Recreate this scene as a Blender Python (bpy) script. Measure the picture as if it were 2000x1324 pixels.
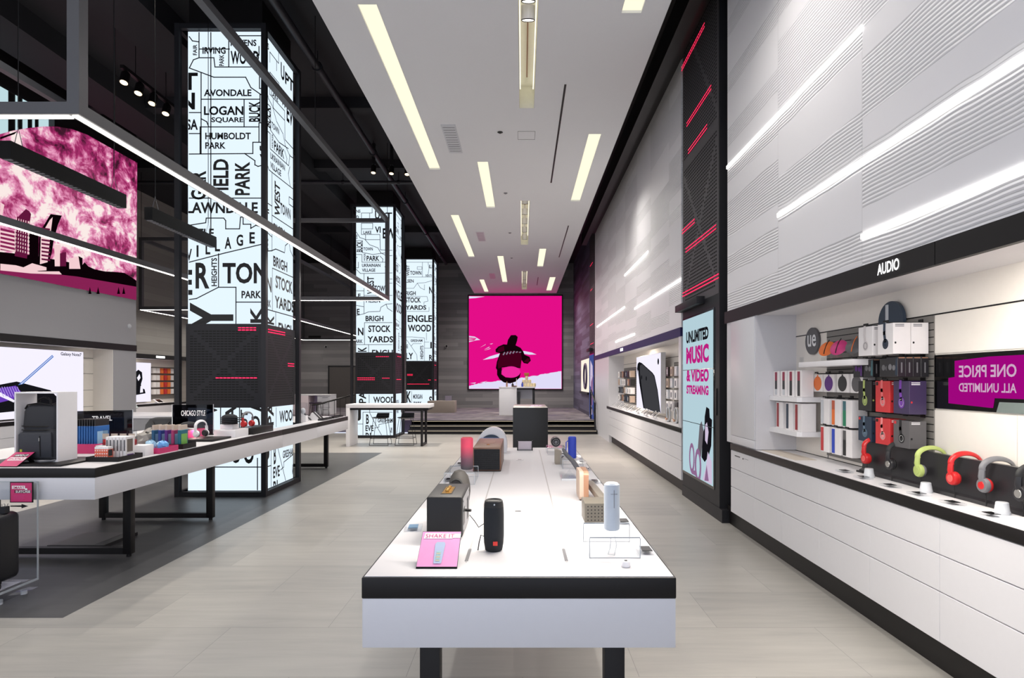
import bpy, bmesh, math, random
from mathutils import Vector, Matrix

# ------------------------------------------------------------------ scene, camera, world, exposure
S = bpy.context.scene
COL = S.collection
for _o in list(bpy.data.objects):
    bpy.data.objects.remove(_o)
RND = random.Random(11)

cam_d = bpy.data.cameras.new('camera')
cam = bpy.data.objects.new('camera', cam_d)
COL.objects.link(cam)
cam.location = (0, 0, 1.55)
cam.rotation_euler = (math.pi / 2, 0, 0)
cam_d.sensor_width = 36
cam_d.lens = 36 * 1140 / 2000
cam_d.shift_x = -0.010
cam_d.shift_y = 0.0405
cam_d.clip_start = 0.05
S.camera = cam

W = bpy.data.worlds.new('daylight')
S.world = W
W.use_nodes = True
_bg = W.node_tree.nodes['Background']
_bg.inputs[0].default_value = (0.80, 0.86, 1.0, 1)
_bg.inputs[1].default_value = 1.25

S.view_settings.view_transform = 'Standard'
S.view_settings.look = 'None'
S.view_settings.exposure = 0.15
S.view_settings.gamma = 1.0
S.view_settings.use_curve_mapping = False

F, CX, HY, H = 1140.0, 1020.0, 743.0, 1.55
POWER = 1.0


def light(kind, name, loc, power, color=(1, 1, 1), direction=(0, 0, -1), size=(0.1, 0.1), cone=60, blend=0.6, spread=180):
    d = bpy.data.lights.new(name, kind)
    d.energy = power * POWER
    d.color = color
    if kind == 'AREA':
        d.shape = 'RECTANGLE'
        d.size, d.size_y = size
        d.spread = math.radians(spread)
    else:
        d.shadow_soft_size = size[0]
    if kind == 'SPOT':
        d.spot_size = math.radians(cone)
        d.spot_blend = blend
    o = bpy.data.objects.new(name, d)
    o.location = loc
    o.rotation_euler = Vector(direction).to_track_quat('-Z', 'Y').to_euler()
    COL.objects.link(o)
    return o


# ------------------------------------------------------------------ materials
def lin(c):
    return tuple(((v / 255) / 12.92 if v / 255 <= 0.04045 else ((v / 255 + 0.055) / 1.055) ** 2.4) for v in c[:3])


MATS = {}


def mat(name, c, rough=0.5, metal=0.0, em=0.0, emc=None, vary=0.05, scale=30.0, spec=0.5):
    """principled material with a faint procedural variation"""
    if name in MATS:
        return MATS[name]
    m = bpy.data.materials.new(name)
    m.use_nodes = True
    nt = m.node_tree
    b = nt.nodes['Principled BSDF']
    col = lin(c)
    b.inputs['Roughness'].default_value = rough
    b.inputs['Metallic'].default_value = metal
    b.inputs['Specular IOR Level'].default_value = spec
    tc = nt.nodes.new('ShaderNodeTexCoord')
    nz = nt.nodes.new('ShaderNodeTexNoise')
    nz.inputs['Scale'].default_value = scale
    nz.inputs['Detail'].default_value = 3
    nt.links.new(tc.outputs['Object'], nz.inputs['Vector'])
    mx = nt.nodes.new('ShaderNodeMix')
    mx.data_type = 'RGBA'
    mx.inputs[6].default_value = (*[v * (1 - vary) for v in col], 1)
    mx.inputs[7].default_value = (*[min(1, v * (1 + vary)) for v in col], 1)
    nt.links.new(nz.outputs['Fac'], mx.inputs[0])
    nt.links.new(mx.outputs[2], b.inputs['Base Color'])
    if em:
        b.inputs['Emission Color'].default_value = (*lin(emc or c), 1)
        b.inputs['Emission Strength'].default_value = em
    MATS[name] = m
    return m


def glow(name, c, strength):
    if name in MATS:
        return MATS[name]
    m = bpy.data.materials.new(name)
    m.use_nodes = True
    nt = m.node_tree
    nt.nodes.clear()
    o = nt.nodes.new('ShaderNodeOutputMaterial')
    e = nt.nodes.new('ShaderNodeEmission')
    e.inputs[0].default_value = (*lin(c), 1)
    e.inputs[1].default_value = strength
    nt.links.new(e.outputs[0], o.inputs[0])
    MATS[name] = m
    return m


def clear(name, tint=(0.96, 0.97, 0.98), gloss=0.08):
    m = bpy.data.materials.new(name)
    m.use_nodes = True
    nt = m.node_tree
    nt.nodes.clear()
    o = nt.nodes.new('ShaderNodeOutputMaterial')
    t = nt.nodes.new('ShaderNodeBsdfTransparent')
    t.inputs[0].default_value = (*tint, 1)
    g = nt.nodes.new('ShaderNodeBsdfGlossy')
    g.inputs['Roughness'].default_value = 0.03
    fr = nt.nodes.new('ShaderNodeLayerWeight')
    fr.inputs[0].default_value = 0.5
    pw = nt.nodes.new('ShaderNodeMath')
    pw.operation = 'POWER'
    pw.inputs[1].default_value = 3.0
    nt.links.new(fr.outputs['Facing'], pw.inputs[0])
    ml = nt.nodes.new('ShaderNodeMath')
    ml.operation = 'MULTIPLY_ADD'
    ml.inputs[1].default_value = gloss * 3
    ml.inputs[2].default_value = 0.03
    nt.links.new(pw.outputs[0], ml.inputs[0])
    mx = nt.nodes.new('ShaderNodeMixShader')
    nt.links.new(ml.outputs[0], mx.inputs[0])
    nt.links.new(t.outputs[0], mx.inputs[1])
    nt.links.new(g.outputs[0], mx.inputs[2])
    nt.links.new(mx.outputs[0], o.inputs[0])
    MATS[name] = m
    return m


class NT:
    """tiny node helper"""
    def __init__(s, name, rough=0.5):
        s.m = bpy.data.materials.new(name)
        s.m.use_nodes = True
        s.t = s.m.node_tree
        s.b = s.t.nodes['Principled BSDF']
        s.b.inputs['Roughness'].default_value = rough
        tc = s.t.nodes.new('ShaderNodeTexCoord')
        s.sep = s.t.nodes.new('ShaderNodeSeparateXYZ')
        s.obj = tc.outputs['Object']
        s.t.links.new(s.obj, s.sep.inputs[0])
        s.x, s.y, s.z = s.sep.outputs
        MATS[name] = s.m

    def put(s, sock, v):
        if hasattr(v, 'is_output'):
            s.t.links.new(v, sock)
        else:
            sock.default_value = v

    def math(s, op, a, b=0.0, c=0.0):
        n = s.t.nodes.new('ShaderNodeMath')
        n.operation = op
        for i, v in enumerate((a, b, c)):
            s.put(n.inputs[i], v)
        return n.outputs[0]

    def vec(s, x, y, z):
        n = s.t.nodes.new('ShaderNodeCombineXYZ')
        for i, v in enumerate((x, y, z)):
            s.put(n.inputs[i], v)
        return n.outputs[0]

    def noise(s, vec, scale, detail=3, rough=0.5, dist=0.0):
        n = s.t.nodes.new('ShaderNodeTexNoise')
        s.put(n.inputs['Vector'], vec)
        n.inputs['Scale'].default_value = scale
        n.inputs['Detail'].default_value = detail
        n.inputs['Roughness'].default_value = rough
        n.inputs['Distortion'].default_value = dist
        return n.outputs['Fac']

    def white(s, vec):
        n = s.t.nodes.new('ShaderNodeTexWhiteNoise')
        s.put(n.inputs['Vector'], vec)
        return n.outputs['Value']

    def ramp(s, fac, stops):
        n = s.t.nodes.new('ShaderNodeValToRGB')
        s.put(n.inputs[0], fac)
        e = n.color_ramp.elements
        while len(e) < len(stops):
            e.new(0.5)
        for k, (p, c) in enumerate(stops):
            e[k].position = p
            e[k].color = (*lin(c), 1)
        return n.outputs[0]

    def mix(s, fac, a, b):
        n = s.t.nodes.new('ShaderNodeMix')
        n.data_type = 'RGBA'
        s.put(n.inputs[0], fac)
        s.put(n.inputs[6], a if hasattr(a, 'is_output') else (*lin(a), 1))
        s.put(n.inputs[7], b if hasattr(b, 'is_output') else (*lin(b), 1))
        return n.outputs[2]

    def bump(s, h, strength=0.3, dist=0.01):
        n = s.t.nodes.new('ShaderNodeBump')
        n.inputs['Strength'].default_value = strength
        n.inputs['Distance'].default_value = dist
        s.put(n.inputs['Height'], h)
        s.t.links.new(n.outputs[0], s.b.inputs['Normal'])

    def color(s, c):
        s.put(s.b.inputs['Base Color'], c)
        return s.m


def tile_floor(name, base, dark, lightc, tw=0.61, tl=1.22, rough=0.35):
    n = NT(name, rough)
    iy = n.math('FLOOR', n.math('DIVIDE', n.y, tw))
    off = n.math('MULTIPLY', n.math('MODULO', iy, 2.0), tl * 0.5)
    xx = n.math('ADD', n.x, off)
    ix = n.math('FLOOR', n.math('DIVIDE', xx, tl))
    fx = n.math('MULTIPLY', n.math('FRACT', n.math('DIVIDE', xx, tl)), tl)
    fy = n.math('MULTIPLY', n.math('FRACT', n.math('DIVIDE', n.y, tw)), tw)
    joint = n.math('MAXIMUM', n.math('LESS_THAN', fx, 0.004), n.math('LESS_THAN', fy, 0.004))
    rnd = n.white(n.vec(ix, iy, 0.0))
    streak = n.noise(n.vec(n.math('MULTIPLY', n.x, 0.7), n.math('MULTIPLY', n.y, 6.0), rnd), 2.0, 5, 0.6, 0.4)
    soft = n.noise(n.obj, 0.9, 3)
    f = n.math('ADD', n.math('MULTIPLY', streak, 0.55), n.math('ADD', n.math('MULTIPLY', rnd, 0.18), n.math('MULTIPLY', soft, 0.27)))
    c = n.ramp(f, [(0.25, dark), (0.5, base), (0.8, lightc)])
    c = n.mix(n.math('MULTIPLY', joint, 0.45), c, tuple(v * 0.55 for v in base))
    return n.color(c)


def plank_wall(name, cols, ph=0.16, pl=2.4, along='x', rough=0.6):
    n = NT(name, rough)
    a = n.x if along == 'x' else n.y
    iz = n.math('FLOOR', n.math('DIVIDE', n.z, ph))
    r0 = n.white(n.vec(iz, 3.0, 1.0))
    aa = n.math('ADD', a, n.math('MULTIPLY', r0, pl))
    ia = n.math('FLOOR', n.math('DIVIDE', aa, pl))
    rnd = n.white(n.vec(ia, iz, 5.0))
    grain = n.noise(n.vec(n.math('MULTIPLY', a, 1.2), 0.0, n.math('MULTIPLY', n.z, 40.0)), 1.0, 4)
    f = n.math('ADD', n.math('MULTIPLY', rnd, 0.62), n.math('MULTIPLY', grain, 0.38))
    joint = n.math('LESS_THAN', n.math('FRACT', n.math('DIVIDE', n.z, ph)), 0.03)
    c = n.ramp(f, [(0.15, cols[0]), (0.5, cols[1]), (0.85, cols[2])])
    c = n.mix(n.math('MULTIPLY', joint, 0.4), c, tuple(v * 0.6 for v in cols[0]))
    n.bump(n.math('ADD', grain, rnd), 0.15, 0.01)
    return n.color(c)


def ribbed_wall(name, c0):
    """white panels with bands of fine horizontal grooves, panel seams every 1.23 m"""
    n = NT(name, 0.45)
    ip = n.math('FLOOR', n.math('DIVIDE', n.math('SUBTRACT', n.y, 0.05), 1.23))
    bz = n.math('ADD', n.math('MULTIPLY', n.z, 5.2), n.math('MULTIPLY', n.white(n.vec(ip, 2.0, 0.0)), 4.0))
    band = n.white(n.vec(n.math('FLOOR', bz), n.math('FLOOR', n.math('DIVIDE', ip, 1.0)), 7.0))
    mask = n.math('GREATER_THAN', band, 0.5)
    wob = n.math('MULTIPLY', n.noise(n.vec(0.0, n.math('MULTIPLY', n.y, 1.4), n.math('MULTIPLY', n.z, 2.0)), 1.0, 2), 0.05)
    ph = n.math('MULTIPLY', n.math('ADD', n.z, wob), 1 / 0.025)
    tri = n.math('PINGPONG', ph, 0.5)
    groove = n.math('MULTIPLY', n.math('LESS_THAN', tri, 0.12), mask)
    seam = n.math('LESS_THAN', n.math('FRACT', n.math('DIVIDE', n.math('SUBTRACT', n.y, 0.05), 1.23)), 0.006)
    h = n.math('SUBTRACT', n.math('MULTIPLY', tri, mask), n.math('MULTIPLY', seam, 0.6))
    n.bump(h, 0.8, 0.010)
    c = n.mix(n.math('MULTIPLY', groove, 0.4), c0, tuple(v * 0.55 for v in c0))
    c = n.mix(n.math('MULTIPLY', seam, 0.25), c, tuple(v * 0.7 for v in c0))
    return n.color(c)


WHITE = mat('white_laminate', (236, 234, 236), 0.35, vary=0.015)
WHITEG = mat('white_gloss', (214, 213, 217), 0.36, vary=0.015)
CREAM = mat('cream_panel', (240, 234, 226), 0.5, vary=0.02)
BLACK = mat('black_trim', (19, 16, 17), 0.45, spec=0.35)
BLACKG = mat('black_gloss', (12, 12, 14), 0.12)
DARK = mat('dark_metal', (36, 36, 40), 0.5, 0.1, spec=0.3)
STEEL = mat('dark_bronze_metal', (52, 49, 48), 0.45, 0.3)
CEILB = mat('black_ceiling_paint', (26, 25, 30), 0.8)
CEILW = mat('ceiling_paint', (222, 223, 226), 0.7, vary=0.01)
GREYW = mat('grey_wall_paint', (164, 164, 168), 0.6, vary=0.02)
INK = mat('black_ink', (14, 15, 17), 0.6)
INKW = mat('white_ink', (245, 245, 245), 0.6)
SLOT = mat('slot_shade_and_matt_black', (8, 8, 9), 0.9)  # painted shade in slots and slat grooves; pendant housings are simply black
PINK = mat('magenta_card', (214, 62, 130), 0.5)
RED = mat('red_plastic', (196, 36, 38), 0.3)
LIME = mat('lime_plastic', (172, 188, 108), 0.4)
GREYP = mat('grey_plastic', (112, 112, 116), 0.4)
LGREY = mat('light_grey_plastic', (200, 203, 208), 0.35)
SILVER = mat('silver_metal', (190, 188, 184), 0.3, 0.8)
GOLD = mat('brass_metal', (190, 150, 84), 0.25, 0.9)
WOOD = mat('walnut_wood', (118, 82, 62), 0.4, scale=12, vary=0.2)
FABK = mat('black_fabric', (34, 36, 40), 0.9, scale=200, vary=0.15)
FABD = mat('dark_grey_nylon', (44, 45, 50), 0.75, scale=160, vary=0.15)
RUBBER = mat('black_rubber', (24, 24, 26), 0.6)
BLUE = mat('blue_plastic', (40, 72, 190), 0.4)
ORANGE = mat('orange_card', (238, 120, 52), 0.5)
PURPLE = mat('purple_card', (92, 40, 130), 0.45)
GREEN = mat('green_card', (30, 130, 92), 0.45)
REDC = mat('red_card', (200, 52, 56), 0.4)
CARDW = mat('white_card', (238, 234, 234), 0.45, vary=0.02)
CARDK = mat('black_card', (34, 33, 36), 0.35)
CARDG = mat('grey_card', (92, 90, 92), 0.4)
NAVY = mat('navy_card', (36, 52, 72), 0.4)
BEIGE = mat('beige_leather', (184, 162, 146), 0.6)
COPPER = mat('tan_aluminium', (172, 130, 104), 0.35, 0.3)
FRAMEM = mat('grey_frame_metal', (88, 88, 91), 0.45, 0.2)
TABLEW = mat('table_white_laminate', (200, 198, 201), 0.55, vary=0.01, spec=0.3)
EDGE = mat('acrylic_edge', (170, 176, 182), 0.2)
PERF = mat('perforated_metal', (84, 82, 85), 0.55, spec=0.3)
CLEAR = clear('clear_acrylic')
SMOKE = clear('smoked_acrylic', (0.14, 0.14, 0.16), 0.3)
LED = glow('white_led', (255, 250, 240), 7.0)
LEDW = glow('wall_line_led', (255, 252, 246), 5.0)
SLOTL = glow('cream_diffuser', (255, 246, 214), 1.05)
LAMP = glow('lamp_face', (255, 250, 238), 3.0)
WARM = glow('warm_lamp_face', (255, 226, 176), 4.0)
REDL = glow('red_led', (255, 40, 84), 2.2)
MAPG = glow('lit_map_glass', (224, 240, 252), 0.98)
SCRP = glow('magenta_screen', (228, 14, 136), 0.9)
SCRW = glow('lavender_white_screen', (226, 222, 250), 0.88)
SCRK = glow('black_screen_ink', (24, 4, 12), 0.7)


# ------------------------------------------------------------------ geometry builder
_TXT = {}


def textgeo(s, weight):
    k = (s, weight)
    if k in _TXT:
        return _TXT[k]
    c = bpy.data.curves.new('lettering_source', 'FONT')
    c.body = s
    c.offset = weight
    c.resolution_u = 3
    o = bpy.data.objects.new('lettering_source', c)
    COL.objects.link(o)
    dg = bpy.context.evaluated_depsgraph_get()
    e = o.evaluated_get(dg)
    me = e.to_mesh()
    vs = [(v.co.x, v.co.y) for v in me.vertices]
    fs = [tuple(p.vertices) for p in me.polygons if p.normal.z > 0.5]
    e.to_mesh_clear()
    bpy.data.objects.remove(o)
    bpy.data.curves.remove(c)
    x0, x1 = min(v[0] for v in vs), max(v[0] for v in vs)
    y0, y1 = min(v[1] for v in vs), max(v[1] for v in vs)
    vs = [((x - x0) / (x1 - x0), (y - y0) / (y1 - y0)) for x, y in vs]
    _TXT[k] = (vs, fs)
    return _TXT[k]


class MB:
    def __init__(s, M=None):
        s.bm = bmesh.new()
        s.mats = []
        s.M = M or Matrix()
        s.smooth = True

    def mi(s, m):
        if m not in s.mats:
            s.mats.append(m)
        return s.mats.index(m)

    def v(s, p):
        return s.bm.verts.new(s.M @ Vector(p))

    def face(s, pts, m):
        f = s.bm.faces.new([s.v(p) for p in pts])
        f.material_index = s.mi(m)
        return f

    def box(s, x0, x1, y0, y1, z0, z1, m, bev=0, seg=2):
        vs = [s.v((x, y, z)) for x in (x0, x1) for y in (y0, y1) for z in (z0, z1)]
        fs = []
        k = s.mi(m)
        for q in ((0, 1, 3, 2), (4, 6, 7, 5), (0, 4, 5, 1), (2, 3, 7, 6), (0, 2, 6, 4), (1, 5, 7, 3)):
            f = s.bm.faces.new([vs[i] for i in q])
            f.material_index = k
            fs.append(f)
        if bev:
            es = list({e for f in fs for e in f.edges})
            r = bmesh.ops.bevel(s.bm, geom=es, offset=bev, segments=seg, affect='EDGES', profile=0.5)
            for f in r['faces']:
                f.material_index = k
        return s

    def prism(s, pts, axis, a0, a1, m):
        """pts: 2-D outline; axis: 'x','y','z' extrusion axis"""
        def mk(u, w, a):
            return {'x': (a, u, w), 'y': (u, a, w), 'z': (u, w, a)}[axis]
        k = s.mi(m)
        A = [s.v(mk(u, w, a0)) for u, w in pts]
        B = [s.v(mk(u, w, a1)) for u, w in pts]
        n = len(pts)
        fl = [s.bm.faces.new(A[::-1]), s.bm.faces.new(B)]
        for i in range(n):
            j = (i + 1) % n
            fl.append(s.bm.faces.new([A[i], A[j], B[j], B[i]]))
        for f in fl:
            f.material_index = k
        return s

    def cyl(s, p0, p1, r0, m, r1=None, n=16, cap=True):
        p0, p1 = Vector(p0), Vector(p1)
        r1 = r0 if r1 is None else r1
        d = (p1 - p0).normalized()
        u = d.orthogonal().normalized()
        w = d.cross(u)
        k = s.mi(m)
        A, B = [], []
        for i in range(n):
            a = 2 * math.pi * i / n
            q = u * math.cos(a) + w * math.sin(a)
            A.append(s.v(p0 + q * r0))
            B.append(s.v(p1 + q * r1))
        for i in range(n):
            j = (i + 1) % n
            s.bm.faces.new([A[i], A[j], B[j], B[i]]).material_index = k
        if cap:
            s.bm.faces.new(A[::-1]).material_index = k
            s.bm.faces.new(B).material_index = k
        return s

    def lathe(s, prof, m, n=24, o=(0, 0, 0), sx=1.0, sy=1.0):
        k = s.mi(m)
        rings = []
        for r, z in prof:
            rings.append([s.v((o[0] + sx * r * math.cos(2 * math.pi * i / n), o[1] + sy * r * math.sin(2 * math.pi * i / n), o[2] + z)) for i in range(n)])
        for a, b in zip(rings, rings[1:]):
            for i in range(n):
                j = (i + 1) % n
                s.bm.faces.new([a[i], a[j], b[j], b[i]]).material_index = k
        s.bm.faces.new(rings[0][::-1]).material_index = k
        s.bm.faces.new(rings[-1]).material_index = k
        return s

    def ball(s, c, r, m, n=16, k=10):
        rx, ry, rz = r if isinstance(r, tuple) else (r, r, r)
        prof = [(max(0.02, math.sin(math.pi * i / k)), -rz * math.cos(math.pi * i / k)) for i in range(k + 1)]
        return s.lathe([(p[0], p[1]) for p in prof], m, n, c, rx, ry)

    def tube(s, pts, r, m, n=8, closed=False, flat=1.0):
        pts = [Vector(p) for p in pts]
        k = s.mi(m)
        N = len(pts)
        rings = []
        up = None
        for i, p in enumerate(pts):
            a = pts[(i - 1) % N] if (i or closed) else p
            b = pts[(i + 1) % N] if (i < N - 1 or closed) else p
            d = (b - a).normalized()
            if up is None:
                up = d.orthogonal().normalized()
            up = (up - d * up.dot(d)).normalized()
            w = d.cross(up)
            rr = r[i] if isinstance(r, (list, tuple)) else r
            rings.append([s.v(p + up * (rr * math.cos(2 * math.pi * j / n)) + w * (rr * flat * math.sin(2 * math.pi * j / n))) for j in range(n)])
        seq = list(zip(rings, rings[1:])) + ([(rings[-1], rings[0])] if closed else [])
        for a, b in seq:
            for j in range(n):
                q = (j + 1) % n
                s.bm.faces.new([a[j], a[q], b[q], b[j]]).material_index = k
        if not closed:
            s.bm.faces.new(rings[0][::-1]).material_index = k
            s.bm.faces.new(rings[-1]).material_index = k
        return s

    def flat(s, polys, o, U, V, m, clip=None):
        """flat polygons (lists of (u,v)) on the plane o + uU + vV"""
        k = s.mi(m)
        o, U, V = Vector(o), Vector(U), Vector(V)
        if clip:
            b = bmesh.new()
            for p in polys:
                b.faces.new([b.verts.new((u, w, 0)) for u, w in p])
            for co, no in (((clip[0], 0, 0), (-1, 0, 0)), ((clip[2], 0, 0), (1, 0, 0)), ((0, clip[1], 0), (0, -1, 0)), ((0, clip[3], 0), (0, 1, 0))):
                g = b.verts[:] + b.edges[:] + b.faces[:]
                if g:
                    bmesh.ops.bisect_plane(b, geom=g, plane_co=co, plane_no=no, clear_outer=True)
            polys = [[(v.co.x, v.co.y) for v in f.verts] for f in b.faces]
            b.free()
        for p in polys:
            f = s.bm.faces.new([s.v(o + U * u + V * w) for u, w in p])
            f.material_index = k
        return s

    def text(s, t, u0, v0, u1, v1, o, U, V, m, rot=0, clip=None, weight=0.0, flip=False):
        vs, fs = textgeo(t, weight)
        q = []
        for a, b in vs:
            if rot == 90:
                a, b = 1 - b, a
            elif rot == -90:
                a, b = b, 1 - a
            if flip:
                a = 1 - a
            q.append((u0 + a * (u1 - u0), v0 + b * (v1 - v0)))
        return s.flat([[q[i] for i in f] for f in fs], o, U, V, m, clip)

    def line(s, pts, w, o, U, V, m, clip=None):
        """thin flat stroke through 2-D points"""
        out = []
        for (a, b), (c, d) in zip(pts, pts[1:]):
            L = math.hypot(c - a, d - b) or 1e-6
            nx, ny = -(d - b) / L * w / 2, (c - a) / L * w / 2
            ex, ey = (c - a) / L * w / 2, (d - b) / L * w / 2
            out.append([(a + nx - ex, b + ny - ey), (a - nx - ex, b - ny - ey), (c - nx + ex, d - ny + ey), (c + nx + ex, d + ny + ey)])
        return s.flat(out, o, U, V, m, clip)

    def build(s, name, parent=None, loc=None, rot=None):
        me = bpy.data.meshes.new(name)
        bmesh.ops.recalc_face_normals(s.bm, faces=s.bm.faces[:]) if s.smooth else None
        s.bm.to_mesh(me)
        s.bm.free()
        for m in s.mats:
            me.materials.append(m)
        for p in me.polygons:
            p.use_smooth = True
        me.set_sharp_from_angle(angle=0.6)
        o = bpy.data.objects.new(name, me)
        COL.objects.link(o)
        if parent:
            o.parent = parent
        if loc:
            o.location = loc
        if rot:
            o.rotation_euler = rot
        return o


def tag(o, label, cat, group=None, kind=None):
    o['label'] = label
    o['category'] = cat
    if group:
        o['group'] = group
    if kind:
        o['kind'] = kind
    return o


def thing(name, label, cat, loc=(0, 0, 0), rz=0.0, group=None):
    o = bpy.data.objects.new(name, None)
    o.empty_display_size = 0.1
    COL.objects.link(o)
    o.location = loc
    o.rotation_euler = (0, 0, rz)
    return tag(o, label, cat, group)


def struct(mb, name, **kw):
    o = mb.build(name, **kw)
    o['kind'] = 'structure'
    return o


def single(mb, name, label, cat, loc=(0, 0, 0), group=None, rot=None):
    return tag(mb.build(name, loc=loc, rot=rot), label, cat, group)


def copy_tree(o, parent=None):
    c = o.copy()
    COL.objects.link(c)
    c.parent = parent
    for ch in list(o.children):
        copy_tree(ch, c)
    return c


def dup(o, label, loc, rz=None, group=None):
    c = copy_tree(o)
    c.location = loc
    if rz is not None:
        c.rotation_euler = (0, 0, rz)
    c['label'] = label
    if group:
        c['group'] = group
    return c


# ------------------------------------------------------------------ surface materials of the room
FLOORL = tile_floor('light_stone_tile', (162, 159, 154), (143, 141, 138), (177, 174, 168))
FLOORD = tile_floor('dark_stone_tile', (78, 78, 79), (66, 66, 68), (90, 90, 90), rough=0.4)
PLANKS = plank_wall('grey_wood_planks', [(116, 113, 115), (132, 128, 129), (150, 146, 146)])
PLANKY = plank_wall('grey_planks_violet_reflection', [(60, 58, 74), (86, 84, 104), (112, 110, 132)], along='y')  # purple-blue reflected light mixed into these plank tones
PLANKF = plank_wall('pale_grey_planks', [(148, 144, 138), (158, 154, 148), (168, 164, 158)], ph=0.2, along='y')
RIBBED = ribbed_wall('ribbed_white_panels', (236, 235, 238))
_c = NT('striped_carpet', 0.95)
_w = _c.noise(_c.vec(_c.math('MULTIPLY', _c.math('ADD', _c.x, _c.math('MULTIPLY', _c.y, 0.9)), 0.35), _c.math('MULTIPLY', _c.math('SUBTRACT', _c.y, _c.math('MULTIPLY', _c.x, 0.25)), 2.2), 0.0), 1.6, 2)
CARPET = _c.color(_c.ramp(_w, [(0.40, (72, 62, 84)), (0.47, (120, 112, 118)), (0.53, (58, 54, 60)), (0.6, (150, 142, 142))]))

# ------------------------------------------------------------------ floor, platform, steps
fb = MB()
xs, ys = [-12, -5.95, -3.0, 2.7], [-2.5, 3.81, 12.53, 17.2]
for i in range(3):
    for j in range(3):
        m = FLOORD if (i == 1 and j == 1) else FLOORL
        fb.face([(xs[i], ys[j], 0), (xs[i + 1], ys[j], 0), (xs[i + 1], ys[j + 1], 0), (xs[i], ys[j + 1], 0)], m)
struct(fb, 'floor')
pb = MB()
pb.box(-12, 2.6, 17.43, 25.7, 0.0, 0.36, CARPET)
struct(pb, 'floor_platform')
for k, (y, z) in enumerate(((16.83, 0.12), (17.13, 0.24), (17.43, 0.36))):
    b = MB()
    b.box(-3.3, 2.16, y, y + 0.32, max(0, z - 0.12), z - 0.0005 if k == 2 else z, BLACK)
    b.box(-3.3, 2.16, y - 0.02, y + 0.05, z - 0.022, z + 0.002, DARK)
    b.box(-3.28, 2.14, y - 0.006, y - 0.001, z - 0.031, z - 0.025, glow('step_led', (255, 236, 205), 1.4))
    o = struct(b, 'trim_%d' % (k + 1))
b = MB()
b.prism([(14.0, 0.0), (17.43, 0.36), (17.43, 0.0)], 'x', -10.3, -6.3, CARPET)
struct(b, 'floor_ramp')

# ------------------------------------------------------------------ walls
b = MB()
b.box(-12, 2.7, 25.6, 25.8, 0, 6.8, PLANKS)
struct(b, 'wall_back')
b = MB()                                            # right wall, upper white panels in two stretches
b.box(2.18, 2.30, -1.5, 6.2, 2.28, 6.03, RIBBED)
b.box(2.18, 2.30, 8.0, 17.5, 2.28, 6.03, RIBBED)
struct(b, 'wall_right')
b = MB()
b.box(2.60, 2.70, -1.5, 17.5, 0, 6.7, BLACK)
b.box(2.20, 2.60, -1.5, 17.45, 6.05, 6.7, BLACK)
struct(b, 'wall_right_backing')
b = MB()
b.box(2.25, 2.7, 17.5, 25.6, 0, 6.7, PLANKY)
struct(b, 'wall_right_stage')
b = MB()                                            # closed white ends beside the niches
b.box(2.175, 2.60, 5.43, 6.2, 0.905, 2.157, WHITEG)
b.box(2.165, 2.176, 5.45, 6.06, 0.99, 2.15, WHITEG, 0.002)
b.box(2.165, 2.176, 5.45, 6.06, 0.91, 0.985, WHITEG, 0.002)
struct(b, 'wall_right_end')
b = MB()
b.box(2.175, 2.60, 14.66, 17.45, 0.0, 2.157, WHITEG)
struct(b, 'wall_right_end')
b = MB()
b.box(2.175, 2.60, 8.0, 8.12, 0.905, 2.157, WHITEG)
struct(b, 'wall_right_end')
b = MB()                                            # niche shells
b.box(2.55, 2.60, -1.5, 5.43, 0.905, 2.157, CREAM)
b.box(2.545, 2.551, -1.5, 5.43, 1.953, 1.961, BLACK)
b.box(2.546, 2.551, 4.86, 4.866, 0.905, 1.95, GREYP)
struct(b, 'wall_right_niche')
b = MB()
b.box(2.55, 2.60, 8.12, 14.66, 0.905, 2.157, CREAM)
for z in (1.30, 1.62, 1.94):
    b.box(2.548, 2.551, 8.12, 14.66, z, z + 0.008, BLACK)
struct(b, 'wall_right_niche')
for y0, y1 in ((-1.5, 6.2), (8.0, 17.45)):
    b = MB()
    b.box(2.2, 2.6, y0, y1, 2.157, 2.17, WHITE)
    struct(b, 'ceiling_niche')
PURF = mat('fascia_blue_reflection', (38, 36, 88), 0.55)  # fascia colour carries a purple-blue reflection
b = MB()
b.box(2.165, 2.20, -1.5, 3.06, 2.157, 2.28, BLACK)
b.box(2.165, 2.20, 3.065, 6.25, 2.157, 2.28, BLACK)
struct(b, 'trim_4')
b = MB()
b.box(2.165, 2.20, 8.0, 17.5, 2.157, 2.28, PURF)
struct(b, 'trim_5')
b = MB()
b.box(2.25, 2.60, -1.5, 6.4, 0, 0.19, BLACK)
b.box(2.25, 2.60, 7.9, 17.3, 0, 0.19, BLACK)
struct(b, 'baseboard_right')

b = MB()                                            # left wall with its niche
b.box(-8.25, -8.05, -1.5, 12.17, 2.28, 6.8, GREYW)
b.box(-8.45, -8.05, 11.5, 12.17, 0, 2.157, GREYW)
b.box(-10.4, -8.25, 12.07, 12.17, 0, 6.8, GREYW)
struct(b, 'wall_left')
b = MB()
b.box(-8.50, -8.45, -1.5, 11.6, 0.0, 2.3, CREAM)
b.box(-8.45, -8.06, 11.49, 11.502, 0.9, 2.157, CREAM)
b.box(-8.45, -8.07, -1.5, 11.5, 2.157, 2.17, WHITE)
for z in (1.04, 1.36, 1.68, 1.98):
    b.box(-8.451, -8.446, 9.5, 11.49, z, z + 0.006, BLACK)
struct(b, 'wall_left_niche')
b = MB()
b.box(-8.07, -8.035, -1.5, 12.17, 2.157, 2.28, BLACK)
struct(b, 'trim_6')
b = MB()                                            # far left wall behind the second light frame
b.box(-10.6, -10.4, 12.17, 25.6, 2.28, 6.8, PLANKF)
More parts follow.
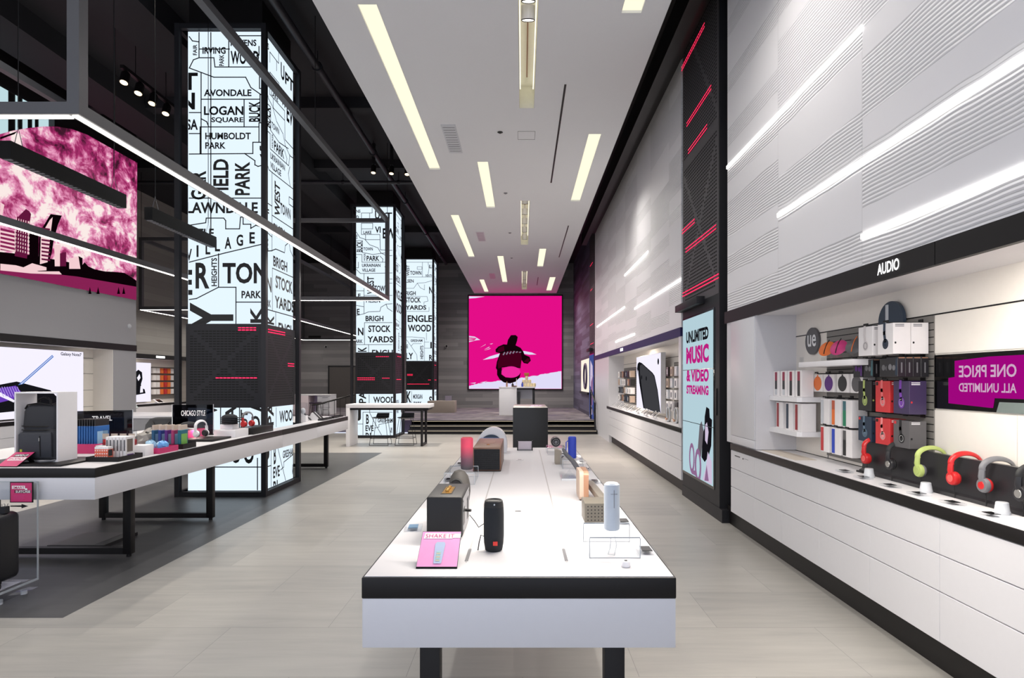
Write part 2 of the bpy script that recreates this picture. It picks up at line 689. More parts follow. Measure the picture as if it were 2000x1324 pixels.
b.box(-10.9, -10.8, 12.17, 20.5, 0.0, 2.28, CREAM)
b.box(-10.9, -10.4, 18.1, 25.6, 0.0, 2.28, PLANKF)
b.box(-10.8, -10.42, 12.17, 20, 2.157, 2.17, WHITE)
struct(b, 'wall_left_far')
b = MB()
b.box(-10.42, -10.38, 12.17, 21.5, 2.157, 2.28, BLACK)
struct(b, 'trim_7')

# ------------------------------------------------------------------ ceilings
b = MB()
b.box(-12, 2.7, -1.5, 25.7, 6.7, 6.8, CEILB)
struct(b, 'ceiling')

SLOTS = [  # x0, x1, y0, y1, lamps, words
    (-1.68, -1.48, 5.93, 10.57, 0, 'long cream ceiling light slot nearest on the left edge of the white ceiling'),
    (-0.04, 0.165, 3.6, 8.19, 1, 'deep central ceiling slot with two round spot lamps nearest the viewer'),
    (1.03, 1.24, 2.6, 6.07, 0, 'cream ceiling light slot cut by the top of the frame beside the dark right cove'),
    (-0.79, -0.60, 10.2, 12.92, 0, 'short cream ceiling slot between the long left slot and the second central lamp row'),
    (1.03, 1.23, 9.05, 12.44, 0, 'cream ceiling slot on the right between the two long black air slits'),
    (-1.66, -1.47, 13.48, 18.07, 0, 'second long cream slot along the left edge of the white ceiling'),
    (-0.04, 0.163, 12.41, 16.43, 2, 'central ceiling slot with a row of five round lamps'),
    (-0.77, -0.58, 17.92, 22.7, 0, 'cream ceiling slot left of the farthest central lamp row'),
    (0.50, 0.70, 16.93, 19.6, 0, 'short cream slot right of centre beside the second black air slit'),
    (1.02, 1.24, 21.6, 24.84, 0, 'farthest right cream slot just above the magenta screen'),
    (-1.63, -1.45, 22.1, 25.2, 0, 'farthest left cream slot just above the magenta screen'),
    (-0.02, 0.19, 20.4, 24.5, 2, 'farthest central slot with small lamps just above the magenta screen'),
]
ZC = 5.37
xs = sorted({-2.11, 1.5} | {v for q in SLOTS for v in q[:2]})
ys = sorted({-1.5, 25.6} | {v for q in SLOTS for v in q[2:4]})
cb = MB()
vc = {}


def cv(x, y, z):
    k = (x, y, z)
    if k not in vc:
        vc[k] = cb.v(k)
    return vc[k]


for i in range(len(xs) - 1):
    for j in range(len(ys) - 1):
        mx_, my_ = (xs[i] + xs[i + 1]) / 2, (ys[j] + ys[j + 1]) / 2
        if any(q[0] < mx_ < q[1] and q[2] < my_ < q[3] for q in SLOTS):
            continue
        f = cb.bm.faces.new([cv(xs[i], ys[j], ZC), cv(xs[i], ys[j + 1], ZC), cv(xs[i + 1], ys[j + 1], ZC), cv(xs[i + 1], ys[j], ZC)])
        f.material_index = cb.mi(CEILW)
cb.smooth = False
k = cb.mi(BLACK)
for P in (((-2.11, -1.5), (-2.11, 25.6)), ((1.5, -1.5), (1.5, 25.6)), ((-2.11, -1.5), (1.5, -1.5)), ((-2.11, 25.6), (1.5, 25.6))):
    (a, c), (d, e) = P
    cb.face([(a, c, ZC), (d, e, ZC), (d, e, ZC + 0.45), (a, c, ZC + 0.45)], BLACK)
cb.face([(-2.11, -1.5, ZC + 0.45), (1.5, -1.5, ZC + 0.45), (1.5, 25.6, ZC + 0.45), (-2.11, 25.6, ZC + 0.45)], BLACK)
struct(cb, 'ceiling_raft')
b = MB()
b.box(1.52, 2.19, -1.5, 17.5, 5.95, 6.02, BLACK)
b.box(1.78, 1.92, -1.5, 17.5, 5.6, 5.95, BLACK)
struct(b, 'ceiling_cove')

HOUS = mat('cream_slot_housing', (240, 238, 224), 0.6)
for n, (x0, x1, y0, y1, lamps, words) in enumerate(SLOTS):
    t = thing('ceiling_light', words, 'ceiling light', ((x0 + x1) / 2, (y0 + y1) / 2, ZC), 0, 'recessed light slots in the white ceiling')
    hx, hy, hz = (x1 - x0) / 2 - 0.001, (y1 - y0) / 2 - 0.001, 0.30 if lamps else 0.10
    b = MB()
    for q in ([(-hx, -hy), (-hx, hy)], [(hx, -hy), (hx, hy)], [(-hx, -hy), (hx, -hy)], [(-hx, hy), (hx, hy)]):
        (a, c), (d, e) = q
        b.face([(a, c, 0), (d, e, 0), (d, e, hz), (a, c, hz)], HOUS if lamps else CEILW)
    if lamps:
        b.face([(-hx, -hy, hz), (hx, -hy, hz), (hx, hy, hz), (-hx, hy, hz)], HOUS)
    b.build('housing', t)
    if not lamps:
        b = MB()
        b.face([(-hx, -hy, 0.03), (hx, -hy, 0.03), (hx, hy, 0.03), (-hx, hy, 0.03)], SLOTL)
        b.build('diffuser', t)
    else:
        b = MB()
        b.box(-0.008, 0.008, (0.65 if lamps == 1 else -hy + 0.1), hy - 0.35 if lamps == 1 else hy - 0.1, hz - 0.05, hz - 0.02, COPPER)
        b.build('track', t)
        for s in (-1, 1):
            b = MB()
            b.box(s * (hx - 0.012) - 0.006, s * (hx - 0.012) + 0.006, -hy + 0.05, hy - 0.05, hz - 0.06, hz - 0.04, glow('cove_led_strip', (255, 248, 226), 1.4))
            b.build('cove_strip', t)
        pos = [(y, 0.075) for y in (5.97, 6.28)] if lamps == 1 else [(y0 + 0.4 + (y1 - y0 - 0.8) * i / 4, 0.07) for i in range(5)]
        for y, r in pos:
            yy = y - (y0 + y1) / 2
            b = MB(Matrix.Translation((0, yy, 0.06)) @ Matrix.Rotation(math.radians(20), 4, 'X'))
            b.cyl((0, 0, 0), (0, 0, 0.13), r, WHITE, n=24)
            b.cyl((0, 0, 0.13), (0, 0, 0.2), r * 0.45, WHITE, n=16)
            lo = b.build('lamp_head', t)
            b = MB(Matrix.Translation((0, yy, 0.06)) @ Matrix.Rotation(math.radians(20), 4, 'X'))
            b.cyl((0, 0, -0.003), (0, 0, 0.002), r * 0.86, LAMP, n=24)
            b.tube([(r * 0.93 * math.cos(a * math.pi / 12), r * 0.93 * math.sin(a * math.pi / 12), -0.004) for a in range(24)], 0.005, BLACK, 6, True)
            b.build('lamp_face', lo)
    if lamps != 1:
        m_ = max(1, round((y1 - y0) / 2.4))
        for i in range(m_):
            y = y0 + (y1 - y0) * (i + 0.5) / m_
            light('SPOT', 'slot_lamp', ((x0 + x1) / 2, y, ZC + 0.0), 180, (1, 0.95, 0.89), size=(0.09, 0), cone=150, blend=0.9)

# small ceiling fittings
for x0, x1, y0, y1, wd in ((-1.22, -1.0, 8.71, 9.79, 'grey rectangular air grille in the white ceiling beside the long left slot'),
                           (-1.2, -0.99, 15.0, 16.0, 'small grey air grille in the white ceiling right of the second long left slot'),
                           (-1.2, -0.99, 20.8, 21.9, 'farthest pale air grille in the ceiling near the magenta screen')):
    b = MB()
    b.box(x0, x1, y0, y1, ZC - 0.008, ZC + 0.004, LGREY)
    for i in range(1, 12):
        y = y0 + (y1 - y0) * i / 12
        b.box(x0 + 0.02, x1 - 0.02, y - 0.006, y + 0.006, ZC - 0.010, ZC - 0.006, GREYP)
    single(b, 'ceiling_vent', wd, 'vent', group='air grilles in the white ceiling')
for x, y0, y1, wd in ((0.557, 7.53, 11.28, 'long narrow black air slit nearest in the white ceiling'),
                      (1.14, 14.4, 18.1, 'second narrow black air slit nearer the dark right cove'),
                      (0.59, 21.6, 23.4, 'shortest black air slit near the magenta screen')):
    b = MB()
    b.box(x - 0.014, x + 0.014, y0, y1, ZC - 0.003, ZC + 0.003, BLACK)
    single(b, 'air_slit', wd, 'vent', group='black air slits in the white ceiling')
for x, y, r, m, wd in ((-0.34, 8.98, 0.042, BLACKG, 'round black ceiling sensor beyond the near central lamp slot'),
                       (-0.34, 11.9, 0.04, GREYP, 'small grey ceiling sprinkler right of the short left slot'),
                       (-0.32, 15.1, 0.04, GREYP, 'tiny ceiling sprinkler left of the five-lamp slot'),
                       (-0.33, 18.2, 0.04, GREYP, 'tiny far ceiling sprinkler beyond the five-lamp slot')):
    b = MB()
    b.lathe([(r, 0.0), (r, -0.006), (r * 0.6, -0.012), (r * 0.4, -0.02)][::-1], m, 20, (x, y, ZC))
    single(b, 'ceiling_sensor', wd, 'sensor')
b = MB()
for q in ((-0.07, 0.2, 8.95, 8.955), (-0.07, 0.2, 9.25, 9.255), (-0.07, -0.065, 8.95, 9.255), (0.195, 0.2, 8.95, 9.255)):
    b.box(*q, ZC - 0.003, ZC + 0.002, GREYP)
single(b, 'ceiling_hatch', 'faint square access hatch outline in the white ceiling', 'hatch')

# right wall line lights
for n, (y0, y1, z, wd) in enumerate((
        (3.74, 6.2, 3.81, 'highest white line light on the near ribbed wall, touching the perforated tower'),
        (0.8, 4.97, 2.954, 'middle white line light running off the right edge of the near ribbed wall'),
        (0.3, 3.74, 2.47, 'lowest white line light just above the black band with white lettering'),
        (10.1, 12.4, 3.78, 'highest line light on the far white wall beyond the tower'),
        (8.0, 11.3, 2.94, 'line light on the far white wall running behind the tower'),
        (12.4, 17.0, 3.11, 'farthest line light at the end of the white wall near the steps'),
        (11.3, 13.6, 2.45, 'short line light just above the blue band over the phone niche'))):
    b = MB()
    b.box(2.168, 2.179, y0, y1, z - 0.016, z + 0.016, LEDW)
    single(b, 'line_light', wd, 'wall light', group='recessed line lights in the white wall')

# niche lamps (hidden behind the fascias)
light('AREA', 'niche_lamp_near', (2.29, 2.6, 2.15), 95, (1, 0.93, 0.83), (0.25, 0, -1), (0.06, 5.6))
light('AREA', 'niche_lamp_far', (2.29, 11.4, 2.15), 115, (1, 0.88, 0.76), (0.25, 0, -1), (0.06, 6.3))
light('AREA', 'niche_lamp_left', (-8.2, 6.5, 2.15), 60, (1, 0.90, 0.78), (-0.25, 0, -1), (0.06, 9.5))
light('AREA', 'niche_lamp_left_far', (-10.6, 16, 2.15), 45, (1, 0.88, 0.76), (-0.25, 0, -1), (0.06, 6))

# ================================================================== RIGHT SIDE: tower with screens
def on_x(px, py, X):
    """distance along the hall and height of a point of the plane x = X"""
    Y = X * F / (px - CX)
    return Y, H - (py - HY) * Y / F


def slots(b, u0, u1, v0, v1, du, dv, w, h, o, U, V, skip=None, m=None):
    polys = []
    nu, nv = int((u1 - u0) / du), int((v1 - v0) / dv)
    for j in range(nv):
        for i in range(nu):
            u, v = u0 + (i + 0.5) * du, v0 + (j + 0.5) * dv
            if skip and skip(u, v):
                continue
            polys.append([(u - w / 2, v - h / 2), (u + w / 2, v - h / 2), (u + w / 2, v + h / 2), (u - w / 2, v + h / 2)])
    b.flat(polys, o, U, V, m or SLOT)


def leds(b, rows, o, U, V, w=0.042, gap=0.012, h=0.011):
    """rows: (u0, u1, v)"""
    polys = []
    for u0, u1, v in rows:
        u = u0
        while u < u1:
            polys.append([(u, v - h / 2), (min(u + w, u1), v - h / 2), (min(u + w, u1), v + h / 2), (u, v + h / 2)])
            u += w + gap
    b.flat(polys, o, U, V, REDL)


def dist_seg(u, v, a, c):
    dx, dy = c[0] - a[0], c[1] - a[1]
    t = max(0, min(1, ((u - a[0]) * dx + (v - a[1]) * dy) / (dx * dx + dy * dy)))
    return math.hypot(u - a[0] - t * dx, v - a[1] - t * dy)


SCRB = glow('pale_blue_screen', (186, 214, 224), 0.84)
SMAG = glow('screen_magenta_ink', (188, 30, 128), 0.9)
SBLK = glow('screen_black_ink', (24, 22, 28), 0.8)
SPUR = glow('screen_mauve_ink', (150, 110, 150), 0.8)
SGRY = glow('screen_grey_ink', (110, 104, 112), 0.8)
SLIL = glow('screen_lilac_ink', (206, 190, 216), 0.9)


def screen_tower(y0, y1, label, detailed):
    """dark portal of perforated metal with a stack of three screens; its front faces the aisle (-x)"""
    t = thing('media_tower', label, 'screen tower', (2.18, y0, 0))
    L = y1 - y0
    b = MB()
    b.box(0.0, 0.42, 0, L, 0.14, 6.69, DARK)
    b.box(-0.01, 0.42, -0.11, L + 0.005, 0.0, 0.14, DARK)
    b.build('body', t)
    b = MB()
    o, U, V = (-0.004, L, 0), (0, -1, 0), (0, 0, 1)
    b.flat([[(0.02, 2.52), (L - 0.02, 2.52), (L - 0.02, 6.62), (0.02, 6.62)]], (-0.002, L, 0), U, V, PERF)
    A, B_, C_, D_ = (0.05, 2.6), (L - 0.05, 4.3), (0.05, 4.3), (L - 0.05, 2.6)
    E_, F_ = (0.05, 6.4), (L - 0.05, 4.55)
    skip = lambda u, v: min(dist_seg(u, v, A, B_), dist_seg(u, v, C_, D_), dist_seg(u, v, E_, F_)) < 0.03 or abs(v - 4.42) < 0.07
    slots(b, 0.06, L - 0.06, 2.6, 6.55, 0.058, 0.042, 0.046, 0.017, o, U, V, skip)
    if detailed:
        slots(b, 0.02, 0.09, 2.3, 6.6, 0.07, 0.05, 0.045, 0.022, (0.012, -0.003, 0), (1, 0, 0), V)
    b.build('perforated_panel', t)
    o = (-0.007, L, 0)
    if detailed:
        def r(px0, py0, px1, py1):
            ya, za = on_x(px0, py0, 2.18)
            yb, zb = on_x(px1, py1, 2.18)
            return (y1 - ya, y1 - yb, (za + zb) / 2)
        rows = []
        for u0, u1, v in (r(1332, 135, 1377, 42), r(1342, 242, 1390, 165), r(1345, 292, 1382, 245), r(1333, 450, 1358, 428),
                          r(1340, 488, 1400, 437), r(1334, 575, 1405, 532)):
            rows += [(u0, u1, v), (u0, u1, v - 0.042)]
    else:
        rows = [(0.2, 0.9, 5.2), (0.3, 0.8, 4.4), (0.2, 1.0, 3.3), (0.3, 1.1, 2.7)]
    for row in rows:
        b = MB()
        leds(b, [row], o, U, V, 0.046, 0.012, 0.012)
        b.build('led_row', t)
    b = MB()
    b.box(-0.10, 0.0, 0.52, L + 0.03, 2.47, 2.56, DARK, 0.004)
    b.build('sensor_hood', t)
    b = MB()
    u0, u1 = 0.03, L - 0.19
    z0, z1 = 0.34, 2.36
    b.box(-0.006, 0.02, L - u1 - 0.03, L - u0 + 0.02, z0 - 0.03, z1 + 0.02, BLACKG)
    b.build('screen_frame', t)
    for k in range(3):
        za, zb = z0 + (z1 - z0) * k / 3 + 0.004, z0 + (z1 - z0) * (k + 1) / 3 - 0.004
        b = MB()
        o = (-0.009, L, 0)
        b.flat([[(u0, za), (u1, za), (u1, zb), (u0, zb)]], o, U, V, SCRB if detailed else glow('dusk_blue_screen', (70, 84, 150), 0.8))
        oo = (-0.0105, L, 0)
        cl = (u0, za, u1, zb)
        if detailed:
            b.text('UNLIMITED', 0.20, 2.035, 1.12, 2.185, oo, U, V, SBLK, clip=cl, weight=0.05)
            b.text('MUSIC', 0.20, 1.765, 1.13, 1.985, oo, U, V, SMAG, clip=cl, weight=0.05)
            b.text('& VIDEO', 0.21, 1.535, 1.13, 1.695, oo, U, V, SMAG, clip=cl, weight=0.05)
            b.text('STREAMING', 0.21, 1.375, 1.12, 1.49, oo, U, V, SMAG, clip=cl, weight=0.05)
        else:
            b.flat([[(0.2, 1.4), (1.0, 1.2), (0.9, 2.0), (0.3, 2.2)], [(0.1, 0.4), (0.8, 0.5), (0.6, 1.0)]], oo, U, V, SLIL, clip=cl)
            b.flat([[(0.3, 0.7), (0.9, 0.8), (1.0, 1.7), (0.5, 1.5)]], (-0.012, L, 0), U, V, SPUR, clip=cl)
        if k < 2 and detailed:
            fig = [[(0.86, 0.62), (0.98, 0.58), (1.12, 0.66), (1.22, 0.8), (1.25, 1.1), (1.17, 1.12), (1.15, 1.22), (1.04, 1.24), (0.98, 1.12), (0.97, 0.98), (0.90, 0.9)]]
            b.flat(fig, oo, U, V, SBLK, clip=cl)
            b.flat([[(0.70, 0.68), (0.84, 0.62), (0.94, 0.95), (0.86, 1.06), (0.78, 1.0)]], oo, U, V, SGRY, clip=cl)
            b.flat([[(1.0, 0.84), (1.08, 0.8), (1.13, 0.95), (1.07, 1.06), (1.0, 1.02)]], (-0.0125, L, 0), U, V, SLIL, clip=cl)
            for cx_, cz_, rr, ww in ((0.46, 0.56, 0.13, 0.05), (0.72, 0.50, 0.14, 0.06)):
                pts = [(cx_ + rr * 0.72 * math.cos(a * math.pi / 10), cz_ + rr * 1.25 * math.sin(a * math.pi / 10)) for a in range(21)]
                b.line(pts, ww, (-0.0125, L, 0), U, V, SPUR, clip=cl)
            b.flat([[(0.9, 0.36), (1.02, 0.5), (1.1, 0.72), (1.24, 0.62), (1.25, 0.36)]], (-0.0125, L, 0), U, V, SLIL, clip=cl)
            b.flat([[(0.98, 0.36), (1.06, 0.56), (1.14, 0.38)], [(0.4, 0.4), (0.46, 0.36), (0.66, 0.36), (0.6, 0.42)]], (-0.0135, L, 0), U, V, SPUR, clip=cl)
        b.build('screen', t)
    b = MB()
    b.box(-0.012, 0.0, 0.075, 0.12, 1.16, 1.46, BLACK)
    b.build('door_pull', t)
    return t


screen_tower(6.45, 7.92, 'dark perforated media tower with three screens reading unlimited music and video streaming', True)
screen_tower(17.55, 18.9, 'dark media tower with a purple-lit tall screen beyond the stage steps', False)


# ================================================================== drawer cabinets and worktops on the right
def cabinets(ybounds, words, far=False):
    for k, (ya, yb) in enumerate(zip(ybounds[1:], ybounds)):
        t = thing('drawer_cabinet', words[k], 'cabinet', (2.17, (ya + yb) / 2, 0.0), 0, 'white drawer cabinets along the right wall')
        h = (yb - ya) / 2
        b = MB()
        b.box(0.012, 0.38, -h + 0.001, h - 0.001, 0.19, 0.836, WHITEG)
        b.build('carcass', t)
        for j, (za, zb) in enumerate(((0.192, 0.451), (0.457, 0.643), (0.649, 0.832))):
            b = MB()
            b.box(-0.004, 0.014, -h + 0.0012, h - 0.0012, za, zb, WHITEG, 0.0015, 1)
            d = b.build('drawer', t)
            if j == 2 and k == 0:
                b = MB()
                b.box(-0.006, -0.003, 0.05, 0.19, zb - 0.05, zb - 0.042, BLACK)
                b.cyl((-0.007, -0.03, zb - 0.05), (-0.003, -0.03, zb - 0.05), 0.008, BLACK, n=12)
                b.box(-0.006, -0.003, -0.16, -0.06, zb - 0.047, zb - 0.044, GREYP)
                b.build('lock_plate', d)


ORD = ['first', 'second', 'third', 'fourth', 'fifth', 'sixth', 'seventh', 'eighth', 'ninth', 'tenth', 'eleventh', 'twelfth', 'thirteenth', 'fourteenth']
yb = [6.06, 5.45, 4.87, 4.26, 3.64, 3.03, 2.42, 1.81, 1.2]
cabinets(yb, ['white three-drawer cabinet with lock slots, right against the near side of the screen tower'] +
         ['white three-drawer cabinet under the headphone counter, %s from the screen tower' % ORD[k] for k in range(1, 8)])
yb = [14.62 - 0.666 * i for i in range(11)]
cabinets(yb, ['white drawer cabinet under the phone counter, %s from the stage steps' % ORD[k] for k in range(10)])


def worktop(y0, y1, label, cut=0.012):
    t = thing('worktop', label, 'counter', (2.16, y0, 0.838))
    L = y1 - y0
    b = MB()
    b.box(0.0, 0.012, 0, L, 0, 0.062, BLACK, 0.002)
    b.build('edge_band', t)
    b = MB()
    b.box(0.012, 0.386, 0, L - cut, 0, 0.062, WHITE)
    b.build('top', t)
    return t


worktop(0.4, 6.06, 'white counter with thick black front edge carrying the headphone display')
worktop(7.95, 14.95, 'white counter with black front edge carrying the row of demo phones', 0.30)

# lettering on the fascias
b = MB()
ya, za = on_x(1713, 0, 2.16)[0], 2.2
y_l, y_r = on_x(1713.5, 0, 2.162)[0], on_x(1756, 0, 2.162)[0]
b.text('AUDIO', 0, 2.188, y_l - y_r, 2.256, (2.162, y_l, 0), (0, -1, 0), (0, 0, 1), glow('lit_white_letters', (255, 255, 255), 2.0), weight=0.02)
single(b, 'lit_lettering', 'lit white word AUDIO on the black band over the headphone niche', 'sign')
b = MB()
b.box(2.155, 2.164, 12.55, 12.85, 2.19, 2.25, glow('lit_white_letters', (255, 255, 255), 2.0))
single(b, 'lit_plate', 'small lit white marker on the dark blue band over the phone niche', 'sign')

# ================================================================== slat panels with pegs
SLATM = mat('grey_slatwall', (128, 124, 120), 0.5)


def slat_panel(x, y0, y1, z0, z1, label, pegs):
    t = thing('slat_panel', label, 'display panel', (x, y0, z0))
    b = MB()
    b.box(0, 0.012, 0, y1 - y0, 0, z1 - z0, SLATM)
    z = 0.03
    while z < z1 - z0:
        b.box(-0.0008, 0.004, 0, y1 - y0, z, z + 0.006, SLOT)
        z += 0.045
    b.build('panel', t)
    for (y, z, L) in pegs:
        b = MB()
        b.cyl((0, y - y0, z - z0), (-L, y - y0, z - z0), 0.004, DARK, n=8)
        b.cyl((-L, y - y0, z - z0), (-L - 0.004, y - y0, z - z0 + 0.012), 0.004, DARK, n=8)
        b.box(-0.006, 0.0, y - y0 - 0.02, y - y0 + 0.02, z - z0 - 0.02, z - z0 + 0.02, BLACK)
        b.box(-L - 0.008, -L - 0.003, y - y0 - 0.025, y - y0 + 0.025, z - z0 + 0.002, z - z0 + 0.014, BLACK)
        b.build('peg_hook', t)
    return t


HK = [4.085, 3.861, 3.691]
pegs = [(y, 1.918, 0.22) for y in (3.925, 3.71)] + [(y, 1.706, 0.13) for y in HK + [4.213]] + [(y, 1.548, 0.13) for y in HK] + [(y, 1.336, 0.13) for y in HK]
pegs += [(y, 1.606, 0.10) for y in (4.82, 4.647, 4.448, 4.26)] + [(y, 1.412, 0.12) for y in (4.653, 4.486, 4.33)] + [(y, 1.192, 0.12) for y in (4.653, 4.486, 4.33)]
slat_panel(2.536, 3.60, 4.86, 0.93, 1.95, 'grey slatted display panel with black hooks behind the boxed headphones', pegs)


# ================================================================== boxed goods
def carton(name, w, d, h, body, draw=None):
    """box hanging or standing with its front towards -x; origin: centre of its bottom"""
    e = thing(name, 'x', 'box')
    b = MB()
    b.box(-d / 2, d / 2, -w / 2, w / 2, 0, h, body, 0.0015, 1)
    b.build('carton', e)
    if draw:
        b = MB()
        draw(b, (-d / 2 - 0.0012, w / 2, 0), (0, -1, 0), (0, 0, 1), w, h, d)
        b.build('printed_art', e)
    return e


def bar_art(m1, m2=None, m3=None, pos=0.3, wid=0.28, a=0.04, c=0.96):
    def f(b, o, U, V, w, h, d):
        n = 8
        for i in range(n):
            z0, z1 = h * (a + (c - a) * i / n), h * (a + (c - a) * (i + 1) / n)
            m = m1 if not m2 else (m3 or m1 if i < 2 else (m1 if i < 5 else m2))
            b.flat([[(w * pos, z0), (w * (pos + wid), z0), (w * (pos + wid), z1), (w * pos, z1)]], o, U, V, m)
    return f


def disc_art(m, pos=0.5):
    def f(b, o, U, V, w, h, d):
        b.flat([[(w * pos + 0.40 * w * math.cos(k * math.pi / 12), h * 0.48 + 0.42 * h * math.sin(k * math.pi / 12)) for k in range(24)]], o, U, V, m)
        b.flat([[(w * pos - 0.06 * w, h * 0.88), (w * pos + 0.06 * w, h * 0.88), (w * pos + 0.06 * w, h * 0.98), (w * pos - 0.06 * w, h * 0.98)]], o, U, V, m)
        b.flat([[(0.004, h * 0.3), (d * 0.3, h * 0.3), (d * 0.3, h * 0.36), (0.004, h * 0.36)]], (0.0, -w / 2 - 0.001, 0), (1, 0, 0), V, GREYP)
    return f


def phones_art(m, side=None, dot=None, mark=None):
    """headphone picture: band and one ear cup, small printed lines on the near side"""
    def f(b, o, U, V, w, h, d):
        cx_ = w * 0.52
        b.line([(cx_ - 0.01, h * 0.97), (cx_ - 0.012, h * 0.7), (cx_ - 0.004, h * 0.45)], w * 0.15, o, U, V, m)
        b.flat([[(cx_ + w * 0.19 * math.cos(k * math.pi / 10), h * 0.34 + h * 0.17 * math.sin(k * math.pi / 10)) for k in range(20)]], o, U, V, m)
        o2 = Vector(o) + Vector((-0.0008, 0, 0))
        b.line([(cx_ + w * 0.12 * math.cos(k * math.pi / 10), h * 0.34 + h * 0.11 * math.sin(k * math.pi / 10)) for k in range(21)], 0.004, o2, U, V, side or GREYP)
        if mark:
            b.flat([[(w * 0.06, h * 0.86), (w * 0.2, h * 0.86), (w * 0.2, h * 0.97), (w * 0.06, h * 0.97)]], o2, U, V, mark)
        so, SU = (-d / 2, -w / 2 - 0.0012, 0), (1, 0, 0)
        for k in range(2):
            b.flat([[(0.012, h * (0.93 - 0.05 * k)), (d * 0.62, h * (0.93 - 0.05 * k)), (d * 0.62, h * (0.955 - 0.05 * k)), (0.012, h * (0.955 - 0.05 * k))]], so, SU, V, side or GREYP)
        b.flat([[(0.014 + 0.006 * math.cos(k * math.pi / 6), h * 0.36 + 0.007 * math.sin(k * math.pi / 6)) for k in range(12)]], so, SU, V, dot or GREYP)
    return f


def ear_art(m, m2):
    def f(b, o, U, V, w, h, d):
        b.flat([[(w * 0.35 + w * 0.16 * math.cos(k * math.pi / 6), h * 0.5 + h * 0.16 * math.sin(k * math.pi / 6)) for k in range(12)],
                [(w * 0.68 + w * 0.14 * math.cos(k * math.pi / 6), h * 0.46 + h * 0.14 * math.sin(k * math.pi / 6)) for k in range(12)]], o, U, V, m)
        b.flat([[(w * 0.8, h * 0.1), (w * 0.98, h * 0.05), (w * 0.98, h * 0.95), (w * 0.86, h * 0.9)]], o, U, V, m2)
        so, SU = (-d / 2, -w / 2 - 0.0012, 0), (1, 0, 0)
        b.flat([[(d * 0.12, h * 0.93), (d * 0.9, h * 0.93), (d * 0.9, h * 0.98), (d * 0.12, h * 0.98)]], so, SU, V, COPPER)
        b.flat([[(d * 0.42, h * 0.2), (d * 0.6, h * 0.2), (d * 0.6, h * 0.72), (d * 0.42, h * 0.72)]], so, SU, V, GREYP)
    return f


def put(e, label, loc, group):
    e.location = loc
    e['label'] = label
    e['group'] = group
    return e


FADE = mat('crimson_fade_card', (150, 30, 66), 0.4)
TEAL = mat('teal_card', (60, 110, 120), 0.4)
PLUM = mat('dark_plum_card', (62, 50, 84), 0.4)
# top row: white headphone cartons
g = 'white headphone cartons on the top hooks'
a = carton('headphone_carton', 0.158, 0.11, 0.194, CARDW, phones_art(mat('faint_print', (214, 208, 208), 0.5), GREYP, INK))
put(a, 'white headphone carton with a faint white headphone picture, farthest on the top hooks', (2.362, 3.925, 1.716), g)
dup(a, 'white carton half hidden behind the faint-picture carton on the top hooks', (2.474, 3.925, 1.716))
a = carton('headphone_carton', 0.158, 0.11, 0.194, CARDW, phones_art(NAVY, GREYP, INK))
put(a, 'white headphone carton with a dark blue headphone picture on the top hooks', (2.362, 3.71, 1.716), g)
a = carton('headphone_carton', 0.158, 0.108, 0.194, CARDW, phones_art(NAVY, GREYP, INK))
put(a, 'white carton hung behind the dark blue headphone carton, nearest the white wall panel', (2.474, 3.71, 1.716), g)
# second row: small dark earphone boxes
g = 'small black earphone boxes on the second hooks'
e1 = carton('earphone_box', 0.112, 0.048, 0.1227, CARDK, ear_art(PURPLE, PURPLE))
put(e1, 'small black earphone box with purple flap, farthest on the second hook row', (2.445, 4.213, 1.5735), g)
e2 = carton('earphone_box', 0.112, 0.048, 0.1227, CARDK, ear_art(GREYP, TEAL))
put(e2, 'small black earphone box with teal flap, front of the second hook in its row', (2.425, 4.053, 1.5735), g)
e3 = carton('earphone_box', 0.112, 0.048, 0.1227, CARDK, ear_art(GREYP, NAVY))
put(e3, 'small black earphone box with navy flap under the dark blue headphone carton', (2.425, 3.861, 1.5735), g)
for k in range(1):
    dup(e2, 'small black earphone box %s behind the teal-flap box' % ('directly', 'second')[k], (2.4735 + 0.0485 * k, 4.053, 1.5735), group=g)
    dup(e3, 'small black earphone box %s behind the navy-flap box' % ('directly', 'second')[k], (2.473 + 0.048 * k, 3.861, 1.5735), group=g)
for k in range(4):
    dup(e3, 'thin black earphone box on the nearest hook, %s back from the aisle' % ORD[k], (2.345 + 0.0482 * k, 3.665, 1.5735), group=g)
# third row
g = 'boxed coloured headphones on the third hooks'
a = carton('headphone_carton', 0.1547, 0.1067, 0.208, CARDK, phones_art(LIME, GREYP, LIME))
put(a, 'black headphone carton with a lime headphone picture on the third hook row', (2.45, 4.085, 1.3388), g)
a = carton('headphone_carton', 0.1547, 0.1067, 0.208, REDC, phones_art(mat('pale_red_print', (226, 110, 112), 0.4), INKW, INK, INK))
put(a, 'bright red headphone carton in the middle of the third hook row', (2.45, 3.883, 1.3388), g)
a = carton('headphone_carton', 0.1547, 0.1067, 0.208, PLUM, phones_art(mat('violet_print', (120, 62, 170), 0.4), INKW, REDC))
put(a, 'purple headphone carton with a violet headphone picture, nearest on the third hook row', (2.45, 3.691, 1.3388), g)
g = 'boxed headphones on the lowest hooks'
a = carton('headphone_carton', 0.1547, 0.1067, 0.172, NAVY, phones_art(mat('steel_print', (96, 120, 140), 0.4), GREYP, INK, REDC))
put(a, 'dark blue headphone carton with a steel picture on the lowest hook row', (2.45, 4.085, 1.125), g)
a = carton('headphone_carton', 0.1547, 0.1067, 0.172, REDC, phones_art(mat('pink_print', (236, 140, 140), 0.4), INKW, INK, INK))
put(a, 'red headphone carton on the lowest hook row below the bright red one', (2.45, 3.883, 1.125), g)
a = carton('headphone_carton', 0.1547, 0.1067, 0.172, CARDG, phones_art(CARDK, INKW, INK, REDC))
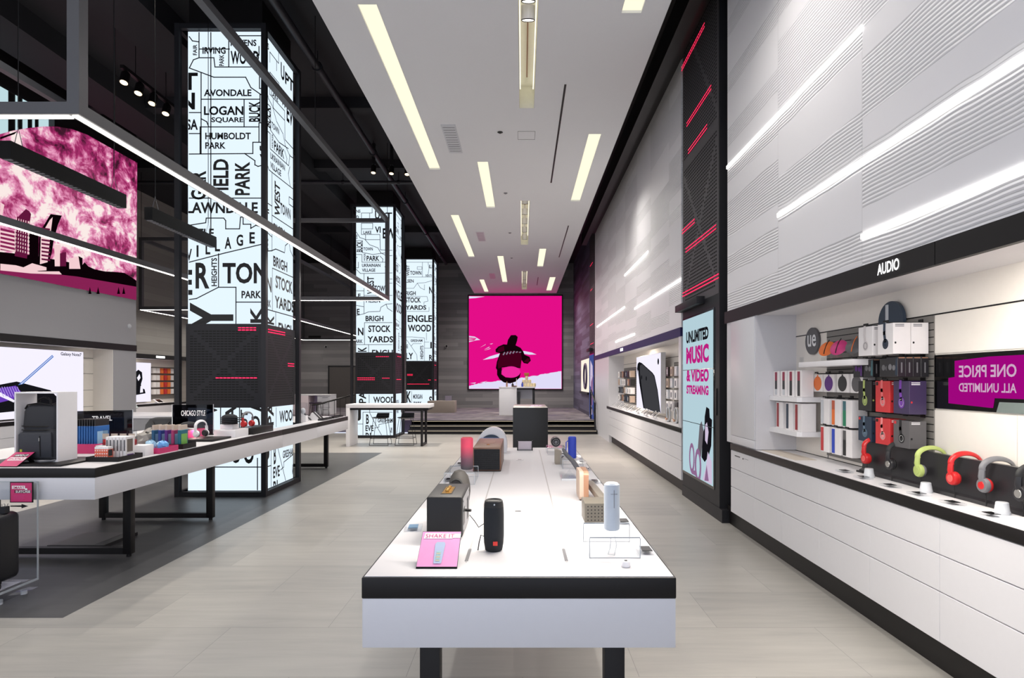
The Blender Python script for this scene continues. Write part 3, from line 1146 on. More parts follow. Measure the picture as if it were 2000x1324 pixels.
put(a, 'grey headphone carton with a black picture, nearest on the lowest hook row', (2.45, 3.691, 1.125), g)
# speakers in cartons on hooks, middle bay
g = 'boxed round speakers on hooks below the top shelf'
for y, m, wd in ((4.82, ORANGE, 'white carton with an orange round speaker picture, farthest of its hook row'), (4.647, PURPLE, 'white carton with a purple round speaker picture below the white shelf'),
                 (4.448, CARDK, 'white carton with a black round speaker picture below the white shelf'), (4.26, CARDG, 'white carton with a grey round speaker picture half behind the earphone boxes')):
    put(carton('speaker_carton', 0.157, 0.09, 0.1416, CARDW, disc_art(m)), wd, (2.485, y, 1.4577), g)
g = 'boxed tube speakers on hooks'
for y, z, m1, m2, wd in ((4.653, 1.2005, LGREY, None, 'white carton with a pale tube speaker picture on the upper tube row'), (4.486, 1.2005, ORANGE, mat('orange_violet', (196, 92, 60), .4), 'white carton with an orange tube speaker picture'),
                         (4.33, 1.2005, GREEN, TEAL, 'white carton with a green tube speaker picture'), (4.653, 0.981, REDC, None, 'white carton with a red tube speaker picture on the lower tube row'),
                         (4.486, 0.981, BLUE, None, 'white carton with a blue tube speaker picture'), (4.33, 0.981, CARDK, CARDG, 'white carton with a black tube speaker picture on the lower tube row')):
    put(carton('speaker_carton', 0.125, 0.115, 0.2034, CARDW, bar_art(m1, m2, pos=0.04, wid=0.34)), wd, (2.468, y, z), g)

# white shelves of the left bay
for z, y0, y1, wd in ((1.41, 4.86, 5.428, 'upper white shelf against the left end of the headphone niche'), (1.12, 4.86, 5.428, 'lower white shelf against the left end of the headphone niche'),
                      (1.70, 4.05, 4.86, 'white top shelf carrying three round speakers on clear stands')):
    b = MB()
    if y1 > 5:
        b.prism([(2.30, y1), (2.30, y0 + 0.03), (2.33, y0), (2.548, y0), (2.548, y1)], 'z', z - 0.042, z, WHITE)
    else:
        b.box(2.30, 2.535, y0, y1, z - 0.042, z, WHITE, 0.003)
    single(b, 'wall_shelf', wd, 'shelf', group='white niche shelves')
g = 'tube speaker cartons on the upper white shelf'
for k, (y, m3) in enumerate(((5.37, LGREY), (5.215, LGREY), (5.075, CARDK), (4.93, CARDK))):
    put(carton('speaker_carton', 0.11, 0.10, 0.225, CARDW, bar_art(CARDK, FADE, m3, pos=0.3, wid=0.42)),
        'carton with black-to-crimson speaker picture on the upper shelf, %s from the end wall' % ORD[k], (2.385, y, 1.4105), g)
g = 'tube speaker cartons on the lower white shelf'
for y, m, wd in ((5.29, mat('deep_red_card', (150, 36, 42), .4), 'carton with deep red tube picture on the lower shelf, nearest the end wall'), (5.10, NAVY, 'white carton with a dark navy tube picture on the lower shelf'),
                 (4.93, mat('deep_red_card', (150, 36, 42), .4), 'carton with deep red tube picture at the open end of the lower shelf')):
    put(carton('speaker_carton', 0.13, 0.12, 0.235, CARDW, bar_art(m, None, pos=0.1, wid=0.34)), wd, (2.39, y, 1.1205), g)

# round wall discs
b = MB()
b.cyl((2.53, 5.10, 1.894), (2.549, 5.10, 1.894), 0.118, CARDG, n=40)
t = thing('round_sign', 'round dark grey wall sign with white letters ue in the left bay of the niche', 'sign', (0, 0, 0))
b.build('disc', t)
b = MB()
b.text('ue', 0.035, 0.06, 0.185, 0.165, (2.5285, 5.21, 1.785), (0, -1, 0), (0, 0, 1), INKW, weight=0.015)
b.build('lettering', t)
t.location = (2.54, 5.10, 1.78)
for c in t.children:
    c.location = (-2.54, -5.10, -1.78)
b = MB()
b.cyl((2.51, 3.98, 1.955), (2.53, 3.98, 1.955), 0.135, NAVY, n=40)
b.box(2.507, 2.512, 4.0, 4.03, 1.83, 2.07, LGREY)
single(b, 'round_sign', 'round dark blue wall sign half hidden behind the white headphone cartons', 'sign')

# round lens speakers on stands
g = 'round lens speakers on the top shelf'
for y, m, wd in ((4.57, ORANGE, 'orange round lens-shaped speaker tilted on a clear stand'), (4.40, PINK, 'pink round lens-shaped speaker tilted on a clear stand'), (4.19, CARDG, 'dark grey round lens-shaped speaker tilted on a clear stand')):
    t = thing('round_speaker', wd, 'speaker', (2.385, y, 1.7005), 0, g)
    Mx = Matrix.Translation((0, 0, 0.098)) @ Vector((-0.8, -0.44, 0.5)).to_track_quat('Z', 'Y').to_matrix().to_4x4() @ Matrix.Rotation(math.radians(90), 4, 'Z')
    b = MB(Mx)
    b.lathe([(0.01, -0.02), (0.05, -0.014), (0.066, 0), (0.05, 0.014), (0.01, 0.02)], m, 28)
    b.build('body', t)
    b = MB(Mx)
    b.tube([(-0.055, 0.0, 0.0135), (-0.03, 0.0, 0.0195), (0.03, 0.0, 0.0195), (0.075, 0.0, 0.006)], 0.0035, RUBBER if m is not CARDG else ORANGE, 6)
    b.build('elastic_cord', t)
    b = MB()
    b.box(-0.03, 0.03, -0.035, 0.035, 0, 0.004, CLEAR)
    b.box(0.006, 0.010, -0.03, 0.03, 0.004, 0.05, CLEAR)
    b.box(-0.03, -0.026, -0.03, 0.03, 0.004, 0.03, CLEAR)
    b.build('clear_stand', t)
b = MB()
b.box(2.30, 2.306, 4.78, 4.84, 1.7005, 1.74, CLEAR)
single(b, 'price_card', 'small clear price card on the top shelf left of the orange round speaker', 'price tag')

# white panels and a glossy panel with a painted, glowing sign reflection
t = thing('wall_display', 'glossy black niche panel with painted reflection of a magenta sign, pale lettering mirrored', 'screen', (2.535, 3.59, 1.38))
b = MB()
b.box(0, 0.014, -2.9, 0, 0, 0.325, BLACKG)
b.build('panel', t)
b = MB()
o, U, V = (-0.0015, 0, 0), (0, -1, 0), (0, 0, 1)
MGL = glow('painted_magenta_reflection', (172, 8, 136), 0.75)
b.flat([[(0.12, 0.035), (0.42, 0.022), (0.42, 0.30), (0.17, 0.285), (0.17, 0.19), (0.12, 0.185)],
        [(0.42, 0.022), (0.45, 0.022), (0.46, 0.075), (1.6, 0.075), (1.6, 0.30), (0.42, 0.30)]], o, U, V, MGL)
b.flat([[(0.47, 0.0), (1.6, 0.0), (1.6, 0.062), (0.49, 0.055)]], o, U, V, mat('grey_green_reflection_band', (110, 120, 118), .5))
PLM = glow('painted_reflection_lettering', (216, 178, 208), 0.8)
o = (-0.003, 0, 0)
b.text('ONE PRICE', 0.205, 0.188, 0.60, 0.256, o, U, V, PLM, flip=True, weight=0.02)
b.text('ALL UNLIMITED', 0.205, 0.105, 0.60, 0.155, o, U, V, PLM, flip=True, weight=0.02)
b.build('glowing_image', t)
b = MB()
b.box(2.543, 2.549, 0.6, 3.598, 1.715, 1.95, CREAM)
b.box(2.543, 2.549, 3.0, 3.598, 0.905, 1.37, CREAM)
b.box(2.543, 2.549, 0.6, 2.996, 0.905, 1.37, CREAM)
struct(b, 'wall_right_niche_panel')
b = MB()
b.box(2.22, 2.40, 4.75, 5.42, 0.9005, 0.903, mat('beige_mat', (206, 196, 184), .7))
single(b, 'counter_mat', 'thin beige mat on the counter below the white shelves', 'mat')

# ================================================================== headphone display
t = thing('headphone_rail', 'long black upright panel on the counter with headphones hung over it', 'display rail', (2.41, 1.3, 0.9005))
b = MB()
b.prism([(0.0, 0.0), (-0.02, 0.0), (-0.02, 0.02), (0.0, 0.03), (0.02, 0.222), (0.05, 0.222), (0.05, 0.0)], 'y', 0, 2.84, CARDK)
b.build('panel', t)
b = MB()
b.box(-0.03, 0.08, 2.78, 2.86, 0, 0.012, BLACK)
b.build('end_foot', t)


def headphone(band, cup, pad, accent, big=False):
    e = thing('headphones', 'x', 'headphones')
    s = 1.0
    n = 20
    arc = []
    for k in range(n + 1):
        a = math.pi * (1.08 - 1.16 * k / n)
        arc.append((0.083 * math.cos(a), 0, 0.052 * math.sin(a) * (1 if math.sin(a) > 0 else 0.8)))
    b = MB()
    b.tube(arc, 0.0075, band, 10, flat=2.0)
    b.build('headband', e)
    for sd in (-1, 1):
        b = MB()
        b.tube([(sd * 0.083, 0, -0.005), (sd * 0.086, 0, -0.04), (sd * 0.079, 0, -0.075)], [0.0075, 0.0085, 0.007], cup if sd < 0 else band, 8, flat=1.8)
        Mx = Matrix.Translation((sd * 0.062, 0, -0.085)) @ Matrix.Rotation(math.radians(90 * sd), 4, 'Y')
        b.build('slider', e)
        b = MB(Mx)
        r = 0.038 if not big else 0.042
        b.lathe([(r * 0.5, 0.026), (r * 0.9, 0.024), (r, 0.016), (r, 0.004)][::-1], cup, 24)
        b.lathe([(r * 0.55, 0.0265), (r * 0.5, 0.0285), (0.004, 0.0288)], accent, 20)
        c = b.build('ear_cup', e)
        b = MB(Mx)
        b.lathe([(r * 0.4, -0.014), (r * 0.85, -0.014), (r * 0.98, -0.004), (r * 0.94, 0.005)], pad, 24)
        b.build('ear_pad', c)
    b = MB()
    b.tube([(-0.062, 0, -0.12), (-0.06, 0.004, -0.16), (-0.052, 0.012, -0.195), (-0.07, 0.03, -0.228), (-0.10, 0.05, -0.232)], 0.0022, RUBBER, 6)
    b.build('cable', e)
    return e


kinds = {'red': (RED, RED, RED, mat('pale_red_plastic', (228, 96, 92), .3)), 'black': (RUBBER, CARDK, RUBBER, SILVER), 'lime': (LIME, LIME, GREYP, LIME), 'grey': (GREYP, GREYP, RED, RED)}
proto = {}
for kk, (y, kind, wd) in enumerate(((4.03, 'red', 'glossy red headphones at the far end of the black rail'), (3.763, 'black', 'black headphones hung second from the far end of the black rail'),
                                    (3.485, 'lime', 'lime green headphones with grey pads on the black rail'), (3.214, 'red', 'red headphones between the lime and the grey pair on the black rail'),
                                    (2.996, 'grey', 'grey headphones with coral red pads on the black rail'), (2.774, 'black', 'black headphones cut by the right edge of the photo on the black rail'))):
    if kind not in proto:
        h = headphone(*kinds[kind])
        proto[kind] = h
        h['label'] = wd
        h['group'] = 'headphones on the black rail'
    else:
        h = dup(proto[kind], wd, (0, 0, 0))
    h.location = (2.443, y, 1.097)
b = None
g = 'white cone stands on the headphone counter'
cone = None
for x, y, wd in ((2.335, 3.93, 'farthest white tapered cone on the counter below the red headphones'), (2.345, 3.39, 'white tapered cone on the counter between the lime and the red headphones'), (2.335, 2.84, 'nearest white tapered cone on the counter by the grey headphones')):
    b = MB()
    b.lathe([(0.034, 0), (0.034, 0.012), (0.0325, 0.014), (0.0325, 0.017), (0.031, 0.019), (0.026, 0.056), (0.024, 0.058)], LGREY if not cone else LGREY, 28)
    cone = single(b, 'cone_stand', wd, 'stand', (x, y, 0.9005), g)


def price_tag(label, loc, rz=0.0, w=0.10, d=0.07, face=None, group='clear price tags'):
    t = thing('price_tag', label, 'price tag', loc, rz, group)
    b = MB()
    b.box(-w / 2, w / 2, -d / 2, d / 2, 0, 0.012, CLEAR, 0.001, 1)
    b.build('clear_block', t)
    b = MB()
    b.box(-w * 0.27, w * 0.27, -d * 0.3, d * 0.3, 0.0122, 0.0145, face or BLACKG)
    b.build('label_screen', t)
    return t


for k, (x, y) in enumerate(((2.285, 4.14), (2.262, 3.87), (2.25, 3.57), (2.25, 3.31), (2.262, 3.07), (2.25, 2.80))):
    price_tag('clear block price tag on the headphone counter, %s from the far end' % ORD[k], (x, y, 0.9005), math.radians(90), 0.11, 0.075)

# ================================================================== far niche: phone counter
slat_panel(2.536, 12.6, 14.55, 1.0, 1.85, 'grey accessory slat panel at the far end of the phone niche', [])
slat_panel(2.536, 8.14, 9.75, 1.0, 1.85, 'grey accessory slat panel between the phone poster and the tower', [])
t = thing('poster_lightbox', 'white lightbox poster of a dark phone back leaning in the far niche', 'poster', (2.35, 9.89, 0.99))
b = MB()
b.box(0, 0.08, 0, 2.11, 0, 1.04, mat('grey_frame_white', (206, 204, 204), .5))
b.build('frame', t)
b = MB()
o, U, V = (-0.002, 2.11, 0), (0, -1, 0), (0, 0, 1)
LBX = glow('lit_poster_white', (236, 232, 250), 1.0)
LBK = glow('poster_charcoal', (62, 62, 66), 0.9)
LBD = glow('poster_black', (22, 22, 26), 0.9)
b.flat([[(0.01, 0.01), (2.10, 0.01), (2.10, 1.03), (0.01, 1.03)]], o, U, V, LBX)


def pp(px, py):
    Y, z = on_x(px, py, 2.35)
    return (12.0 - Y, z - 0.99)


b.flat([[pp(*q) for q in ((1257, 797), (1244.5, 720), (1246, 710), (1249, 707), (1254, 709), (1275, 728), (1279, 734), (1285, 762), (1290.6, 806), (1280, 804))]], (-0.004, 2.11, 0), U, V, LBD)
b.flat([[pp(*q) for q in ((1259, 797), (1250.5, 728), (1250.5, 714), (1254, 711), (1274, 729), (1278, 735), (1284, 763), (1289.8, 806), (1280, 804))]], (-0.006, 2.11, 0), U, V, LBK)
b.line([pp(1247, 725), pp(1253.5, 796)], 0.03, (-0.008, 2.11, 0), U, V, LBX)
for q in ((1254, 737), (1263, 739)):
    a, c = pp(*q)
    b.flat([[(a + 0.05 * math.cos(k * math.pi / 8), c + 0.045 * math.sin(k * math.pi / 8)) for k in range(16)]], (-0.008, 2.11, 0), U, V, LBD)
a, c = pp(1286.5, 706)
b.flat([[(a + 0.06 * math.cos(k * math.pi / 8), c + 0.055 * math.sin(k * math.pi / 8)) for k in range(16)]], (-0.008, 2.11, 0), U, V, LBD)
b.build('lit_picture', t)

pm = [CARDW, CARDK, CARDG, BEIGE, COPPER, LGREY, CARDK, CARDW, NAVY]
for r in range(4):
    z = 1.62 - 0.185 * r
    g = 'accessory packs far end of the phone niche, row %s from the top' % ORD[r]
    wds = {id(CARDW): 'white', id(CARDK): 'black', id(CARDG): 'grey', id(BEIGE): 'beige', id(COPPER): 'tan', id(LGREY): 'pale grey', id(NAVY): 'navy'}
    protos = {}
    for k in range(7):
        m = pm[(k * 2 + r * 3) % 9]
        e = protos.get(id(m))
        lab = 'small %s accessory pack on the %s hook row left of the phone poster' % (wds[id(m)], ORD[r])
        loc = (2.42, 14.35 - 0.25 * k, z)
        if e is None:
            e = carton('accessory_pack', 0.13, 0.10, 0.145, m, bar_art(pm[(k + r + 3) % 9], None, pos=0.3, wid=0.4, a=0.2, c=0.75))
            put(e, lab, loc, g)
            protos[id(m)] = e
        else:
            dup(e, lab, loc, group=g)
    g = 'accessory packs beside the tower, row %s from the top' % ORD[r]
    protos = {}
    for k in range(5):
        m = pm[(k * 2 + r * 2 + 1) % 9]
        e = protos.get(id(m))
        lab = 'small %s accessory pack on the %s hook row between phone poster and tower' % (wds[id(m)], ORD[r])
        loc = (2.42, 9.55 - 0.26 * k, z)
        if e is None:
            e = carton('accessory_pack', 0.14, 0.10, 0.15, m, bar_art(pm[(k + r + 5) % 9], None, pos=0.3, wid=0.4, a=0.2, c=0.75))
            put(e, lab, loc, g)
            protos[id(m)] = e
        else:
            dup(e, lab, loc, group=g)


def demo_phone():
    e = thing('demo_phone', 'x', 'phone')
    b = MB()
    b.lathe([(0.03, 0), (0.03, 0.01), (0.012, 0.014), (0.012, 0.05)], WHITE, 16)
    b.build('stand', e)
    b = MB(Matrix.Translation((0, 0, 0.075)) @ Matrix.Rotation(math.radians(-38), 4, 'Y'))
    b.box(-0.07, 0.07, -0.035, 0.035, 0, 0.008, CARDW, 0.003, 1)
    c = b.build('handset', e)
    b = MB(Matrix.Translation((0, 0, 0.075)) @ Matrix.Rotation(math.radians(-38), 4, 'Y'))
    b.box(-0.058, 0.058, -0.031, 0.031, 0.0081, 0.009, BLACKG)
    b.build('screen', c)
    return e


ph = demo_phone()
ph['label'] = 'demo phone on a white stand on the far counter, first from the stage steps'
ph['group'] = 'demo phones on the far counter'
ph.location = (2.24, 14.2, 0.9005)
for k in range(1, 13):
    dup(ph, 'demo phone on a white stand on the far counter, %s from the stage steps' % ORD[k], (2.24 + 0.03 * (k % 2), 14.2 - 0.37 * k, 0.9005))
for y, x, wd in ((9.2, 2.30, 'clear hoop stand with copper band on the far counter beside the phone poster'), (8.85, 2.33, 'second clear hoop stand on the far counter nearest the tower')):
    t = thing('hoop_stand', wd, 'stand', (x, y, 0.9005))
    for k in (0, 1):
        b = MB()
        b.tube([(0.02 * k, 0.09 * math.cos(a * math.pi / 14), 0.12 + 0.115 * math.sin(a * math.pi / 14)) for a in range(28)], 0.01, SILVER if k else LGREY, 8, True)
        b.build('hoop', t)
    b = MB()
    b.box(-0.04, 0.06, -0.07, 0.07, 0, 0.006, CLEAR)
    b.build('base', t)
    b = MB()
    b.tube([(-0.03, -0.05, 0.05), (-0.03, 0.0, 0.03), (-0.03, 0.05, 0.06)], 0.012, COPPER, 8)
    b.build('wrist_band', t)
# ================================================================== centre table
TZ = 0.90


def display_table(x0, x1, y0, y1, label, frames, hole=None, seam=None):
    t = thing('display_table', label, 'table', ((x0 + x1) / 2, y0, 0))
    cx_ = (x0 + x1) / 2
    a, c = x0 - cx_, x1 - cx_
    L = y1 - y0

    def ring(b, ex, z0, z1, m, bev=0):
        if not hole:
            b.box(a + ex, c - ex, ex, L - ex, z0, z1, m, bev)
            return
        hx0, hx1, hy0, hy1 = hole[0] - cx_, hole[1] - cx_, hole[2] - y0, hole[3] - y0
        b.box(a + ex, c - ex, ex, hy0, z0, z1, m, bev)
        b.box(a + ex, c - ex, hy1, L - ex, z0, z1, m, bev)
        b.box(a + ex, hx0, hy0, hy1, z0, z1, m)
        b.box(hx1, c - ex, hy0, hy1, z0, z1, m)
    b = MB()
    ring(b, 0.0, 0.828, 0.898, BLACK, 0.004)
    b.build('edge_band', t)
    b = MB()
    ring(b, 0.008, 0.88, TZ, TABLEW)
    if seam == 'centre':
        for x in (-0.19, 0.17):
            b.box(x - 0.003, x + 0.003, 0.16, L - 0.2, TZ, TZ + 0.001, mat('seam_grey', (168, 164, 164), .5))
            b.box(x - 0.006, x + 0.006, 0.17, 0.32, TZ + 0.0002, TZ + 0.0016, GREYP)
        for y in (0.96, 2.85):
            b.cyl((-0.01, y, TZ), (-0.01, y, TZ + 0.003), 0.03, WHITEG, n=24)
            b.box(-0.025, 0.005, y - 0.008, y + 0.008, TZ + 0.003, TZ + 0.0036, BLACK)
    b.build('top', t)
    b = MB()
    ring(b, 0.002, 0.665, 0.828, WHITEG, 0.002)
    if not hole and False:
        pass
    b.build('apron', t)
    for fx0, fx1, fy in frames:
        for x in (fx0, fx1):
            b = MB()
            b.box(x - cx_ - 0.035, x - cx_ + 0.035, fy - y0 - 0.03, fy - y0 + 0.03, 0.025, 0.666, BLACK, 0.003)
            b.cyl((x - cx_, fy - y0, 0), (x - cx_, fy - y0, 0.025), 0.02, BLACK, n=12)
            b.build('leg', t)
        b = MB()
        b.box(fx0 - cx_ + 0.035, fx1 - cx_ - 0.035, fy - y0 - 0.03, fy - y0 + 0.03, 0.026, 0.08, BLACK)
        b.build('foot_bar', t)
    return t


display_table(-0.532, 0.51, 1.93, 5.66, 'long white demo table with black edge band carrying the loose speakers', [(-0.32, 0.32, 2.05), (-0.32, 0.32, 5.4)], None, 'centre')

# --- pink card
def easel_card(name, label, loc, rz, w, h, tilt, draw, group=None):
    t = thing(name, label, 'card', loc, rz, group)
    Mx = Matrix.Rotation(-tilt, 4, 'X')
    b = MB(Mx)
    b.box(-w / 2, w / 2, -0.002, 0.004, 0, h, BLACK)
    b.build('backing', t)
    b = MB(Mx)
    b.flat([[(-w / 2 + 0.001, 0.004), (w / 2 - 0.001, 0.004), (w / 2 - 0.001, h - 0.003), (-w / 2 + 0.001, h - 0.003)]], (0, -0.003, 0), (1, 0, 0), (0, 0, 1), draw[0])
    draw[1](b, (0, -0.004, 0), (1, 0, 0), (0, 0, 1), w, h)
    b.build('printed_face', t)
    b = MB()
    z, y = h * 0.75 * math.cos(tilt), h * 0.75 * math.sin(tilt)
    b.prism([(y, z), (y + 0.006, z), (y + 0.012 + h * 0.3, 0.0), (y + h * 0.3, 0.0)], 'x', w / 2 - 0.05, w / 2 - 0.012, BLACK)
    b.build('easel_leg', t)
    return t


PALEP = mat('pink_card_with_glare', (238, 160, 208), 0.45)  # card pink lightened to imitate glare
HAZE = mat('pale_blue_print', (176, 190, 216), 0.5)


def shake(b, o, U, V, w, h):
    b.flat([[(-w * 0.44, h * 0.78), (w * 0.30, h * 0.78), (w * 0.30, h * 0.80), (w * 0.5, h * 0.80), (w * 0.5, h * 0.92), (-w * 0.42, h * 0.94)]], o, U, V, INKW)
    o2 = Vector(o) + Vector((0, -0.0008, 0))
    b.text('SHAKE IT', -w * 0.40, h * 0.80, w * 0.34, h * 0.91, o2, U, V, PINK)
    b.flat([[(-w * 0.09, h * 0.10), (w * 0.10, h * 0.10), (w * 0.14, h * 0.62), (w * 0.11, h * 0.68), (-w * 0.08, h * 0.68), (-w * 0.12, h * 0.62)]], o2, U, V, HAZE)
    o3 = Vector(o) + Vector((0, -0.0016, 0))
    for k in range(6):
        b.flat([[(-w * 0.05, h * (0.16 + 0.045 * k)), (w * 0.05, h * (0.16 + 0.045 * k)), (w * 0.055, h * (0.195 + 0.045 * k)), (-w * 0.055, h * (0.195 + 0.045 * k))]], o3, U, V,
               (mat('sand_print', (206, 200, 170), .5), mat('mint_print', (168, 204, 200), .5))[k % 2])


easel_card('promo_card', 'pink card paled by painted glare, reading shake it, on the centre table front', (-0.296, 2.015, TZ + 0.002), 0.0, 0.142, 0.168, math.radians(58), (PALEP, shake))

# --- black cylinder speaker with red badge
t = thing('cylinder_speaker', 'black upright cylinder speaker with a small red badge on the table front', 'speaker', (-0.109, 2.235, TZ + 0.0005))
b = MB()
b.lathe([(0.028, 0), (0.033, 0.004), (0.0375, 0.03), (0.039, 0.06), (0.039, 0.14), (0.0375, 0.168)], FABK, 36)
b.build('body', t)
b = MB()
b.lathe([(0.0376, 0.168), (0.037, 0.176), (0.034, 0.19), (0.030, 0.1935), (0.026, 0.188), (0.006, 0.186)], RUBBER, 36)
b.cyl((0.004, -0.0375, 0.181), (0.004, -0.034, 0.181), 0.003, LGREY, n=10)
b.build('top_ring', t)
b = MB()
b.box(-0.001, 0.016, -0.0405, -0.0365, 0.028, 0.043, mat('badge_red', (226, 52, 40), .4))
b.build('badge', t)
b = MB()
b.tube([(-0.036, 0.012, 0.10), (-0.06, 0.03, 0.08), (-0.078, 0.05, 0.10), (-0.10, 0.085, 0.115)], 0.0018, RUBBER, 6)
b.tube([(-0.036, 0.008, 0.05), (-0.05, 0.01, 0.055), (-0.056, 0.0, 0.03), (-0.06, -0.01, 0.002)], 0.0022, RUBBER, 6)
b.build('cable', t)

# --- large black amplifier speaker
t = thing('amplifier_speaker', 'large black leather-grained speaker box with a brass top panel', 'speaker', (-0.317, 2.53, TZ + 0.002))
b = MB()
b.box(-0.073, 0.073, -0.155, 0.155, 0.006, 0.175, mat('black_leatherette', (25, 24, 26), 0.6, scale=300, vary=0.15), 0.009, 3)
b.build('cabinet', t)
b = MB()
b.box(-0.024, 0.024, -0.10, 0.07, 0.1745, 0.176, BLACK)
b.box(-0.02, 0.02, -0.09, 0.06, 0.1755, 0.1768, GOLD)
b.build('control_panel', t)
for k, y in enumerate((-0.06, -0.03, 0.0, 0.03)):
    b = MB()
    b.lathe([(0.008, 0), (0.008, 0.009), (0.006, 0.010), (0.002, 0.0102)], GOLD, 16, (0, y, 0.1768))
    b.build('knob', t)
b = MB()
b.box(0.0725, 0.0745, -0.135, 0.135, 0.02, 0.162, GREYP)
b.box(0.0742, 0.0752, -0.12, -0.07, 0.05, 0.12, BLACK)
b.box(0.0742, 0.0752, 0.03, 0.10, 0.04, 0.13, DARK)
for y, z in ((-0.128, 0.03), (-0.128, 0.15), (0.128, 0.03), (0.128, 0.15)):
    b.cyl((0.0744, y, z), (0.0754, y, z), 0.004, BLACK, n=10)
b.build('rear_plate', t)
for x in (-0.055, 0.055):
    for y in (-0.13, 0.13):
        b = MB()
        b.cyl((x, y, -0.001), (x, y, 0.008), 0.009, RUBBER, n=12)
        b.build('foot', t)
b = MB()
b.cyl((0.073, -0.05, 0.098), (0.10, -0.06, 0.098), 0.006, RUBBER, n=10)
b.build('power_plug', t)

# --- egg speaker
t = thing('egg_speaker', 'grey egg-shaped speaker behind the black speaker box', 'speaker', (-0.318, 2.96, TZ + 0.0005))
TAUPE = mat('taupe_fabric', (60, 57, 55), .7)
b = MB()
b.lathe([(0.012, 0), (0.036, 0.008), (0.05, 0.045), (0.0555, 0.09), (0.054, 0.125), (0.044, 0.165), (0.026, 0.19), (0.006, 0.197)], TAUPE, 32)
b.build('body', t)
Mx = Matrix.Translation((-0.012, -0.045, 0.125)) @ Matrix.Rotation(math.radians(80), 4, 'X')
b = MB(Mx)
b.tube([(0.030 * math.cos(a * math.pi / 14), 0.030 * math.sin(a * math.pi / 14), 0.008) for a in range(28)], 0.005, RUBBER, 8, True)
b.cyl((0, 0, 0.0), (0, 0, 0.010), 0.027, BLACK, 0.024, n=24)
b.build('bass_cone', t)

# --- clear risers
def riser(label, loc, w, d, h, group='clear acrylic risers on the centre table'):
    t = thing('acrylic_riser', label, 'display riser', loc, 0, group)
    b = MB()
    b.box(-w / 2, w / 2, -d / 2, d / 2, h - 0.006, h, CLEAR)
    b.build('top_sheet', t)
    for s in (-1, 1):
        b = MB()
        b.box(s * w / 2 - (0.005 if s > 0 else 0), s * w / 2 + (0.005 if s < 0 else 0), -d / 2, d / 2, 0.0, h - 0.006, CLEAR)
        b.build('side_sheet', t)
    for s in (-1, 1):
        b = MB()
        b.box(-w / 2, w / 2, s * d / 2 - 0.0012, s * d / 2 + 0.0012, h - 0.006, h - 0.001, EDGE)
        for q in (-1, 1):
            b.box(q * w / 2 - 0.0015, q * w / 2 + 0.0015, s * d / 2 - 0.0015, s * d / 2 + 0.0015, 0, h - 0.006, EDGE)
        b.box(-w / 2, w / 2, s * d / 2 - 0.001, s * d / 2 + 0.001, 0, 0.002, EDGE)
        b.build('polished_edge', t)
    return t


def tube_speaker(name, label, loc, r, h, m, mark=INK, cap=None, tip=None):
    t = thing(name, label, 'speaker', loc)
    b = MB()
    b.lathe([(r * 0.8, 0), (r * 0.97, 0.004), (r, 0.012), (r, h - 0.014), (r * 0.96, h - 0.004), (r * 0.8, h)], m, 36)
    b.build('body', t)
    if mark:
        b = MB()
        b.box(0.1 * r, 0.16 * r, -r - 0.0012, -r + 0.004, h * 0.5, h * 0.88, mark)
        b.box(-0.3 * r, 0.55 * r, -r * 1.0 - 0.0008, -r * 0.82, h * 0.79, h * 0.797, mark)
        b.build('volume_mark', t)
    b = MB()
    b.lathe([(r * 0.5, 0), (r * 0.78, 0.0006), (r * 0.74, 0.002), (0.004, 0.0024)], cap or LGREY, 30, (0, 0, h))
    b.build('top_cap', t)
    return t


riser('clear riser under the pink tube speaker', (-0.392, 3.79, TZ + 0.0005), 0.19, 0.30, 0.075)
FADEM = NT('rose_to_grey_fabric', 0.7)
FADEM.color(FADEM.ramp(FADEM.math('DIVIDE', FADEM.z, 0.2), [(0.05, (70, 66, 72)), (0.35, (120, 76, 92)), (0.75, (226, 76, 104))]))
tube_speaker('tube_speaker', 'tube speaker fading from rose to grey on a clear riser', (-0.358, 3.78, TZ + 0.076), 0.04, 0.205, FADEM.m, None, REDC)

# --- wooden radio box
t = thing('wooden_speaker', 'walnut speaker box with black woven grille on the centre table', 'speaker', (-0.252, 4.49, TZ + 0.001))
b = MB()
b.box(-0.10, 0.10, -0.33, 0.33, 0.006, 0.172, WOOD, 0.006)
b.build('case', t)
b = MB()
b.box(-0.092, 0.092, -0.336, -0.328, 0.012, 0.160, FABK, 0.002)
for k in range(13):
    x = -0.085 + 0.17 * k / 12
    b.box(x - 0.001, x + 0.001, -0.3375, -0.335, 0.014, 0.158, BLACK)
for k in range(10):
    z = 0.02 + 0.135 * k / 9
    b.box(-0.09, 0.09, -0.3375, -0.335, z - 0.001, z + 0.001, BLACK)
b.build('grille', t)
b = MB()
b.box(-0.045, 0.045, -0.06, 0.16, 0.172, 0.1735, mat('walnut_inlay', (132, 98, 76), .4))
b.cyl((0, -0.16, 0.172), (0, -0.16, 0.177), 0.012, GOLD, n=16)
b.build('control_inlay', t)
b = MB()
b.box(-0.10, 0.10, -0.32, 0.32, -0.0005, 0.006, DARK)
b.build('foot_plate', t)

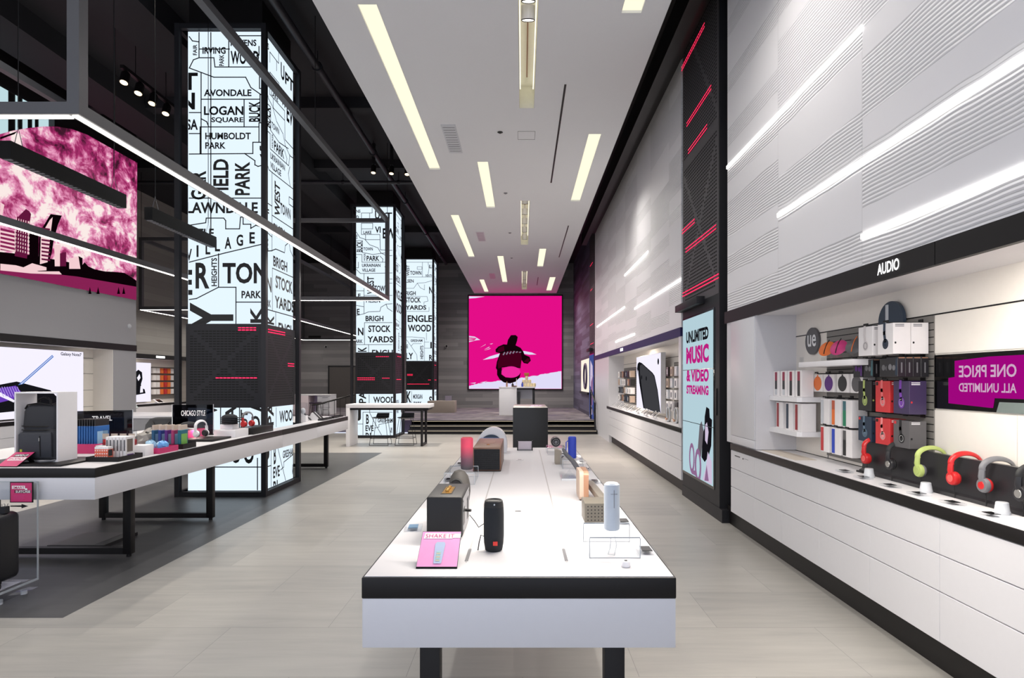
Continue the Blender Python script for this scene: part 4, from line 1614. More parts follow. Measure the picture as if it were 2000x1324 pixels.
# --- white shell speaker
t = thing('shell_speaker', 'white domed shell speaker with blue dark front at the far end of the table', 'speaker', (-0.285, 5.25, TZ + 0.0005))
n = 22
b = MB()
prof = []
for k in range(n + 1):
    a = math.pi * k / n
    prof.append((0.145 * math.cos(a), 0.225 * math.sin(a) ** 0.8))
b.prism([(x + 0.02 * (z / 0.185), z) for x, z in prof], 'y', 0.0, 0.14, WHITEG)
b.build('shell', t)
b = MB()
b.prism([(-0.01 + 0.80 * x + 0.015 * (z / 0.185), z * 0.72 + 0.002) for x, z in prof], 'y', -0.012, 0.004, NAVY)
b.box(-0.085, 0.075, -0.018, -0.010, 0.115, 0.135, mat('blue_grey_gloss', (140, 150, 190), .2))
b.box(-0.085, 0.065, -0.016, -0.010, 0.05, 0.06, mat('blue_grey_gloss', (140, 150, 190), .2))
b.build('front_grille', t)

# --- small framed card at far end
t = thing('framed_sign', 'small clear sign holder with dark side posts at the far table edge', 'sign holder', (0.025, 5.42, TZ + 0.0005))
b = MB()
b.box(-0.065, 0.065, -0.003, 0.003, 0.012, 0.085, mat('pale_lilac_card', (196, 186, 196), .5))
b.build('card', t)
for s in (-1, 1):
    b = MB()
    b.box(s * 0.068 - 0.005, s * 0.068 + 0.005, -0.01, 0.01, 0, 0.09, BLACK)
    b.build('post', t)
b = MB()
b.box(-0.063, 0.063, -0.012, 0.012, 0, 0.012, GREYP)
b.build('foot', t)

# --- price tags along the table edges
STANM = mat('blue_print_screen', (96, 130, 160), .3)
price_tag('clear tag with pale blue screen on the left table edge beside the black box', (-0.475, 2.55, TZ + 0.0005), 0.1, 0.075, 0.10, STANM)
for x, y, wd in ((-0.472, 3.78, 'clear tag with dark screen at the left table edge beside the pink tube speaker'), (-0.478, 4.5, 'clear tag with dark screen at the left table edge beside the walnut box')):
    price_tag(wd, (x, y, TZ + 0.0005), 0, 0.07, 0.10)
for x, y, wd in ((0.468, 2.21, 'nearest dark-screened clear tag at the right table edge beside the large clear riser'), (0.462, 2.66, 'dark-screened clear tag at the right edge behind the white tube speaker'), (0.462, 3.72, 'dark-screened clear tag at the right edge beside the tan-edged speaker'),
                 (0.465, 4.25, 'dark-screened clear tag at the right edge in front of the blue speaker'), (0.47, 4.63, 'dark-screened clear tag at the right edge beside the blue speaker')):
    price_tag(wd, (x, y, TZ + 0.0005), 0, 0.07, 0.10)

# --- right-hand row
riser('large clear riser under the white tube speaker', (0.339, 2.243, TZ + 0.0005), 0.185, 0.215, 0.078)
tube_speaker('tube_speaker', 'white upright tube speaker with a dark plus mark on a clear riser', (0.343, 2.235, TZ + 0.079), 0.030, 0.178, mat('pale_blue_white_plastic', (184, 193, 204), .45), GREYP, WHITE)
b = MB()
b.tube([(0.33, 2.17, TZ + 0.07), (0.325, 2.16, TZ + 0.03), (0.318, 2.165, TZ + 0.006), (0.34, 2.155, TZ + 0.005), (0.35, 2.165, TZ + 0.04), (0.345, 2.18, TZ + 0.07)], 0.0018, LGREY, 6)
single(b, 'looped_cable', 'thin pale cable looped under the large clear riser', 'cable')
t = thing('sensor_puck', 'small white round puck near the right front of the table', 'puck', (0.362, 2.04, TZ + 0.0005))
b = MB()
b.lathe([(0.0155, 0), (0.0165, 0.003), (0.0155, 0.014), (0.0145, 0.018), (0.012, 0.02)], WHITE, 24)
b.build('body', t)
b = MB()
b.box(-0.005, 0.005, -0.004, 0.004, 0.02, 0.0215, BLACK)
b.build('button', t)
t = thing('perforated_speaker', 'small olive-grey box speaker with a dotted front beside the white tube speaker', 'speaker', (0.335, 2.73, TZ + 0.0005))
OLV = mat('olive_grey_metal', (98, 93, 84), .45, .2)
b = MB()
b.box(-0.05, 0.055, -0.075, 0.075, 0, 0.09, OLV, 0.002)
b.build('case', t)
b = MB()
for i in range(6):
    for j in range(5):
        x, z = -0.036 + 0.016 * i, 0.014 + 0.0155 * j
        b.flat([[(x + 0.0032 * math.cos(k * math.pi / 4), z + 0.0032 * math.sin(k * math.pi / 4)) for k in range(8)]], (0, -0.0762, 0), (1, 0, 0), (0, 0, 1), INK)
b.build('hole_pattern', t)
t = thing('slab_speaker', 'silver bar speaker lying on a low bracket behind the dotted box speaker', 'speaker', (0.40, 3.05, TZ + 0.0005))
b = MB(Matrix.Translation((0, 0, 0.025)) @ Matrix.Rotation(math.radians(3), 4, 'Z') @ Matrix.Rotation(math.radians(2), 4, 'X'))
b.box(-0.02, 0.022, -0.19, 0.30, 0.008, 0.042, mat('brushed_silver', (128, 121, 112), .4, .4), 0.006)
b.build('slab', t)
b = MB()
b.tube([(-0.03, -0.1, 0.004), (-0.05, -0.13, 0.03), (-0.03, -0.15, 0.06), (0.0, -0.13, 0.03), (0.02, -0.16, 0.02)], 0.004, RUBBER, 6)
b.tube([(-0.035, -0.08, 0.003), (-0.06, -0.06, 0.05), (-0.02, -0.05, 0.04)], 0.003, GREYP, 6)
b.build('cable', t)
b = MB()
b.box(-0.04, 0.04, -0.16, 0.05, 0, 0.006, BLACK)
b.box(-0.008, 0.008, -0.02, 0.0, 0.006, 0.05, SILVER)
b.build('bracket', t)
t = thing('tan_speaker', 'beige slab speaker with a tan rounded edge standing upright on the table', 'speaker', (0.335, 3.24, TZ + 0.0005))
pts = []
for cx_, cz_, a0 in ((0.075, 0.132, 0), (-0.075, 0.132, 1), (-0.075, 0.03, 2), (0.075, 0.03, 3)):
    for k in range(6):
        a = math.pi / 2 * (a0 + k / 5)
        pts.append((cx_ + 0.028 * math.cos(a), cz_ - 0.0 + 0.028 * math.sin(a)))
b = MB()
b.prism(pts, 'x', -0.004, 0.022, COPPER)
b.build('rim', t)
b = MB()
b.prism([(u * 0.97, 0.081 + (z - 0.081) * 0.97) for u, z in pts], 'x', -0.026, -0.004, BEIGE)
b.build('cover', t)
t = thing('curved_speaker', 'dark grey curved band speaker on a clear stand behind the tan speaker', 'speaker', (0.355, 3.95, TZ + 0.0005))
b = MB()
b.tube([(-0.055, 0.22, 0.15), (-0.045, 0.12, 0.13), (-0.01, 0.02, 0.10), (0.02, -0.08, 0.055), (0.025, -0.14, 0.02)], [0.012, 0.014, 0.016, 0.016, 0.012], mat('slate_fabric', (86, 86, 92), .7), 10, flat=1.8)
b.build('band', t)
b = MB()
b.prism([(-0.10, 0.0), (0.0, 0.0), (-0.045, 0.07)], 'y', -0.14, -0.13, CLEAR)
b.box(-0.10, 0.0, -0.16, 0.05, 0, 0.012, CLEAR)
b.box(-0.10, 0.0, -0.162, -0.158, 0.0, 0.012, LGREY)
b.build('clear_stand', t)
riser('clear riser under the blue tube speaker', (0.372, 4.40, TZ + 0.0005), 0.15, 0.24, 0.07)
t = tube_speaker('tube_speaker', 'blue upright tube speaker on a clear riser', (0.372, 4.35, TZ + 0.071), 0.031, 0.16, mat('royal_blue_fabric', (36, 60, 168), .6), None, BLUE)
b = MB()
b.tube([(-0.03, 0, 0.13), (-0.045, -0.005, 0.12), (-0.046, -0.005, 0.03), (-0.03, 0, 0.02)], 0.004, BLUE, 8)
b.build('carry_strap', t)
b = MB()
b.prism([(0.0, 0.0), (0.0, 0.11), (0.012, 0.115), (0.05, 0.10), (0.05, 0.0)], 'y', 4.52, 4.62, mat('stone_grey_plastic', (150, 140, 126), .5))
single(b, 'wedge_speaker', 'small stone-grey wedge speaker left of the blue tube speaker', 'speaker', (0.255, 0, TZ + 0.0005))
riser('farthest clear riser under the round black speaker', (0.30, 5.22, TZ + 0.0005), 0.16, 0.24, 0.06)
t = thing('round_speaker', 'round black drum speaker lying on the farthest clear riser', 'speaker', (0.298, 5.22, TZ + 0.061))
Mx = Matrix.Translation((0, 0, 0.043)) @ Matrix.Rotation(math.radians(90), 4, 'X')
b = MB(Mx)
b.lathe([(0.035, -0.06), (0.043, -0.045), (0.043, 0.045), (0.038, 0.058), (0.028, 0.052)], CARDK, 28)
b.build('drum', t)
b = MB(Mx)
b.tube([(0.026 * math.cos(a * math.pi / 12), 0.026 * math.sin(a * math.pi / 12), 0.056) for a in range(24)], 0.004, GREYP, 6, True)
b.cyl((0, 0, 0.05), (0, 0, 0.06), 0.016, GREYP, 0.012, n=20)
b.build('cone', t)
b = MB()
b.tube([(0.33, 5.1, TZ + 0.01), (0.36, 4.95, TZ + 0.03), (0.33, 4.85, TZ + 0.012), (0.37, 4.75, TZ + 0.05), (0.35, 4.6, TZ + 0.06)], 0.004, RUBBER, 6)
b.tube([(0.31, 5.1, TZ + 0.008), (0.30, 4.95, TZ + 0.04), (0.35, 4.8, TZ + 0.03), (0.34, 4.66, TZ + 0.02)], 0.004, LGREY, 6)
single(b, 'cable_bundle', 'dark and pale cables between the round black speaker and the blue one', 'cable')

# --- dark plinth beyond the table
t = thing('black_plinth', 'tall black rectangular plinth standing just beyond the centre table', 'plinth', (0.14, 10.0, 0))
b = MB()
b.box(-0.30, 0.30, 0, 1.4, 0, 1.085, mat('satin_black', (24, 24, 27), 0.4), 0.004)
b.build('body', t)
b = MB()
LILP = mat('lilac_print', (176, 150, 206), .5)
for k, (u, w) in enumerate(((0.02, 0.06), (0.10, 0.05), (0.17, 0.05))):
    b.box(u, u + w, 0.7, 0.86, 1.0852, 1.0866, LILP)
b.build('printed_mark', t)
# ================================================================== illuminated map towers
def txt(p0, p1, p2, p3, s, rot=0, wt=0.02):
    return (s, p0, p1, p2, p3, rot, wt)


ART_A = (7.85, -4.02, [
    (377, 87, 385, 108, 'FAIR', 90), (395.7, 92, 441, 105.5, 'IRVING', 0), (428.3, 106.6, 437.6, 129.2, 'PARK', 90), (450.6, 77.5, 501, 90.3, 'RAVENS', 0),
    (450.6, 99.3, 506, 125.7, 'WOOD', 0), (355, 142, 386.5, 176, 'T', 0), (350, 181, 381, 214, 'N', 0), (364, 233, 386.7, 254, 'SA', 0),
    (398.4, 174.6, 491.4, 188.2, 'AVONDALE', 0), (398.4, 207.3, 475.6, 225, 'LOGAN', 0), (413, 229, 475.6, 240.7, 'SQUARE', 0), (486, 198.3, 508.3, 238, 'BUCK', 90),
    (401, 259, 490, 272.5, 'HUMBOLDT', 0), (401, 278, 441, 290.7, 'PARK', 0), (507.2, 284.8, 518, 295.6, 'U', 0), (507.2, 301, 518, 313, 'V', 0),
    (373, 333.7, 403, 390, 'GAR', 90), (416.6, 310.6, 446.5, 386, 'FIELD', 90), (458.8, 316, 488, 381.3, 'PARK', 90), (364, 395, 503.7, 416.7, 'LAWNDALE', 0),
    (358, 446.6, 418, 463.8, 'LITTLE', 0), (364, 486, 375, 509, 'V', 0), (384, 479, 388, 502, 'I', 0), (401.6, 474, 411, 497, 'L', 0), (420, 468.3, 430, 491, 'L', 0),
    (439, 463, 452, 486, 'A', 0), (462, 458, 475, 480.6, 'G', 0), (487.3, 453.4, 498, 475.7, 'E', 0), (382, 513, 409.3, 563.6, 'R', 0), (350, 527, 376, 576, 'E', 0),
    (413, 503.7, 424, 559, 'HEIGHTS', 90), (434.8, 513, 524, 554, 'TON', 0), (471.8, 568, 510.5, 582.6, 'PARK', 0), (371, 590.8, 456, 650, 'Y', 90), (489, 597.6, 513, 660, 'RK', 90),
    (396, 790, 424.5, 812, 'V', 90), (440, 790, 462, 824, 'A', 90), (470, 800, 484, 835, 'UT', 90), (490, 812, 508, 836, 'D', 90), (486, 780, 516, 806, 'A', 90),
    (476, 866, 496, 905.5, 'O', 0), (452, 860, 470, 904.5, 'U', 0)],
    [[(389, 64), (389, 96)], [(389, 96), (448, 96)], [(447, 70), (447, 131)], [(447, 70), (516, 70)], [(370, 72), (376, 80), (389, 82)], [(389, 96), (389, 113), (418, 113), (420, 131), (515, 131)],
     [(370, 133), (378, 117), (389, 113)], [(370, 133), (418, 151), (480, 151), (490, 171), (510, 185), (516, 187)], [(393, 142), (393, 300)], [(393, 194), (508, 194)], [(477, 194), (477, 248)],
     [(393, 248), (506, 248)], [(370, 220), (393, 220)], [(370, 261), (391, 261)], [(391, 248), (391, 300)], [(370, 301), (494, 300)], [(494, 278), (494, 300)], [(494, 278), (516, 278)],
     [(506, 240), (506, 278)], [(506, 240), (516, 240)], [(478, 300), (498, 314), (498, 322), (504, 325), (516, 322)], [(393, 232), (404, 238), (408, 248)], [(506, 91), (506, 108), (502, 108), (502, 131)], [(507, 142), (507, 173), (516, 173)],
     [(508, 185), (508, 240)], [(370, 387), (516, 387)], [(412, 64), (412, 455)], [(370, 440), (402, 435), (403, 426), (437, 426), (441, 431), (441, 447), (468, 447), (470, 424), (516, 424)],
     [(475, 424), (475, 438), (490, 438), (490, 446), (500, 440), (516, 445)], [(370, 512), (440, 494), (516, 476)], [(427, 496), (427, 561)], [(370, 585), (384, 583), (427, 561), (461, 561)], [(461, 561), (461, 632)], [(461, 590), (516, 590)],
     [(431, 797), (431, 830)], [(468, 797), (468, 850)], [(370, 912), (516, 912)], [(503, 895), (503, 960)]])

ART_B = (15.8, -4.02, [
    (695.5, 409.5, 704, 415.7, 'NS', 0), (696, 421, 701, 427, 'D', 0), (732.4, 411, 741.5, 428, 'U', 0), (743.5, 415, 766, 428, 'PT', 0), (709.8, 450.7, 725.6, 457, 'LAKE', 0), (732.4, 442.5, 743.6, 454.8, 'VI', 0),
    (747.5, 445.8, 772, 466, 'EW', 0), (694, 458.6, 698.5, 466, 'E', 0), (696.5, 471, 707.7, 492, 'BUCK', 90), (709.8, 483, 728.3, 489.4, 'TOWN', 0), (710.3, 495, 714, 509.6, 'WICKER', 90), (716, 499.4, 741, 509.6, 'PARK', 0),
    (693, 502, 698, 509, 'T', 0), (707, 515, 743, 521.4, 'UKRAINIAN', 0), (707, 524.3, 733.2, 530.8, 'VILLAGE', 0), (717, 540, 730.5, 574.4, 'WEST', 90), (731, 557.7, 758, 569, 'TOWN', 0), (699.4, 573.4, 704.3, 581.3, 'F', 0),
    (715, 583.5, 742.6, 591, 'PILSEN', 0), (697, 603, 702.4, 614.7, 'E', 0), (714, 616.6, 749, 627.4, 'BRIGH', 0), (699, 640, 710, 655, 'N', 0), (719.5, 635.4, 763, 648.7, 'STOCK', 0), (717.6, 656.5, 768, 668.8, 'YARDS', 0),
    (694, 663, 708.5, 670, 'ARK', 0), (699, 677.7, 716, 687, 'K', 90), (726.5, 683, 772, 696, 'ENGLE', 0), (701, 764, 715, 788, 'PA', 90), (729, 774.5, 772, 787, 'WOOD', 0), (715, 809, 720.6, 828, 'B', 0), (713.8, 830.5, 729.7, 842, 'EVE', 0),
    (714, 845, 729, 858, 'RL', 0), (737.5, 816.8, 767, 825, 'GRESHAM', 0), (762.5, 834, 766, 846, 'S', 90), (694, 800, 705, 822, 'J', 0)],
    [[(706, 437), (706, 458)], [(706, 416), (727, 416), (727, 405)], [(706, 416), (706, 426)], [(722, 416), (722, 426)], [(706, 436), (728, 436), (728, 447)], [(706, 447), (728, 447)], [(706, 458), (742, 458)], [(694, 450), (703, 464), (712, 467), (722, 478), (738, 484), (744, 494), (756, 500), (766, 499)],
     [(742, 458), (743, 488), (766, 489)], [(714, 458), (714, 468), (742, 468)], [(694, 470), (708, 470)], [(708, 470), (708, 493)], [(694, 497), (707, 497)], [(707, 493), (728, 497), (752, 494)], [(707, 497), (707, 512)], [(707, 512), (753, 512), (756, 499)], [(700, 512), (700, 523), (694, 523)], [(694, 524), (704, 534), (714, 534), (766, 533)],
     [(711, 534), (711, 600)], [(694, 568), (711, 568)], [(711, 577), (766, 577)], [(742, 500), (748, 506), (747, 512)], [(756, 512), (752, 521), (757, 533)], [(754, 545), (766, 545)], [(754, 545), (754, 553), (766, 553)],
     [(694, 617), (710, 613), (720, 609), (742, 608), (744, 600), (754, 594), (766, 593)], [(754, 594), (757, 602), (766, 608)], [(694, 596), (711, 599), (711, 613)], [(712, 630), (766, 630)], [(712, 630), (712, 673)], [(694, 673), (766, 673)], [(720, 673), (720, 688)], [(721, 771), (721, 790)], [(694, 828), (709, 828)], [(709, 805), (709, 855)], [(709, 805), (766, 805)],
     [(722, 800), (722, 806), (730, 822), (747, 853)], [(740, 829), (766, 824)], [(740, 829), (740, 834), (732, 836)]])

ART_C = (22.65, -4.02, [
    (793.7, 517.5, 799.6, 539, 'WEST', 90), (801, 529, 823, 537, 'TOWN', 0), (838.5, 517, 845, 523.8, 'LI', 0), (831, 536, 845, 540.2, 'SOUTH', 0), (787, 545.4, 808, 552, 'PILSEN', 0), (838, 559.7, 845, 573.4, 'N', 0),
    (788, 568.5, 812, 576.8, 'BRIGH', 0), (791.7, 580.7, 822, 591, 'STOCK', 0), (791.7, 596, 832.6, 605, 'YARDS', 0), (796, 615.5, 844, 629, 'ENGLE', 0), (796.7, 634, 842, 647.7, 'WOOD', 0), (802, 662.5, 825, 667.7, 'GRESHAM', 0),
    (793, 673, 797, 680, 'E', 0), (793, 689, 807, 701.5, 'LY', 0), (820.6, 675, 827, 701, 'HEIGHTS', 90), (840.5, 667.7, 843.5, 680, 'I', 0), (838, 693, 845, 704, 'R', 0), (794, 764, 803, 786, 'K', 0), (807, 770, 825, 779, 'MORGAN', 0),
    (808, 784, 824, 789, 'PARK', 0), (838, 774, 844, 789, 'S', 0)],
    [[(792, 512), (844, 512)], [(825, 512), (825, 541)], [(792, 541), (844, 541)], [(792, 563), (808, 563), (815, 553), (830, 552), (844, 548)], [(815, 553), (821, 562), (829, 566)], [(829, 556), (829, 566)], [(792, 579), (826, 579)], [(826, 579), (834, 579), (836, 588), (828, 590), (828, 595)], [(792, 608), (838, 608), (838, 600)],
     [(792, 658), (805, 658), (829, 660), (829, 704)], [(793, 662), (803, 676), (814, 693), (815, 704)], [(803, 676), (807, 671), (823, 671)], [(829, 668), (838, 668)], [(829, 680), (844, 680)], [(833, 650), (833, 664)], [(804, 764), (804, 788)], [(815, 521), (824, 521), (824, 526), (815, 526), (815, 521)], [(836, 512), (838, 525), (835, 541)]])


def map_face(b, art, o, U, width, u_shift, z0, z1):
    Yf, xc, words, lines = art
    s = Yf / F
    V = (0, 0, 1)
    b.flat([[(0, z0), (width, z0), (width, z1), (0, z1)]], o, U, V, MAPG)
    n = Vector(U).cross(Vector(V)) * 0.0025
    o2 = Vector(o) + n
    cl = (0.004, z0 + 0.004, width - 0.004, z1 - 0.004)

    def cu(px):
        return (px - CX) * s - xc + 0.475 + u_shift

    def cz(py):
        return H - (py - HY) * s
    for x0, y0, x1, y1, t, rot in words:
        b.text(t, cu(x0), cz(y1), cu(x1), cz(y0), o2, U, V, INK, rot, cl, 0.03)
    for ln in lines:
        b.line([(cu(x), cz(y)) for x, y in ln], 0.014, o2, U, V, INK, cl)


def map_tower(y0, base, front, right, label, led_f, led_r, pitch):
    """glass map panels inside a square dark frame; origin: middle of the front glass on the floor"""
    t = thing('map_light_tower', label, 'light tower', (-4.02, y0, base), 0, 'lit map towers')
    top = 6.24 - base
    b = MB()
    b.box(-0.47, 0.515, 0.02, 0.985, 0.0, 6.68 - base, BLACK)
    b.build('core', t)
    b = MB()
    map_face(b, front, (-0.475, 0.0, 0), (1, 0, 0), 1.0, 0.0, 0.07, top) if not base else map_face_b(b, front, (-0.475, 0, 0), (1, 0, 0), 1.0, top, base)
    b.build('front_map_glass', t)
    b = MB()
    map_face(b, right, (0.535, 0.06, 0), (0, 1, 0), 0.96, 0.0, 0.07, top) if not base else map_face_b(b, right, (0.535, 0.06, 0), (0, 1, 0), 0.96, top, base)
    b.build('side_map_glass', t)
    z0, z1 = 1.185 - base, 2.31 - base
    for nm, o, U, w, rows in (('front_led_band', (-0.485, -0.03, 0), (1, 0, 0), 1.02, led_f), ('side_led_band', (0.565, 0.03, 0), (0, 1, 0), 0.99, led_r)):
        b = MB()
        if nm[0] == 'f':
            b.box(-0.485, 0.53, -0.03, -0.004, z0, z1, DARK)
        else:
            b.box(0.538, 0.565, 0.03, 1.02, z0, z1, DARK)
        n = Vector(U).cross(Vector((0, 0, 1))) * 0.0015
        A, B_, C_, D_ = (0.04, z0 + 0.1), (w - 0.04, z1 - 0.06), (0.04, z1 - 0.06), (w - 0.04, z0 + 0.1)
        slots(b, 0.05, w - 0.05, z0 + 0.09, z1 - 0.05, pitch[0], pitch[1], pitch[0] * 0.8, pitch[1] * 0.38, Vector(o) + n, U, (0, 0, 1),
              lambda u, v: min(dist_seg(u, v, A, B_), dist_seg(u, v, C_, D_)) < 0.028)
        bb = b.build(nm, t)
        for u0, u1, v in rows:
            b = MB()
            leds(b, [(u0, u1, v - base)], Vector(o) + n * 2.2, U, (0, 0, 1), pitch[0] * 0.8, pitch[0] * 0.2, 0.013)
            b.build('led_row', bb)
    for x, y in ((-0.58, -0.05), (0.575, -0.05), (0.575, 1.12), (-0.58, 1.12)):
        b = MB()
        b.box(x - 0.032, x + 0.032, y - 0.032, y + 0.032, 0.0, top + 0.07, DARK)
        b.build('frame_post', t)
    for z in (0.0, top):
        for q in ((-0.548, 0.543, -0.08, -0.02), (-0.548, 0.543, 1.09, 1.15), (0.545, 0.605, -0.018, 1.088), (-0.61, -0.55, -0.018, 1.088)):
            b = MB()
            b.box(*q, z, z + 0.065, DARK)
            b.build('frame_bar', t)
    return t


def map_face_b(b, art, o, U, width, top, base):
    # map drawn in heights above the shop floor, tower standing on the platform
    M0 = b.M.copy()
    b.M = b.M @ Matrix.Translation((0, 0, -base))
    map_face(b, art, o, U, width, 0.0, base + 0.07, top + base)
    b.M = M0


def zf(py, Y):
    return H - (py - HY) * Y / F


LF = [(0.70, 0.94, zf(640.5, 7.85)), (0.70, 0.94, zf(645, 7.85)), (0.40, 0.95, zf(738, 7.85))]
LR = [(0.05, 0.62, 2.245), (0.05, 0.62, 2.21), (0.72, 0.95, 1.80), (0.72, 0.95, 1.765)]
map_tower(7.85, 0, ART_A, ART_B, 'nearest and largest lit white map tower, rising through the long left table', LF, LR, (0.051, 0.034))
Y2 = 15.8
LF = [(0.55, 0.9, zf(696.5, Y2)), (0.05, 0.52, zf(738, Y2)), (0.05, 0.52, zf(741.5, Y2)), (0.72, 0.92, zf(738.5, Y2))]
LR = [(0.3, 0.8, zf(696, 16.2)), (0.2, 0.8, zf(741, 16.3))]
map_tower(Y2, 0, ART_B, ART_C, 'second lit white map tower behind the high white table with two stools', LF, LR, (0.055, 0.05))
Y3 = 22.65
LF = [(0.05, 0.26, zf(731, Y3)), (0.05, 0.26, zf(733, Y3)), (0.05, 0.9, zf(750, Y3)), (0.86, 0.96, zf(742, Y3))]
LR = [(0.3, 0.7, zf(713, 23)), (0.3, 0.8, zf(742, 23))]
map_tower(Y3, 0.36, ART_C, ART_B, 'farthest lit white map tower on the raised carpeted platform', LF, LR, (0.06, 0.06))


# ================================================================== hanging light frames
def light_frame(x0, x1, y0, y1, z0, z1, label, led_sides):
    t = thing('hanging_light_frame', label, 'hanging light', (x0, y0, z0))
    W_, L, hh, r = x1 - x0, y1 - y0, z1 - z0, 0.04

    def bar(name, a0, a1, b0, b1, c0, c1, led=None):
        b = MB()
        b.box(a0, a1, b0, b1, c0, c1, FRAMEM)
        o = b.build(name, t)
        if led:
            b = MB()
            b.box(*led, -0.006, 0.0005, LED)
            b.build('led_strip', o)
    for k, (z, nm) in enumerate(((0, 'lower_bar'), (hh - 2 * r, 'upper_bar'))):
        lo = k == 0
        bar(nm, W_ - 2 * r, W_, 0, L, z, z + 2 * r, (W_ - 1.5 * r, W_ - 0.5 * r, r * 0.5, L - r * 0.5) if lo and 'r' in led_sides else None)
        bar(nm, 0, 2 * r, 0, L, z, z + 2 * r, (r * 0.5, r * 1.5, r * 0.5, L - r * 0.5) if lo and 'l' in led_sides else None)
        bar(nm, 2 * r, W_ - 2 * r, 0, 2 * r, z, z + 2 * r, (2 * r, W_ - 2 * r, r * 0.5, r * 1.5) if lo and 'n' in led_sides else None)
        bar(nm, 2 * r, W_ - 2 * r, L - 2 * r, L, z, z + 2 * r, (2 * r, W_ - 2 * r, L - r * 1.5, L - r * 0.5) if lo and 'f' in led_sides else None)
    for x in (0, W_ - 2 * r):
        for y in (0, L - 2 * r):
            bar('corner_post', x, x + 2 * r, y, y + 2 * r, 2 * r, hh - 2 * r)
    for x, y in ((r, r), (W_ - r, r), (r, L - r), (W_ - r, L - r), (r, L / 2), (W_ - r, L / 2)):
        b = MB()
        b.cyl((x, y, hh), (x, y, 6.7 - z0), 0.006, BLACK, n=6)
        b.build('suspension_rod', t)
    return t


light_frame(-5.80, -2.886, 3.8, 12.7, 3.285, 5.06, 'large hanging dark box frame with white light strips over the left table', 'rlnf')
light_frame(-9.4, -6.4, 14.3, 25.0, 3.285, 5.06, 'second hanging dark box frame with light strips by the far left wall', 'rlnf')

for y0, y1, wd in ((4.57, 5.91, 'nearer slim black pendant bar hanging over the left table'), (6.32, 7.65, 'farther slim black pendant bar hanging just before the nearest map tower')):
    t = thing('pendant_bar', wd, 'pendant light', (-4.05, y0, 3.28), 0, 'slim pendant bars over the left table')
    L = y1 - y0
    b = MB()
    b.box(-0.045, 0.045, 0, L, 0.012, 0.15, SLOT, 0.004)
    b.build('housing', t)
    b = MB()
    for k in range(26):
        y = 0.03 + (L - 0.06) * k / 25
        b.box(-0.03, 0.03, y - 0.012, y + 0.012, 0.006, 0.0135, GREYP)
    b.build('louver', t)
    for y in (0.12, L - 0.12):
        b = MB()
        b.tube([(-0.035, y, 0.15), (0, y, 0.30), (0.035, y, 0.15)], 0.003, GREYP, 6)
        b.cyl((0, y, 0.30), (0, y, 3.41), 0.004, BLACK, n=6)
        b.build('suspension_wire', t)

# track spots
t = thing('spot_track', 'short ceiling track of four lit spot lamps left of the nearest map tower', 'track light', (-5.83, 8.5, 5.9))
b = MB()
b.box(-0.03, 0.03, 0, 1.35, 0.2, 0.25, BLACK)
b.build('track', t)
for y in (0.3, 1.05):
    b = MB()
    b.cyl((0, y, 0.25), (0, y, 0.80), 0.006, BLACK, n=6)
    b.build('suspension_rod', t)


def spot_head(t, x, y, z, tilt=0.0, r=0.06, face=WARM):
    Mx = Matrix.Translation((x, y, z)) @ Matrix.Rotation(tilt, 4, 'X')
    b = MB(Mx)
    b.lathe([(r, -0.2), (r, -0.05), (r * 0.7, -0.02), (0.015, 0.0), (0.015, 0.03)], BLACK, 18)
    h = b.build('lamp_head', t)
    b = MB(Mx)
    b.cyl((0, 0, -0.204), (0, 0, -0.201), r * 0.82, face, n=18)
    b.build('lamp_face', h)


for y in (0.1, 0.42, 0.75, 1.1):
    spot_head(t, 0, y, 0.2, -0.3)
for x, y in ((-3.23, 12.7), (-2.85, 12.75), (-2.52, 12.8)):
    t = thing('spot_lamp', 'small black ceiling spot lamp, %s' % {-3.23: 'leftmost of the three beside the white ceiling edge', -2.85: 'middle of the three beside the white ceiling edge', -2.52: 'rightmost of the three, cut by the white ceiling edge'}[x], 'spot light', (x, y, 6.25), 0, 'ceiling spots beside the white ceiling')
    b = MB()
    b.box(-0.03, 0.03, -0.03, 0.03, 0.0, 0.45, BLACK)
    b.build('stem', t)
    spot_head(t, 0, 0, 0.0, -0.2, 0.055)

# ceiling services
for pts, r, wd in (([(-3.2, 4.0, 6.45), (-3.2, 24.5, 6.45)], 0.06, 'thick dark sprinkler pipe running along the black ceiling above the map towers'),
                   ([(-2.5, 4.0, 6.6), (-2.5, 24.5, 6.6)], 0.03, 'thin dark conduit under the black ceiling beside the white ceiling edge'),
                   ([(-2.65, 4.0, 6.62), (-2.65, 24.5, 6.62)], 0.02, 'second thin dark conduit beside the first on the black ceiling'),
                   ([(-7.6, 3.0, 6.5), (-7.6, 12.0, 6.5)], 0.03, 'dark conduit along the black ceiling by the left wall'),
                   ([(-10.3, 14.0, 6.3), (-2.3, 14.0, 6.3)], 0.04, 'dark cross pipe under the black ceiling before the second tower')):
    b = MB()
    b.cyl(pts[0], pts[1], r, mat('dark_pipe_paint', (36, 36, 42), .5), n=12)
    d = (Vector(pts[1]) - Vector(pts[0])).normalized()
    for k in range(6):
        p = Vector(pts[0]).lerp(Vector(pts[1]), (k + 0.5) / 6)
        b.cyl(p - d * 0.03, p + d * 0.03, r * 1.35, DARK, n=12)
        b.cyl(p, p + Vector((0, 0, 6.7 - p.z)), 0.008, DARK, n=6)
    single(b, 'ceiling_pipe', wd, 'pipe')
for x in (-7.2, -5.2):
    b = MB()
    b.box(x - 0.35, x + 0.35, -1.4, 25.5, 6.35, 6.7, CEILB)
    struct(b, 'ceiling_beam')
for k, y in enumerate((10.6, 13.6, 19.5)):
    b = MB()
    b.box(-10.4, -2.12, y, y + 0.25, 6.5, 6.7, CEILB)
    struct(b, 'ceiling_beam')
